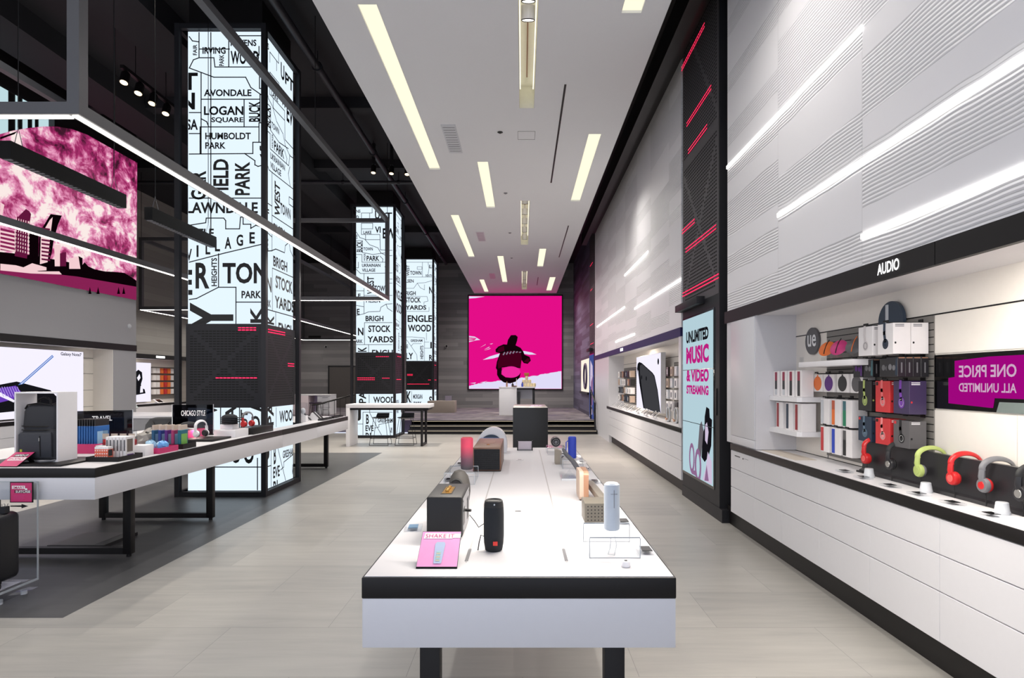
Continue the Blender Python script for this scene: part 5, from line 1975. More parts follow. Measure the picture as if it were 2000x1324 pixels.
# ================================================================== LEFT SIDE: wall picture, windows, lightbox
def on_left(px, py, X=-8.03):
    Y = X * F / (px - CX)
    return Y, H - (py - HY) * Y / F


PK = NT('pink_cloud_picture', 0.6)
_n = PK.noise(PK.vec(0.0, PK.math('MULTIPLY', PK.y, 0.9), PK.z), 2.6, 8, 0.66, 0.35)
_n2 = PK.noise(PK.vec(3.0, PK.math('MULTIPLY', PK.y, 0.3), PK.math('MULTIPLY', PK.z, 0.5)), 0.9, 3)
_g = PK.math('ADD', PK.math('MULTIPLY', _n, 0.75), PK.math('MULTIPLY', _n2, 0.3))
_col = PK.ramp(_g, [(0.40, (58, 6, 34)), (0.48, (172, 40, 108)), (0.54, (236, 150, 190)), (0.59, (255, 238, 234))])
PK.t.links.new(_col, PK.b.inputs['Emission Color'])
PK.b.inputs['Emission Strength'].default_value = 0.85
PK.b.inputs['Base Color'].default_value = (0.02, 0.02, 0.02, 1)
PKM = PK.m
PBLK = glow('picture_black', (16, 4, 10), 0.6)
PDRK = glow('picture_plum', (104, 24, 64), 0.8)
PMAG = glow('picture_magenta', (142, 36, 88), 0.8)
PPALE = glow('picture_blush', (244, 206, 210), 0.9)

t = thing('wall_picture', 'large backlit magenta picture of a cloudy globe above a leaning skyline on the wall', 'picture', (-8.03, 12.12, 3.2))
yy, zz = 12.12, 3.2


def lp(px, py):
    Y, z = on_left(px, py)
    return (yy - Y, z - zz)


def lpoly(pts):
    return [lp(*p) for p in pts]


top = [(268, 318), (236, 300), (200, 280), (170, 263), (140, 252), (110, 247), (85, 247), (55, 250), (25, 255), (0, 262), (-60, 285), (-130, 320), (-200, 365)]
outline = lpoly(top + [(-200, 510), (0, 534), (266, 586)])
o, U, V = (0, 0, 0), (0, -1, 0), (0, 0, 1)
b = MB()
b.flat([outline], (0.001, 0, 0), U, V, PKM)
o2 = (0.003, 0, 0)
b.flat([lpoly([(0, 268), (34, 256), (28, 262), (0, 272)]), lpoly([(-200, 505), (0, 492), (60, 498), (150, 515), (160, 518), (165, 512), (172, 520), (185, 526), (205, 530), (225, 531), (243, 533), (262, 545), (266, 548), (266, 586), (0, 534), (-200, 510)])], o2, U, V, PBLK)
o3 = (0.005, 0, 0)
b.flat([lpoly([(-200, 507), (0, 524), (60, 530), (150, 540), (266, 560), (266, 586), (0, 534), (-200, 509)])], o3, U, V, PMAG)
b.flat([lpoly([(0, 515), (30, 518), (75, 530), (115, 530), (120, 536), (60, 534), (0, 528)]), lpoly([(45, 522), (62, 514), (90, 522), (90, 528), (50, 530)])], (0.006, 0, 0), U, V, PPALE)
towers = [([(0, 395), (8, 400), (4, 420), (0, 425)], PPALE), ([(28, 430), (50, 408), (56, 412), (60, 418), (55, 450), (52, 505), (28, 500), (30, 440)], PDRK), ([(0, 445), (28, 452), (28, 492), (0, 488)], PMAG),
          ([(76, 455), (98, 418), (120, 421), (112, 440), (104, 470), (100, 495), (95, 510), (74, 512)], PBLK), ([(79, 460), (96, 430), (102, 424), (98, 455), (92, 512), (77, 516)], PPALE),
          ([(55, 450), (75, 460), (74, 510), (56, 505)], PBLK), ([(105, 478), (117, 478), (116, 520), (106, 520)], PPALE), ([(116, 495), (128, 492), (128, 520), (116, 520)], PDRK), ([(134, 505), (152, 500), (158, 508), (156, 525), (134, 525)], PPALE), ([(152, 500), (160, 504), (160, 524), (156, 525)], PBLK)]
for k, (pts, m) in enumerate(towers):
    b.flat([lpoly(pts)], (0.0055 + 0.0006 * k, 0, 0), U, V, m)
for k in range(9):
    y = 440 + 7.5 * k
    b.line([lp(31, y - 12), lp(54, y - 6)], 0.035, (0.0125, 0, 0), U, V, PPALE)
    b.line([lp(81, y + 6), lp(95, y + 8)], 0.03, (0.0125, 0, 0), U, V, PDRK)
for k in range(5):
    b.line([lp(33 + 4.6 * k, 425), lp(31 + 4.8 * k, 498)], 0.03, (0.0127, 0, 0), U, V, PDRK)
    b.line([lp(0, 452 + 8 * k), lp(27, 458 + 8 * k)], 0.03, (0.0127, 0, 0), U, V, PPALE)
for px in (172, 188, 228, 238):
    b.flat([lpoly([(px, 574), (px + 3, 560), (px + 6, 574)])], (0.0066, 0, 0), U, V, PBLK)
b.build('lit_picture', t)
b = MB()
b.flat([outline], (-0.002, 0, 0), U, V, BLACK)
for p, q in zip(outline, outline[1:] + outline[:1]):
    b.face([(-0.002, -p[0], p[1]), (-0.002, -q[0], q[1]), (0.0, -q[0], q[1]), (0.0, -p[0], p[1])], BLACK)
b.build('backing', t)

b = MB()
b.box(-8.052, -8.045, -1.5, 12.17, 3.9, 6.79, BLACK)
struct(b, 'wall_left_upper')
b = MB()
SKY = glow('daylight_pane', (196, 226, 232), 0.85)
for a, c in ((-140, -20), (-16, 16), (30, 34.5), (44, 54), (63, 68), (75.5, 95)):
    ya = on_left(a, 200, -8.04)[0]
    yb_ = on_left(c, 200, -8.04)[0]
    b.flat([[(0, 4.9), (yb_ - ya, 4.9), (yb_ - ya, 6.09), (0, 6.09)]], (-8.04, ya, 0), (0, 1, 0), (0, 0, 1), SKY)
b.box(-8.043, -8.036, 4.0, 10.2, 6.08, 6.12, DARK)
b.box(-8.043, -8.034, on_left(96, 200)[0], on_left(107, 200)[0], 4.9, 6.09, mat('grey_mullion', (120, 134, 140), .4))
struct(b, 'window_1')

t = thing('poster_lightbox', 'bright lightbox poster of a purple-screened phone with a blue stylus in the left wall niche', 'poster', (-8.2, 10.9, 0.93))
b = MB()
b.box(-0.08, 0, -5.2, 0, 0, 1.15, mat('grey_frame_white', (206, 204, 204), .5))
b.build('frame', t)
b = MB()
b.flat([[(0.0, 0.0), (5.2, 0.0), (5.2, 1.15), (0.0, 1.15)]], (0.002, 0.0, 0), (0, -1, 0), (0, 0, 1), LBX)


def gp(px, py):
    Y, z = on_left(px, py, -8.2)
    return (10.9 - Y, z - 0.93)


o, U, V = (0.004, 0, 0), (0, -1, 0), (0, 0, 1)
PHB = glow('poster_blue_steel', (96, 140, 214), 0.8)
PHP = glow('poster_violet', (112, 66, 188), 0.85)
PHL = glow('poster_lavender', (170, 146, 226), 0.9)
b.flat([[gp(*q) for q in ((-60, 775), (0, 751), (32, 745), (98, 762), (125, 790), (60, 800), (-60, 812))]], o, U, V, LBD)
b.flat([[gp(*q) for q in ((-60, 780), (0, 758), (30, 753), (40, 765), (25, 780), (-60, 800))]], (0.006, 0, 0), U, V, PHP)
for k in range(8):
    b.line([gp(-2 + 5 * k, 756), gp(6 + 5 * k, 774)], 0.014, (0.0075, 0, 0), U, V, PHL)
b.flat([[gp(*q) for q in ((0, 766), (28, 782), (26, 786), (-10, 770))]], (0.0075, 0, 0), U, V, LBX)
b.flat([[gp(*q) for q in ((34, 752), (44, 750), (104, 697), (101, 693))]], (0.0085, 0, 0), U, V, PHB)
b.line([gp(40, 750), gp(101, 696)], 0.01, (0.0095, 0, 0), U, V, LBX)
a0, z0_ = gp(118, 694)
a1, z1_ = gp(158.5, 694)
b.text('Galaxy Note7', -a0, 1.05, -a1, 1.125, (0.006, 0, 0), (0, 1, 0), V, LBD, weight=0.02)
b.build('lit_picture', t)

# left cabinets and worktop
for k in range(8):
    ya = 11.45 - 0.9 * (k + 1)
    t = thing('drawer_cabinet', 'white drawer cabinet along the left wall, %s from the grey wall end' % ORD[k], 'cabinet', (-8.06, ya + 0.45, 0), 0, 'white drawer cabinets along the left wall')
    b = MB()
    b.box(-0.36, -0.012, -0.448, 0.448, 0.0, 0.836, WHITEG)
    b.build('carcass', t)
    for za, zb in ((0.192, 0.451), (0.457, 0.643), (0.649, 0.832)):
        b = MB()
        b.box(-0.014, 0.004, -0.4475, 0.4475, za, zb, WHITEG)
        b.build('drawer', t)
t = thing('worktop', 'white counter with black front edge under the left lightbox poster', 'counter', (-8.05, 2.0, 0.838))
b = MB()
b.box(-0.012, 0, 0, 9.45, 0, 0.062, BLACK)
b.build('edge_band', t)
b = MB()
b.box(-0.39, -0.012, 0, 9.45, 0, 0.062, WHITE)
b.build('top', t)

# far left niche
t = thing('worktop', 'white counter with black front edge in the far left niche', 'counter', (-10.4, 12.2, 0.0))
b = MB()
b.box(-0.012, 0, 0, 5.88, 0.838, 0.90, BLACK)
b.build('edge_band', t)
b = MB()
b.box(-0.39, -0.012, 0, 5.88, 0.838, 0.90, WHITE)
b.build('top', t)
b = MB()
b.box(-0.38, -0.01, 0, 5.88, 0.0, 0.836, WHITEG)
b.build('carcass', t)
t = thing('poster_lightbox', 'pale lightbox poster of a dark-haired figure in the far left niche', 'poster', (-10.66, 16.75, 0.95))
b = MB()
b.box(-0.06, 0, -2.6, 0, 0, 1.1, mat('grey_frame_white', (206, 204, 204), .5))
b.build('frame', t)
b = MB()
b.flat([[(0, 0), (2.6, 0), (2.6, 1.1), (0, 1.1)]], (0.003, 0, 0), (0, -1, 0), (0, 0, 1), LBX)


def fp(px, py):
    Y, z = on_left(px, py, -10.66)
    return (16.75 - Y, z - 0.95)


b.flat([[fp(*q) for q in ((262, 728), (270, 722), (277, 727), (278, 740), (275, 750), (276, 758), (282, 760), (284, 768), (262, 772))]], (0.005, 0, 0), (0, -1, 0), (0, 0, 1), LBD)
b.flat([[fp(*q) for q in ((267, 738), (272, 730), (274, 738), (270, 744))], [fp(*q) for q in ((274, 754), (278, 753), (279, 766), (273, 767))]], (0.007, 0, 0), (0, -1, 0), (0, 0, 1), LBX)
b.build('lit_picture', t)
b = MB()
b.box(-10.79, -10.775, 16.85, 18.08, 1.0, 1.95, SLATM)
single(b, 'slat_panel', 'grey slat panel with rows of orange and white cases in the far left niche', 'display panel')
cm = [(CARDW, 'white'), (CARDW, 'white'), (ORANGE, 'orange'), (REDC, 'red'), (ORANGE, 'orange'), (CARDW, 'white'), (CARDK, 'black')]
for r in range(4):
    protos = {}
    for k, (m, w) in enumerate(cm):
        lab = 'small %s phone case pack on the %s hook row of the far left niche' % (w, ORD[r])
        loc = (-10.70, 16.95 + 0.17 * k, 1.76 - 0.205 * r)
        if w not in protos:
            e = carton('case_pack', 0.13, 0.07, 0.15, m, None)
            put(e, lab, loc, 'case packs, far left niche row %d' % (r + 1))
            protos[w] = e
        else:
            dup(protos[w], lab, loc)
t = thing('demo_tablet', 'white demo tablet on a slanted stand on the far left counter', 'tablet', (-10.52, 16.9, 0.9005))
Mx = Matrix.Translation((0, 0, 0.05)) @ Matrix.Rotation(math.radians(35), 4, 'Y')
b = MB(Mx)
b.box(-0.10, 0.10, -0.16, 0.16, 0, 0.012, WHITE, 0.004)
b.build('body', t)
b = MB(Mx)
b.box(-0.075, 0.075, -0.11, 0.11, 0.0121, 0.0135, BLACKG)
b.build('screen', t)
b = MB()
b.box(-0.08, 0.05, -0.06, 0.06, 0, 0.03, WHITE)
b.build('stand', t)
t = thing('slanted_board', 'slanted pale board with dark angular pattern at the front of the far left counter', 'board', (-10.25, 15.1, 0))
Mx = Matrix.Translation((0, 0, 0.86)) @ Matrix.Rotation(math.radians(-35), 4, 'Y')
b = MB(Mx)
b.box(-0.02, 0.0, -0.50, 0.45, -0.05, 0.45, mat('pale_sage_board', (150, 164, 166), .4))
b.build('board', t)
b = MB(Mx)
for pts in ([(-0.4, 0.0), (-0.1, 0.18), (0.35, 0.05), (0.4, 0.12), (-0.05, 0.28), (-0.45, 0.1)], [(-0.2, 0.28), (0.0, 0.22), (0.1, 0.42), (-0.02, 0.42)]):
    b.flat([pts], (0.0012, 0, 0), (0, 1, 0), (0, 0, 1), CARDK)
b.flat([[(0.0, -0.02), (0.4, -0.04), (0.38, 0.03)]], (0.0012, 0, 0), (0, 1, 0), (0, 0, 1), CARDW)
b.build('pattern', t)
b = MB()
b.box(-0.05, 0.01, -0.04, 0.04, 0, 0.88, LGREY)
b.build('post', t)
b = MB()
b.box(-10.398, -10.37, 18.1, 18.62, 0.95, 2.12, CARDK)
single(b, 'dark_panel', 'dark narrow panel with three packs at the end of the far left niche', 'display panel')
for k in range(3):
    e = carton('case_pack', 0.22, 0.05, 0.26, CARDW, None)
    put(e, 'white pack with dark red art on the dark narrow panel, %s from the top' % ORD[k], (-10.344, 18.4, 1.62 - 0.31 * k), 'packs on the dark narrow panel')
    b = MB()
    b.box(0.0252, 0.0262, -0.07, 0.06, 0.04, 0.2, mat('maroon_print', (96, 30, 44), .5))
    b.build('printed_art', e)
b = MB()
b.box(-10.382, -10.376, 16.55, 16.95, 2.19, 2.25, glow('lit_white_letters', (255, 255, 255), 2.0))
single(b, 'lit_plate', 'small lit white marker on the black band over the far left niche', 'sign')
b = MB()
b.lathe([(0.05, 0), (0.05, 0.015), (0.03, 0.03), (0.012, 0.035)], LGREY, 20)
o = single(b, 'wall_camera', 'small pale round camera on the grey left wall below the magenta picture', 'camera', (-8.05, 11.95, 2.66), rot=(0, math.pi / 2, 0))

# ================================================================== left table
display_table(-4.95, -3.17, 4.33, 10.62, 'long left display table wrapped around the nearest map tower', [(-4.66, -3.47, 5.15), (-4.66, -3.47, 6.5), (-4.66, -3.47, 10.33)], (-4.68, -3.375, 7.73, 9.03))


def table_box(name, label, cat, x0, x1, y0, y1, z0, z1, m, wall=0.004, group=None, hollow=True):
    t = thing(name, label, cat, ((x0 + x1) / 2, (y0 + y1) / 2, z0), 0, group)
    w, d, h = (x1 - x0) / 2, (y1 - y0) / 2, z1 - z0
    b = MB()
    if not hollow:
        b.box(-w, w, -d, d, 0, h, m, 0.002)
        b.build('body', t)
        return t
    b.box(-w, w, -d, d, 0, min(0.012, h / 3), m)
    b.build('floor_panel', t)
    for q in ((-w, w, -d, -d + wall), (-w, w, d - wall, d), (-w, -w + wall, -d + wall, d - wall), (w - wall, w, -d + wall, d - wall)):
        b = MB()
        b.box(*q, min(0.012, h / 3), h, m)
        b.build('side_wall', t)
    return t


E = TZ + 0.0005
PKT = mat('hot_pink_card', (206, 50, 112), 0.45)
table_box('display_tray', 'flat black base under the white open display cube', 'tray', -4.2, -3.48, 4.40, 4.88, E, E + 0.014, BLACK, hollow=False)
# display cube
t = thing('display_cube', 'white open-fronted display cube framing the grey backpack', 'display cube', (-3.79, 4.65, E + 0.0145))
for nm, q in (('side_panel', (-0.17, -0.158, -0.10, 0.10, 0, 0.545)), ('side_panel', (0.158, 0.17, -0.10, 0.10, 0, 0.545)), ('top_panel', (-0.158, 0.158, -0.10, 0.10, 0.533, 0.545)), ('bottom_panel', (-0.158, 0.158, -0.10, 0.10, 0, 0.012))):
    b = MB()
    b.box(*q, WHITE, 0.001, 1)
    b.build(nm, t)
# backpack
t = thing('backpack', 'dark grey nylon backpack standing inside the white display cube', 'backpack', (-3.80, 4.645, E + 0.027))
b = MB()


def loft(b, secs, m, n=28):
    """stack of rounded-rectangle sections: (z, half width, half depth, x, y)"""
    k = b.mi(m)
    rings = []
    for z, w, d, x, y in secs:
        ring = []
        for i in range(n):
            a = 2 * math.pi * i / n
            c_, s_ = math.cos(a), math.sin(a)
            ring.append(b.v((x + w * math.copysign(abs(c_) ** 0.45, c_), y + d * math.copysign(abs(s_) ** 0.45, s_), z)))
        rings.append(ring)
    for A, B_ in zip(rings, rings[1:]):
        for i in range(n):
            j = (i + 1) % n
            b.bm.faces.new([A[i], A[j], B_[j], B_[i]]).material_index = k
    b.bm.faces.new(rings[0][::-1]).material_index = k
    b.bm.faces.new(rings[-1]).material_index = k


loft(b, [(0, 0.125, 0.06, 0.01, 0), (0.01, 0.14, 0.075, 0.01, 0), (0.1, 0.145, 0.08, 0.008, 0), (0.22, 0.14, 0.078, 0.004, 0), (0.24, 0.132, 0.07, 0.003, 0), (0.26, 0.136, 0.074, 0.003, 0), (0.38, 0.132, 0.068, 0.006, 0), (0.42, 0.12, 0.058, 0.01, 0.005), (0.435, 0.09, 0.04, 0.012, 0.01)], FABD)
b.build('body', t)
b = MB()
loft(b, [(0.02, 0.125, 0.012, -0.005, -0.078), (0.03, 0.13, 0.016, -0.005, -0.08), (0.20, 0.128, 0.016, -0.006, -0.08), (0.215, 0.12, 0.01, -0.006, -0.076)], mat('slate_nylon', (52, 54, 61), .7, scale=160, vary=.12))
p = b.build('front_pocket', t)
b = MB()
b.tube([(0.04, -0.097, 0.19), (0.042, -0.099, 0.12), (0.045, -0.098, 0.03)], 0.0035, BLACK, 6)
b.box(0.036, 0.041, -0.103, -0.099, 0.15, 0.175, SILVER)
b.build('zipper', p)
b = MB()
b.box(-0.115, -0.098, -0.0985, -0.094, 0.03, 0.085, mat('yellow_green_patch', (176, 190, 60), .5))
b.build('patch', p)
for z in (0.235, 0.265):
    b = MB()
    b.tube([(-0.13, -0.06, z), (-0.08, -0.078, z - 0.003), (0.06, -0.078, z - 0.003), (0.13, -0.055, z)], 0.004, BLACK, 6)
    b.build('zipper', t)
b = MB()
b.tube([(-0.12, -0.04, 0.40), (-0.09, -0.055, 0.43), (0.0, -0.05, 0.445), (0.09, -0.05, 0.43), (0.125, -0.03, 0.39)], 0.006, BLACK, 8)
b.build('top_seam', t)
b = MB()
b.tube([(-0.05, 0.0, 0.425), (-0.045, 0.0, 0.47), (0.0, 0.0, 0.487), (0.045, 0.0, 0.47), (0.05, 0.0, 0.425)], 0.010, BLACK, 8)
b.build('grab_handle', t)
b = MB()
b.tube([(0.05, 0.03, 0.43), (0.11, 0.05, 0.45), (0.143, 0.05, 0.36), (0.146, 0.05, 0.15)], 0.011, BLACK, 8)
b.build('shoulder_strap', t)
b = MB()
b.tube([(0.0, -0.09, -0.004), (0.06, -0.115, -0.008), (0.13, -0.10, -0.004), (0.16, -0.09, 0.0)], 0.008, GREYP, 8)
b.build('loose_strap', t)


def amped(b, o, U, V, w, h):
    b.flat([[(-w * 0.38, h * 0.40), (w * 0.46, h * 0.40), (w * 0.46, h * 0.62), (-w * 0.38, h * 0.62)]], o, U, V, INKW)
    o2 = Vector(o) + Vector((0, -0.0008, 0))
    b.flat([[(-w * 0.3, h * 0.66), (w * 0.4, h * 0.66), (w * 0.4, h * 0.84), (-w * 0.3, h * 0.84)]], o, U, V, INK)
    b.text('AMPED-UP', -w * 0.28, h * 0.68, w * 0.38, h * 0.81, o2, U, V, INKW, weight=0.02)
    b.text('BACKPACK', -w * 0.34, h * 0.44, w * 0.42, h * 0.58, o2, U, V, PKT, weight=0.02)


easel_card('promo_card', 'magenta card reading amped-up backpack leaning before the white display cube', (-3.865, 4.375, E + 0.002), 0.0, 0.15, 0.19, math.radians(62), (PKT, amped))


def sign_panel(label, x0, x1, ya, yb_, z1, word, t0, t1, zt0, zt1):
    L = math.hypot(x1 - x0, yb_ - ya)
    t = thing('standing_sign', label, 'sign', (x0, ya, E), math.atan2(yb_ - ya, x1 - x0))
    h = z1 - E
    b = MB()
    b.box(0, L, -0.002, 0.002, 0.0, h, SMOKE)
    b.build('panel', t)
    for x in (0, L - 0.006):
        b = MB()
        b.box(x, x + 0.006, -0.004, 0.004, 0, h + 0.004, LGREY)
        b.build('edge_strip', t)
    b = MB()
    b.text(word, L * t0, zt0 - E, L * t1, zt1 - E, (0, -0.0035, 0), (1, 0, 0), (0, 0, 1), INKW, weight=0.015)
    b.build('lettering', t)
    b = MB()
    b.box(0.0, L, -0.03, 0.03, 0, 0.012, BLACK)
    b.build('foot', t)
    return t


sign_panel('smoked upright sign panel reading TRAVEL behind the blue packs', -4.43, -4.02, 5.80, 6.03, 1.245, 'TRAVEL', 0.27, 0.62, 1.142, 1.192)
sign_panel('smoked upright sign panel reading CHICAGO STYLE before the map tower', -4.14, -3.69, 6.90, 6.98, 1.262, 'CHICAGO STYLE', 0.22, 0.80, 1.13, 1.195)

# blue packs in the pink tray
table_box('card_tray', 'pink tray on a black step holding the row of blue packs', 'tray', -4.02, -3.77, 5.18, 5.44, E, E + 0.085, PKT, 0.004)


def hang_pack(name, label, loc, th, d, h, spine, face, header, group, proto=None):
    if proto:
        return dup(proto, label, loc)
    t = thing(name, label, 'pack', loc, 0, group)
    b = MB()
    b.box(-th / 2, th / 2, -d / 2, d / 2, 0, h * 0.78, spine, 0.003, 1)
    b.build('pouch', t)
    b = MB()
    b.box(-th * 0.35, th * 0.35, -d / 2 + 0.004, d / 2 - 0.004, h * 0.78, h, header)
    b.build('header_card', t)
    b = MB()
    b.flat([[(-d * 0.38, h * 0.12), (d * 0.38, h * 0.12), (d * 0.38, h * 0.6), (-d * 0.38, h * 0.6)]], (th / 2 + 0.0012, 0, 0), (0, 1, 0), (0, 0, 1), face)
    b.build('printed_face', t)
    return t


SBL = mat('azure_pack', (44, 104, 176), 0.35)
SBF = mat('pale_azure_print', (150, 190, 220), 0.4)
pr = None
for k in range(8):
    q = hang_pack('travel_pack', 'slim bright blue hanging pack in the pink tray, %s from the left' % ORD[k], (-3.985 + 0.0228 * k, 5.31, E + 0.03), 0.016, 0.18, 0.27, SBL, SBF, CARDK, 'blue packs in the pink tray', pr)
    pr = pr or q
    q['label'] = 'slim bright blue hanging pack in the pink tray, %s from the left' % ORD[k]
# black tray with battery packs
table_box('card_tray', 'low black tray holding orange and white battery packs', 'tray', -3.485, -3.225, 4.66, 4.96, E, E + 0.038, BLACK, 0.004)
ORC = mat('coral_pack', (232, 110, 82), 0.4)
pr = None
for k in range(6):
    if pr is None:
        pr = thing('battery_pack', 'x', 'pack', (0, 0, 0), 0, 'coral battery packs in the black tray')
        b = MB()
        b.box(-0.0085, 0.0085, -0.03, 0.03, 0, 0.085, ORC, 0.001, 1)
        b.build('carton', pr)
        b = MB()
        b.box(-0.0085, 0.0085, -0.029, 0.03, 0.085, 0.103, CARDW)
        b.box(0.0086, 0.0094, -0.026, 0.02, 0.03, 0.08, CARDK)
        for z in (0.02, 0.045, 0.07):
            b.box(-0.0055, 0.004, -0.0312, -0.0302, z, z + 0.008, CARDW)
        b.build('printed_art', pr)
        q = pr
    else:
        q = copy_tree(pr)
    q.location = (-3.425 + 0.0182 * k, 4.715, E + 0.0125)
    q['label'] = 'small coral and white battery pack in the black tray, %s from the left' % ORD[k]
pr = None
for k in range(6):
    if pr is None:
        pr = thing('battery_pack', 'x', 'pack', (0, 0, 0), 0, 'white battery packs in the black tray')
        b = MB()
        b.box(-0.011, 0.011, -0.055, 0.055, 0, 0.175, CARDW, 0.001, 1)
        b.build('carton', pr)
        b = MB()
        b.box(-0.006, 0.006, -0.0562, -0.0552, 0.06, 0.15, CARDG)
        b.box(0.0112, 0.012, -0.04, 0.03, 0.05, 0.155, mat('taupe_print', (112, 102, 94), .5))
        b.box(0.0112, 0.012, -0.04, 0.04, 0.01, 0.03, PURPLE)
        b.build('printed_art', pr)
        q = pr
    else:
        q = copy_tree(pr)
    q.location = (-3.40 + 0.0285 * k, 4.835, E + 0.0125)
    q['label'] = 'tall white battery pack with a window in the black tray, %s from the left' % ORD[k]
# white plinth with clear red-bottomed bags
table_box('white_riser', 'white block behind the black tray carrying the clear pouches', 'riser', -3.67, -3.245, 5.02, 5.14, E, E + 0.09, WHITE, hollow=False)
POLY = clear('clear_pouch_film', (0.78, 0.80, 0.82), 0.45)
POLYB = mat('pale_blue_film', (160, 200, 226), 0.25)
SAND = mat('sand_print_card', (206, 190, 176), .5)
pr = None
for k in range(4):
    if pr is None:
        pr = thing('clear_pouch', 'x', 'pouch', (0, 0, 0), 0, 'clear pouches on the white block')
        b = MB()
        b.box(-0.03, 0.03, -0.012, 0.012, 0, 0.05, REDC, 0.006)
        b.build('contents', pr)
        b = MB()
        b.prism([(-0.014, 0), (0.014, 0), (0.003, 0.13), (-0.003, 0.13)], 'x', -0.032, 0.032, POLY)
        b.box(-0.028, 0.028, -0.016, -0.0145, 0.055, 0.10, SAND)
        b.build('film', pr)
        q = pr
    else:
        q = copy_tree(pr)
    q.location = (-3.60 + 0.075 * k, 5.06, E + 0.0905)
    q['label'] = 'clear pouch with red contents on the white block, %s from the left' % ORD[k]


def bag(label, loc, s, m, seed, group):
    rr = random.Random(seed)
    b = MB()
    b.ball((0, 0, s[2]), s, m, 14, 8)
    for v in b.bm.verts:
        v.co += Vector((rr.uniform(-1, 1) * s[0], rr.uniform(-1, 1) * s[1], rr.uniform(-1, 1) * s[2])) * 0.16
        v.co.z = max(0.0, v.co.z)
    return single(b, 'crumpled_bag', label, 'bag', loc, group)


GRB = mat('grey_film', (150, 146, 140), 0.3)
for k, (x, y, s, wd) in enumerate(((-3.62, 5.62, (0.10, 0.09, 0.075), 'grey shiny crumpled bag behind the clear pouches'), (-3.72, 5.86, (0.11, 0.09, 0.085), 'second grey crumpled bag farther back beside the TRAVEL sign'), (-3.5, 5.88, (0.09, 0.08, 0.07), 'grey crumpled bag behind the toothbrush-coloured packs'))):
    bag(wd, (x, y, E), s, GRB, k, 'crumpled grey bags')
table_box('card_tray', 'pink corner tray holding pale blue bags at the table edge', 'tray', -3.40, -3.205, 5.16, 5.44, E, E + 0.05, PKT, 0.004)
for k, (x, y) in enumerate(((-3.345, 5.25), (-3.26, 5.30), (-3.32, 5.375))):
    bag('pale blue crumpled bag in the pink corner tray, %s from the front' % ORD[k], (x, y, E + 0.0135), (0.042, 0.05, 0.05 - 0.006 * k), (POLYB, mat('sky_film', (96, 160, 222), .3), POLYB)[k], 20 + k, 'pale blue bags')
table_box('card_tray', 'black tray holding upright packs with coloured brushes', 'tray', -3.56, -3.195, 5.50, 5.72, E, E + 0.05, BLACK, 0.004)
pr = None
for k, m in enumerate((mat('teal_blue_pack', (36, 92, 130), .35), mat('deep_blue_pack', (40, 64, 140), .35), PURPLE, mat('rose_pack', (170, 60, 110), .35), mat('petrol_pack', (34, 110, 130), .35))):
    hang_pack('brush_pack', 'upright %s pack in the black tray before the pink cap tray' % ('teal blue', 'deep blue', 'purple', 'rose', 'petrol green')[k], (-3.51 + 0.062 * k, 5.61, E + 0.0135), 0.026, 0.13, 0.21, m, (SBF, SBF, SBF, SBF, mat('lime_print', (130, 190, 90), .4))[k], SAND, 'upright brush packs')
# black bag behind
t = thing('soft_bag', 'black soft bag lying on the left table behind the packs', 'bag', (-4.30, 7.05, E))
b = MB()
loft(b, [(0, 0.20, 0.09, 0, 0), (0.02, 0.23, 0.11, 0, 0), (0.12, 0.225, 0.105, 0.01, 0), (0.19, 0.20, 0.08, 0.03, 0), (0.205, 0.16, 0.05, 0.04, 0)], FABK)
b.build('body', t)
b = MB()
b.tube([(-0.1, -0.10, 0.16), (-0.06, -0.125, 0.10), (0.06, -0.125, 0.10), (0.1, -0.10, 0.16)], 0.008, BLACK, 8)
b.build('carry_strap', t)
# tray with caps, headphones
table_box('display_tray', 'long flat black tray for caps and headphones on the left table', 'tray', -3.64, -3.28, 6.18, 6.58, E, E + 0.022, BLACK, hollow=False)
table_box('card_tray', 'pink open box under the pile of black caps', 'tray', -3.84, -3.66, 6.38, 6.74, E + 0.0, E + 0.10, PKT, 0.004)


def cap(label, loc, rz, group):
    t = thing('cap', label, 'cap', loc, rz, group)
    b = MB()
    b.lathe([(0.085, 0), (0.088, 0.008), (0.078, 0.03), (0.05, 0.045), (0.01, 0.052)], FABK, 24)
    b.build('crown', t)
    b = MB()
    n = 12
    out = [(0.075 * math.cos(a), -0.05 - 0.10 * math.sin(a)) for a in [math.pi * i / n for i in range(n + 1)]]
    b.prism(out, 'z', 0.002, 0.007, FABK)
    b.build('brim', t)
    return t


for k in range(3):
    cap('black cap in the pink open box, %s from the bottom' % ORD[k], (-3.75, 6.56, E + 0.1005 + 0.018 * k), 0.3 * k - 1.2, 'black caps in the pink box')


def hp_stand(label, loc, rz, band, cup, pad):
    t = thing('headphone_stand', 'clear stand holding the ' + label.split(' on ')[0].split(' with')[0], 'stand', loc, rz)
    b = MB()
    b.box(-0.05, 0.05, -0.045, 0.045, 0, 0.006, CLEAR)
    b.box(-0.005, 0.005, -0.04, 0.04, 0.006, 0.20, CLEAR)
    b.build('clear_frame', t)
    h = headphone(band, cup, pad, cup)
    h.location = (loc[0], loc[1], loc[2] + 0.208 - 0.072)
    h.rotation_euler = (0, 0, rz)
    h['label'] = label
    return h


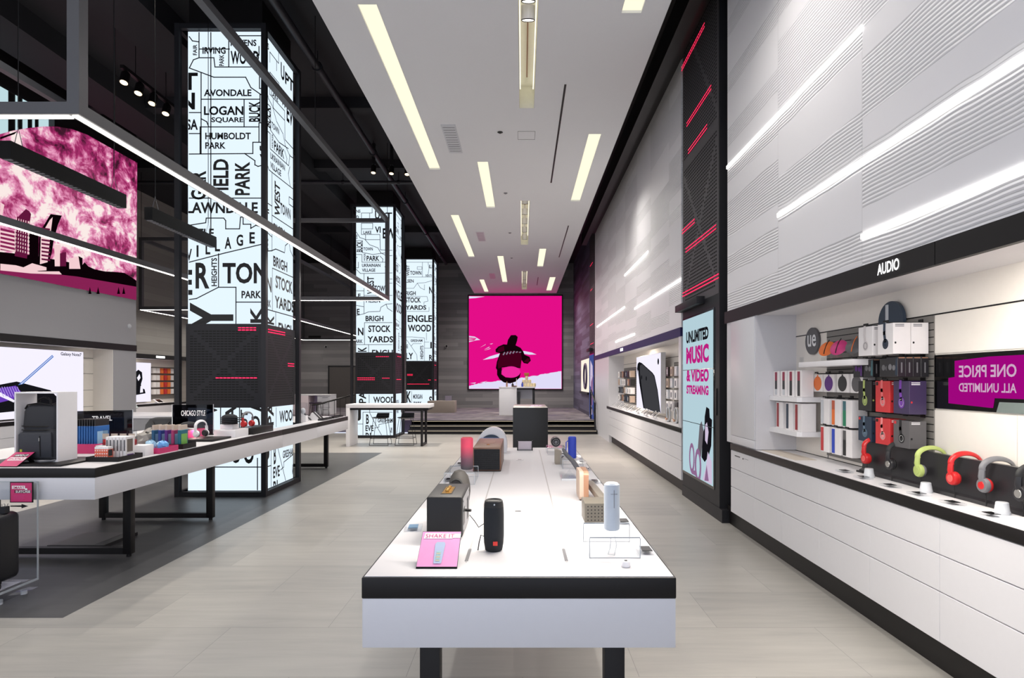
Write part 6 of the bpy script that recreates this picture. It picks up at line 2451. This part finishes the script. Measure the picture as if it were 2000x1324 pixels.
hp_stand('white headphones with dark pads on a clear stand by the cap tray', (-3.50, 6.36, E + 0.0225), math.radians(80), WHITE, WHITE, CARDK)
table_box('white_riser', 'white flat box carrying the stack of black caps at the table edge', 'riser', -3.50, -3.255, 6.62, 6.94, E, E + 0.085, WHITE, hollow=False)
table_box('white_riser', 'small white pedestal under the stacked black caps', 'riser', -3.47, -3.33, 6.70, 6.86, E + 0.0855, E + 0.145, WHITE, hollow=False)
for k in range(4):
    cap('black cap stacked on the small white pedestal, %s from the bottom' % ORD[k], (-3.40, 6.78, E + 0.146 + 0.021 * k), 0.5 * k + 0.6, 'black caps on the white pedestal')
table_box('black_riser', 'black block in front of the lit map tower at the table edge', 'riser', -3.46, -3.22, 6.99, 7.55, E, E + 0.075, BLACK, hollow=False)
hp_stand('red headphones with grey band on a clear stand before the map tower', (-3.33, 7.08, E + 0.0755), math.radians(75), GREYP, RED, RED)
# beyond the tower
t = thing('display_case', 'small clear display case with white contents just beyond the map tower', 'display case', (-3.44, 9.16, E))
b = MB()
b.box(-0.06, 0.06, -0.05, 0.05, 0, 0.10, WHITE)
b.build('base', t)
b = MB()
b.box(-0.06, 0.06, -0.05, 0.05, 0.101, 0.30, CLEAR)
b.build('cover', t)
b = MB()
b.ball((0, 0, 0.17), (0.04, 0.03, 0.05), LGREY, 12, 8)
b.build('contents', t)
for k, (x, y) in enumerate(((-3.52, 9.45), (-3.40, 9.58), (-3.46, 9.85))):
    t = thing('slanted_stand', 'white slanted device stand beyond the map tower, %s from the tower' % ORD[k], 'stand', (x, y, E), math.radians(12), 'white device stands beyond the tower')
    b = MB()
    b.prism([(-0.11, 0.0), (0.09, 0.0), (-0.02, 0.12), (-0.05, 0.12)], 'y', -0.05, 0.05, WHITE)
    b.build('wedge', t)
    b = MB()
    b.prism([(0.095, 0.008), (0.10, 0.012), (-0.02, 0.135), (-0.03, 0.13)], 'y', -0.045, 0.045, CARDK)
    b.build('device', t)
for k, (y0, y1) in enumerate(((9.42, 9.85), (9.95, 10.48))):
    table_box('display_tray', 'slim dark tray at the far right edge of the left table, %s from the tower' % ORD[k], 'tray', -3.30, -3.21, y0, y1, E, E + 0.03, CARDK, 0.006)
# low grey counter behind the left table
t = thing('grey_counter', 'low grey demo counter with lit top behind the left table', 'counter', (-7.2, 9.6, 0))
b = MB()
b.box(0, 1.7, 0, 1.1, 0, 0.93, mat('mid_grey_laminate', (150, 150, 152), .45))
b.build('body', t)
b = MB()
b.box(-0.02, 1.72, -0.02, 1.12, 0.93, 0.97, WHITE)
b.build('top', t)

# ================================================================== suitcase display in front of the left table
t = thing('acrylic_stand', 'clear acrylic stand with white base and sign carrying the black suitcase', 'display stand', (-3.95, 4.14, 0))
b = MB()
b.box(-0.42, 0.39, -0.16, 0.16, 0.03, 0.083, CLEAR, 0.002)
b.box(-0.36, 0.30, -0.11, 0.11, 0.0832, 0.0855, mat('white_base', (214, 214, 226), .3))
b.build('base', t)
for x in (-0.35, 0.33):
    for y in (-0.1, 0.1):
        b = MB()
        b.cyl((x, y, 0), (x, y, 0.03), 0.02, LGREY, n=14)
        b.build('foot', t)
b = MB()
b.box(-0.42, 0.39, 0.146, 0.154, 0.086, 0.808, CLEAR)
b.build('back_sheet', t)
for q in ((0.387, 0.392, 0.144, 0.156, 0.086, 0.808), (-0.42, 0.39, 0.144, 0.156, 0.804, 0.809), (0.384, 0.391, -0.16, 0.144, 0.0855, 0.10)):
    b = MB()
    b.box(*q, EDGE)
    b.build('polished_edge', t)
b = MB()
b.box(0.195, 0.362, 0.138, 0.145, 0.655, 0.806, BLACK)
s_ = b.build('sign_frame', t)
b = MB()
o, U, V = (0.195, 0.1372, 0.655), (1, 0, 0), (0, 0, 1)
b.flat([[(0.006, 0.006), (0.161, 0.006), (0.161, 0.145), (0.006, 0.145)]], o, U, V, PKT)
o2 = (0.195, 0.1364, 0.655)
b.flat([[(0.016, 0.10), (0.112, 0.10), (0.112, 0.092), (0.128, 0.092), (0.128, 0.105), (0.112, 0.105), (0.112, 0.124), (0.016, 0.124)]], o2, U, V, INKW)
o3 = (0.195, 0.1356, 0.655)
b.text('SMART', 0.022, 0.101, 0.108, 0.120, o3, U, V, PKT, weight=0.01)
b.flat([[(0.034, 0.07), (0.156, 0.07), (0.156, 0.092), (0.034, 0.092)]], o2, U, V, mat('dark_magenta', (96, 20, 56), .5))
b.text('SUITCASE', 0.044, 0.072, 0.152, 0.09, o3, U, V, INKW, weight=0.02)
for k in range(4):
    b.flat([[(0.026, 0.05 - 0.009 * k), (0.11 - 0.01 * (k % 2), 0.05 - 0.009 * k), (0.11 - 0.01 * (k % 2), 0.053 - 0.009 * k), (0.026, 0.053 - 0.009 * k)]], o2, U, V, PINK)
b.build('printed_face', s_)
b = MB()
b.text('13.5', 0.130, 0.612, 0.182, 0.645, (0, 0.144, 0), U, V, CARDG)
b.flat([[(0.192, 0.624), (0.275, 0.622), (0.275, 0.612), (0.325, 0.628), (0.275, 0.644), (0.275, 0.634), (0.192, 0.632)]], (0, 0.144, 0), U, V, INK)
b.build('size_mark', t)
t = thing('suitcase', 'black hard-shell cabin suitcase on the clear stand at the left edge', 'suitcase', (-3.80, 4.12, 0.086))
b = MB()
b.box(-0.18, 0.18, -0.105, 0.105, 0.05, 0.53, mat('matt_black_shell', (20, 20, 25), .45), 0.045, 4)
b.build('shell', t)
for x in (-0.12, -0.04, 0.04, 0.12):
    b = MB()
    b.box(x - 0.012, x + 0.012, -0.109, -0.103, 0.10, 0.48, RUBBER, 0.003)
    b.build('shell_rib', t)
for x in (-0.14, 0.14):
    b = MB()
    b.box(x - 0.025, x + 0.025, -0.09, -0.04, 0.04, 0.07, BLACK, 0.008)
    c = b.build('wheel_housing', t)
    for dx in (-0.014, 0.014):
        b = MB()
        b.cyl((x + dx - 0.008, -0.07, 0.026), (x + dx + 0.008, -0.07, 0.026), 0.0255, BLACK, n=20)
        b.cyl((x + dx + 0.008, -0.07, 0.026), (x + dx + 0.0085, -0.07, 0.026), 0.017, SILVER, n=20)
        b.build('wheel', c)
b = MB()
b.tube([(-0.06, 0, 0.525), (-0.05, 0, 0.55), (0.05, 0, 0.55), (0.06, 0, 0.525)], 0.010, RUBBER, 8)
b.build('carry_handle', t)
b = MB()
b.box(0.13, 0.165, -0.02, 0.02, 0.528, 0.575, DARK)
b.build('lock_block', t)
b = MB()
b.prism([(0, 0), (0.48, 0), (0.48, 0.03), (0, 0.03)], 'x', -0.26, 0.26, CARDK)
t = thing('floor_platform_tray', 'thin dark tray with pale top lying on the floor under the left table', 'tray', (-4.12, 5.38, 0.0))
b.build('tray', t)
b = MB()
b.box(-0.25, 0.16, 0.015, 0.46, 0.0302, 0.0315, mat('dusty_grey_sheet', (112, 108, 108), .5))
b.build('top_sheet', t)

# ================================================================== BACK OF THE HALL
t = thing('led_wall', 'large square magenta video wall with a dark hooded dancer on the back wall', 'screen', (-2.335, 25.55, 1.18))
s = 25.55 / F
b = MB()
b.box(-0.05, 4.115, 0.0, 0.05, -0.05, 4.13, BLACK)
b.build('bezel', t)


def sp(cx_, cy_):
    px, py = 850 + cx_ / 4.139, 540 + cy_ / 4.139
    return ((px - CX) * s + 2.335, H - (py - HY) * s - 1.18)


o, U, V = (0, -0.004, 0), (1, 0, 0), (0, 0, 1)
b = MB()
b.flat([[(0, 0), (4.065, 0), (4.065, 4.07), (0, 4.07)]], o, U, V, SCRP)
rr = random.Random(3)


def jag(pts, a=5):
    out = []
    for (x0, y0), (x1, y1) in zip(pts, pts[1:]):
        for k in range(8):
            f = k / 8
            out.append((x0 + (x1 - x0) * f + rr.uniform(-a, a), y0 + (y1 - y0) * f + rr.uniform(-a, a)))
    out.append(pts[-1])
    return out


edge = jag([(276, 884), (360, 862), (480, 846), (560, 838), (700, 818), (820, 800), (930, 778), (1020, 764)], 3)
edge[0] = (274, 884)
b.flat([[sp(*q) for q in [(274, 907)] + edge + [(1021, 907)]]], (0, -0.006, 0), U, V, SCRW)
clipb = (0.0, 0.0, 4.065, 4.07)
for pts in ([(274, 480), (320, 486), (364, 512), (330, 516), (274, 530)], [(385, 674), (440, 646), (520, 622), (560, 618), (530, 644), (470, 662)], [(660, 602), (720, 602), (780, 614), (818, 630), (760, 632), (700, 622)],
            [(274, 160), (400, 162), (330, 174), (274, 178)], [(360, 575), (410, 546), (405, 552)], [(395, 590), (440, 566), (436, 574)], [(395, 598), (450, 578), (440, 586)], [(440, 545), (468, 540), (455, 548)], [(282, 862), (330, 856), (320, 866)], [(360, 856), (420, 846), (400, 856)]):
    b.flat([[sp(*q) for q in pts]], (0, -0.007, 0), U, V, SCRW, clipb)
for k in range(4):
    b.line([sp(276, 492 + 9 * k), sp(330 - 5 * k, 500 + 5 * k)], 0.03, (0, -0.0085, 0), U, V, SCRP)
SMAR = glow('screen_maroon', (70, 0, 28), 0.8)
fig = [(612, 474), (650, 473), (667, 488), (662, 520), (650, 556), (690, 576), (712, 606), (722, 632), (764, 650), (773, 680), (748, 706), (716, 700), (696, 672), (690, 742), (600, 728), (540, 736), (505, 762), (490, 740), (498, 690), (516, 640), (524, 620), (490, 612), (487, 590), (510, 566), (552, 548), (580, 550), (588, 512)]
b.flat([[sp(*q) for q in fig]], (0, -0.009, 0), U, V, SCRK)
b.flat([[sp(*q) for q in ((530, 622), (600, 600), (690, 606), (700, 660), (690, 735), (600, 722), (545, 728), (510, 745), (505, 700))], [sp(*q) for q in ((500, 605), (515, 575), (555, 560), (560, 600), (520, 612))], [sp(*q) for q in ((715, 690), (745, 660), (766, 664), (755, 698))]], (0, -0.0105, 0), U, V, SMAR)
b.flat([[sp(*q) for q in ((500, 756), (540, 738), (535, 790), (570, 815), (620, 818), (665, 800), (692, 778), (682, 818), (650, 850), (605, 864), (555, 856), (520, 830), (500, 795))]], (0, -0.0105, 0), U, V, SCRK)
b.flat([[sp(612 + 76 * math.cos(a * math.pi / 18), 772 + 46 * math.sin(a * math.pi / 18)) for a in range(36)]], (0, -0.012, 0), U, V, glow('screen_hot_pink', (226, 40, 150), 1.0))
SGR = glow('screen_silver_ink', (150, 140, 160), 0.7)
for k in range(6):
    x = 545 + 26 * k
    b.flat([[sp(x, 632 - 5 * k if k < 4 else 612), sp(x + 14, 600 + abs(k - 3) * 3), sp(x + 22, 606 + abs(k - 3) * 3), sp(x + 8, 638 - 4 * k if k < 4 else 618)]], (0, -0.012, 0), U, V, SGR)
b.build('glowing_image', t)

# pedestal on the stage
t = thing('stage_counter', 'white pedestal counter with open right bay on the carpeted platform', 'counter', (-0.79, 19.95, 0.3605))
b = MB()
b.box(0, 0.60, 0, 0.5, 0, 0.93, WHITE, 0.003)
b.build('cabinet', t)
b = MB()
b.box(-0.01, 1.24, -0.01, 0.51, 0.931, 0.975, WHITE, 0.003)
b.build('top', t)
b = MB()
b.box(0.602, 1.22, 0.0, 0.04, 0.87, 0.93, BLACK)
b.build('front_rail', t)
for q in ((1.15, 1.22, 0, 0.05), (1.15, 1.22, 0.45, 0.5)):
    b = MB()
    b.box(*q, 0, 0.93, DARK)
    b.build('leg', t)
b = MB()
b.box(0.602, 1.14, 0.4, 0.44, 0.55, 0.90, LGREY)
b.build('back_panel', t)
b = MB()
b.box(0.62, 0.72, 0.1, 0.3, 0.0, 0.8, CARDK)
b.build('equipment_box', t)
zt = 0.3605 + 0.9755
g = 'small goods on the stage counter'
for k, (x, m, h, r, wd) in enumerate(((-0.53, COPPER, 0.17, 0.03, 'tall slim copper bottle at the left of the stage counter'), (-0.33, CARDK, 0.12, 0.04, 'short dark bottle on the stage counter'),
                                      (-0.2, WHITE, 0.28, 0.015, 'thin tall white rod bottle on the stage counter'), (0.0, BLUE, 0.15, 0.03, 'small blue-topped bottle beside the stacked pots'))):
    t = thing('bottle', wd, 'bottle', (x, 20.1, zt), 0, g)
    b = MB()
    b.lathe([(r, 0), (r, h * 0.7), (r * 0.5, h * 0.8), (r * 0.5, h)], m, 16)
    b.build('body', t)
    b = MB()
    b.cyl((0, 0, h), (0, 0, h + 0.015), r * 0.55, GOLD, n=14)
    b.build('cap', t)
b = MB()
b.lathe([(0.03, 0), (0.10, 0.02), (0.105, 0.035), (0.09, 0.03), (0.03, 0.02)], COPPER, 24)
single(b, 'copper_dish', 'shallow copper dish between the bottles on the stage counter', 'dish', (-0.27, 19.99, zt), g)
for k in range(9):
    b = MB()
    r = 0.05
    b.lathe([(r * 0.8, 0), (r, 0.02), (r, 0.1), (r * 0.8, 0.12), (r * 0.5, 0.125)], mat('pale_gold_jar', (232, 214, 170), .4), 14)
    row, i = (0, k) if k < 5 else ((1, k - 5) if k < 8 else (2, 0))
    single(b, 'jar', 'pale gold jar in the stacked pyramid on the stage counter, %s' % ('bottom row number %s' % ORD[i] if row == 0 else ('middle row number %s' % ORD[i] if row == 1 else 'topmost')), 'jar', (0.0 + 0.105 * i + 0.05 * row + (0.05 if row == 2 else 0), 20.15, zt + 0.1255 * row), 'stacked pale gold jars')
b = MB()
b.box(-0.08, 0.08, -0.05, 0.05, 0, 0.10, mat('amber_box', (176, 108, 50), .4), 0.003)
single(b, 'amber_box', 'amber box on top of the stacked pale gold jars', 'box', (0.15, 20.15, zt + 0.377), g)

# high table with stools
t = thing('high_table', 'high white table with slab end and dark metal frame before the second map tower', 'table', (-4.14, 13.7, 0))
b = MB()
b.box(0, 1.97, 0, 0.68, 0.905, 0.99, WHITE, 0.003)
b.build('top', t)
b = MB()
b.box(0, 0.09, 0, 0.68, 0.0, 0.904, WHITE, 0.003)
b.build('slab_leg', t)
b = MB()
b.box(0.092, 1.93, 0.02, 0.66, 0.855, 0.904, BLACK)
b.build('under_frame', t)
for y in (0.03, 0.6):
    b = MB()
    b.box(1.75, 1.80, y, y + 0.05, 0.0, 0.855, BLACK)
    b.build('leg', t)
b = MB()
b.box(1.75, 1.80, 0.08, 0.6, 0.0, 0.05, BLACK)
b.build('foot_bar', t)
light('AREA', 'high_table_lamp', (-3.2, 14.0, 6.2), 40, (1, 0.9, 0.78), (0, 0, -1), (0.2, 0.2), spread=60)


def wire_stool(label, loc):
    t = thing('wire_stool', label, 'stool', loc, 0, 'black wire stools at the high table')
    b = MB()
    b.lathe([(0.15, 0.0), (0.20, 0.012), (0.205, 0.025), (0.18, 0.03), (0.05, 0.02)], CARDK, 24, (0, 0, 0.64))
    b.prism([(-0.16, 0.66), (0.16, 0.66), (0.17, 0.76), (-0.12, 0.76)], 'y', 0.17, 0.19, CARDK)
    b.build('seat', t)
    for x in (-1, 1):
        for y in (-1, 1):
            b = MB()
            b.tube([(x * 0.14, y * 0.12, 0.645), (x * 0.20, y * 0.17, 0.2), (x * 0.225, y * 0.19, 0.006)], 0.006, BLACK, 8)
            b.build('leg', t)
    b = MB()
    b.tube([(x * 0.205, y * 0.175, 0.17) for x, y in ((-1, -1), (1, -1), (1, 1), (-1, 1))], 0.006, BLACK, 8, True)
    b.build('foot_ring', t)
    b = MB()
    for y in (-1, 1):
        b.tube([(-0.225, y * 0.19, 0.007), (0.225, y * 0.19, 0.007)], 0.006, BLACK, 8)
    b.build('floor_runner', t)


wire_stool('black wire stool under the high table nearer its white slab end', (-3.41, 14.06, 0))
wire_stool('black wire stool under the high table nearer its open metal end', (-2.80, 14.06, 0))

# service desk, stool, handrails
t = thing('service_desk', 'white service desk with drawers on the platform at the far left', 'desk', (-8.2, 20.4, 0.3605))
b = MB()
b.box(0, 0.72, 0, 0.7, 0, 0.66, mat('pinkish_white_laminate', (236, 220, 222), .4), 0.003)
b.build('side_block', t)
b = MB()
b.box(0, 1.48, 0, 0.7, 0.662, 0.70, WHITE, 0.003)
b.build('top', t)
b = MB()
b.box(1.02, 1.48, 0.05, 0.7, 0, 0.66, WHITE)
dk = b.build('drawer_block', t)
for z in (0.02, 0.23, 0.44):
    b = MB()
    b.box(1.03, 1.47, 0.035, 0.05, z, z + 0.19, WHITEG, 0.002)
    d_ = b.build('drawer', dk)
    b = MB()
    b.box(1.2, 1.4, 0.028, 0.0345, z + 0.14, z + 0.155, GREYP)
    b.build('drawer_pull', d_)
b = MB()
b.box(0.72, 1.02, 0.62, 0.7, 0, 0.66, mat('pale_lilac_panel', (206, 190, 220), .5))
b.build('back_panel', t)
t = thing('desk_stool', 'small dark-seated stool tucked into the white service desk', 'stool', (-7.05, 19.9, 0.3605))
b = MB()
b.box(-0.17, 0.17, -0.15, 0.15, 0.40, 0.45, mat('plum_seat', (48, 30, 52), .7), 0.015)
b.build('seat', t)
for x in (-1, 1):
    for y in (-1, 1):
        b = MB()
        b.tube([(x * 0.13, y * 0.11, 0.40), (x * 0.17, y * 0.14, 0.0)], 0.009, DARK, 8)
        b.build('leg', t)
t = thing('handrail', 'brown-grey metal handrail rising beside the ramp left of the second tower', 'handrail', (-6.05, 17.2, 0))
b = MB()
b.tube([(-0.15, 0, 0.83), (0.05, 0, 0.85), (1.15, 0.9, 1.20)], 0.025, STEEL, 8)
b.build('rail', t)
for x, y, z0, z1 in ((0.0, 0.0, 0.0, 0.84), (1.1, 0.86, 0.361, 1.18)):
    b = MB()
    b.cyl((x, y, z0), (x, y, z1), 0.022, STEEL, n=10)
    b.build('post', t)
for k in range(7):
    f = (k + 1) / 8
    b = MB()
    b.cyl((1.1 * f, 0.86 * f, 0.2 if f < 0.28 else 0.42), (1.1 * f, 0.86 * f, 0.84 + 0.33 * f), 0.008, STEEL, n=8)
    b.build('baluster', t)
b = MB()
b.tube([(0.0, 0, 0.20), (0.3, 0.20, 0.42), (1.1, 0.86, 0.5)], 0.012, STEEL, 8)
b.build('lower_rail', t)
t = thing('handrail', 'dark handrail beside the stage steps at the white wall end', 'handrail', (2.10, 16.9, 0))
b = MB()
b.tube([(0, -0.05, 0.02), (0, -0.05, 0.90), (0, 0.15, 0.98), (0, 1.0, 1.26), (0, 1.0, 0.37)], 0.025, DARK, 8)
b.build('rail', t)
b = MB()
b.tube([(0, -0.05, 0.45), (0, 0.15, 0.55), (0, 1.0, 0.8)], 0.012, DARK, 8)
b.build('lower_rail', t)

# small things on the back wall and stage
b = MB()
b.box(-0.5, 0.5, -0.35, 0.35, 0, 0.43, mat('taupe_laminate', (150, 138, 128), .5), 0.004)
t = thing('taupe_block', 'taupe block on the platform left of the magenta video wall', 'plinth', (-3.0, 21.9, 0.3605))
b.build('body', t)
t = thing('acrylic_box', 'clear box with pale card standing on the taupe block', 'display case', (-2.8, 21.9, 0.7915))
b = MB()
b.box(-0.18, 0.18, -0.1, 0.1, 0.0, 0.2, CLEAR)
b.build('cover', t)
b = MB()
b.box(-0.1, 0.14, 0.06, 0.08, 0.0, 0.18, mat('lilac_grey_card', (150, 140, 156), .5))
b.build('card', t)
for x, z, wd in ((-8.6, 3.02, 'small pale camera on the grey wood wall above the far left door'), (-3.32, 3.05, 'small pale camera on the grey wood wall left of the magenta video wall')):
    t = thing('wall_camera', wd, 'camera', (x, 25.6, z))
    b = MB()
    b.cyl((0, 0, 0), (0, -0.06, 0), 0.06, WHITE, n=16)
    b.build('mount', t)
    b = MB()
    b.ball((0.01, -0.08, 0), 0.05, BLACKG, 14, 8)
    b.build('lens_dome', t)
b = MB()
b.box(-8.45, -7.3, 25.56, 25.61, 0.36, 2.15, mat('brown_grey_door', (84, 78, 76), .5))
b.box(-8.5, -8.45, 25.54, 25.61, 0.36, 2.2, DARK)
b.box(-7.3, -7.25, 25.54, 25.61, 0.36, 2.2, DARK)
b.box(-8.5, -7.25, 25.54, 25.61, 2.15, 2.2, DARK)
struct(b, 'door_1')
t = thing('wall_vent', 'rectangular dark vent on the grey wood wall behind the second light frame', 'vent', (-9.1, 25.6, 3.4))
b = MB()
b.box(-0.27, 0.27, -0.02, 0.0, -0.11, 0.11, STEEL)
b.build('frame', t)
b = MB()
for k in range(5):
    b.box(-0.24, 0.24, -0.028, -0.02, -0.08 + 0.035 * k, -0.07 + 0.035 * k, BLACK)
b.build('grille', t)
t = thing('wall_display', 'lit niche with a dark round frame on the dark stage side wall', 'display niche', (2.24, 19.6, 1.15))
b = MB()
b.box(0, 0.006, 0, 2.6, 0, 1.15, glow('warm_niche_back', (255, 240, 222), 0.95))
b.build('lit_back', t)
b = MB()
b.tube([(-0.02, 0.9 + 0.42 * math.cos(a * math.pi / 16), 0.55 + 0.42 * math.sin(a * math.pi / 16)) for a in range(32)], 0.045, PLUM, 8, True)
b.build('round_frame', t)
b = MB()
b.box(-0.06, 0.0, 0, 2.6, -0.08, 0.0, BLACK)
b.build('ledge', t)

# lamps of the hanging frames (light sent down by their strips)
for x, y, sx, sy, p in ((-2.93, 8.25, 0.03, 8.6, 50), (-5.76, 8.25, 0.03, 8.6, 50), (-4.34, 3.86, 2.7, 0.03, 16), (-6.44, 19.6, 0.03, 10.4, 45), (-9.36, 19.6, 0.03, 10.4, 45)):
    light('AREA', 'frame_strip_lamp', (x, y, 3.276), p, (1, 0.96, 0.9), (0, 0, -1), (sx, sy))
for y in (8.6, 8.92, 9.25, 9.6):
    light('SPOT', 'track_spot', (-5.83, y - 0.06, 5.89), 150, (1, 0.9, 0.75), (0.25, -0.35, -1), (0.05, 0), 60, 0.6)
for x in (-7.0, -4.6):
    for y in (1.5, 6.0, 11.0, 17.0, 22.0):
        light('SPOT', 'left_fill_spot', (x, y, 6.3), 130, (1, 0.93, 0.84), (0, 0, -1), (0.06, 0), 120, 0.9)  # added fill for the left side, no fixtures modelled
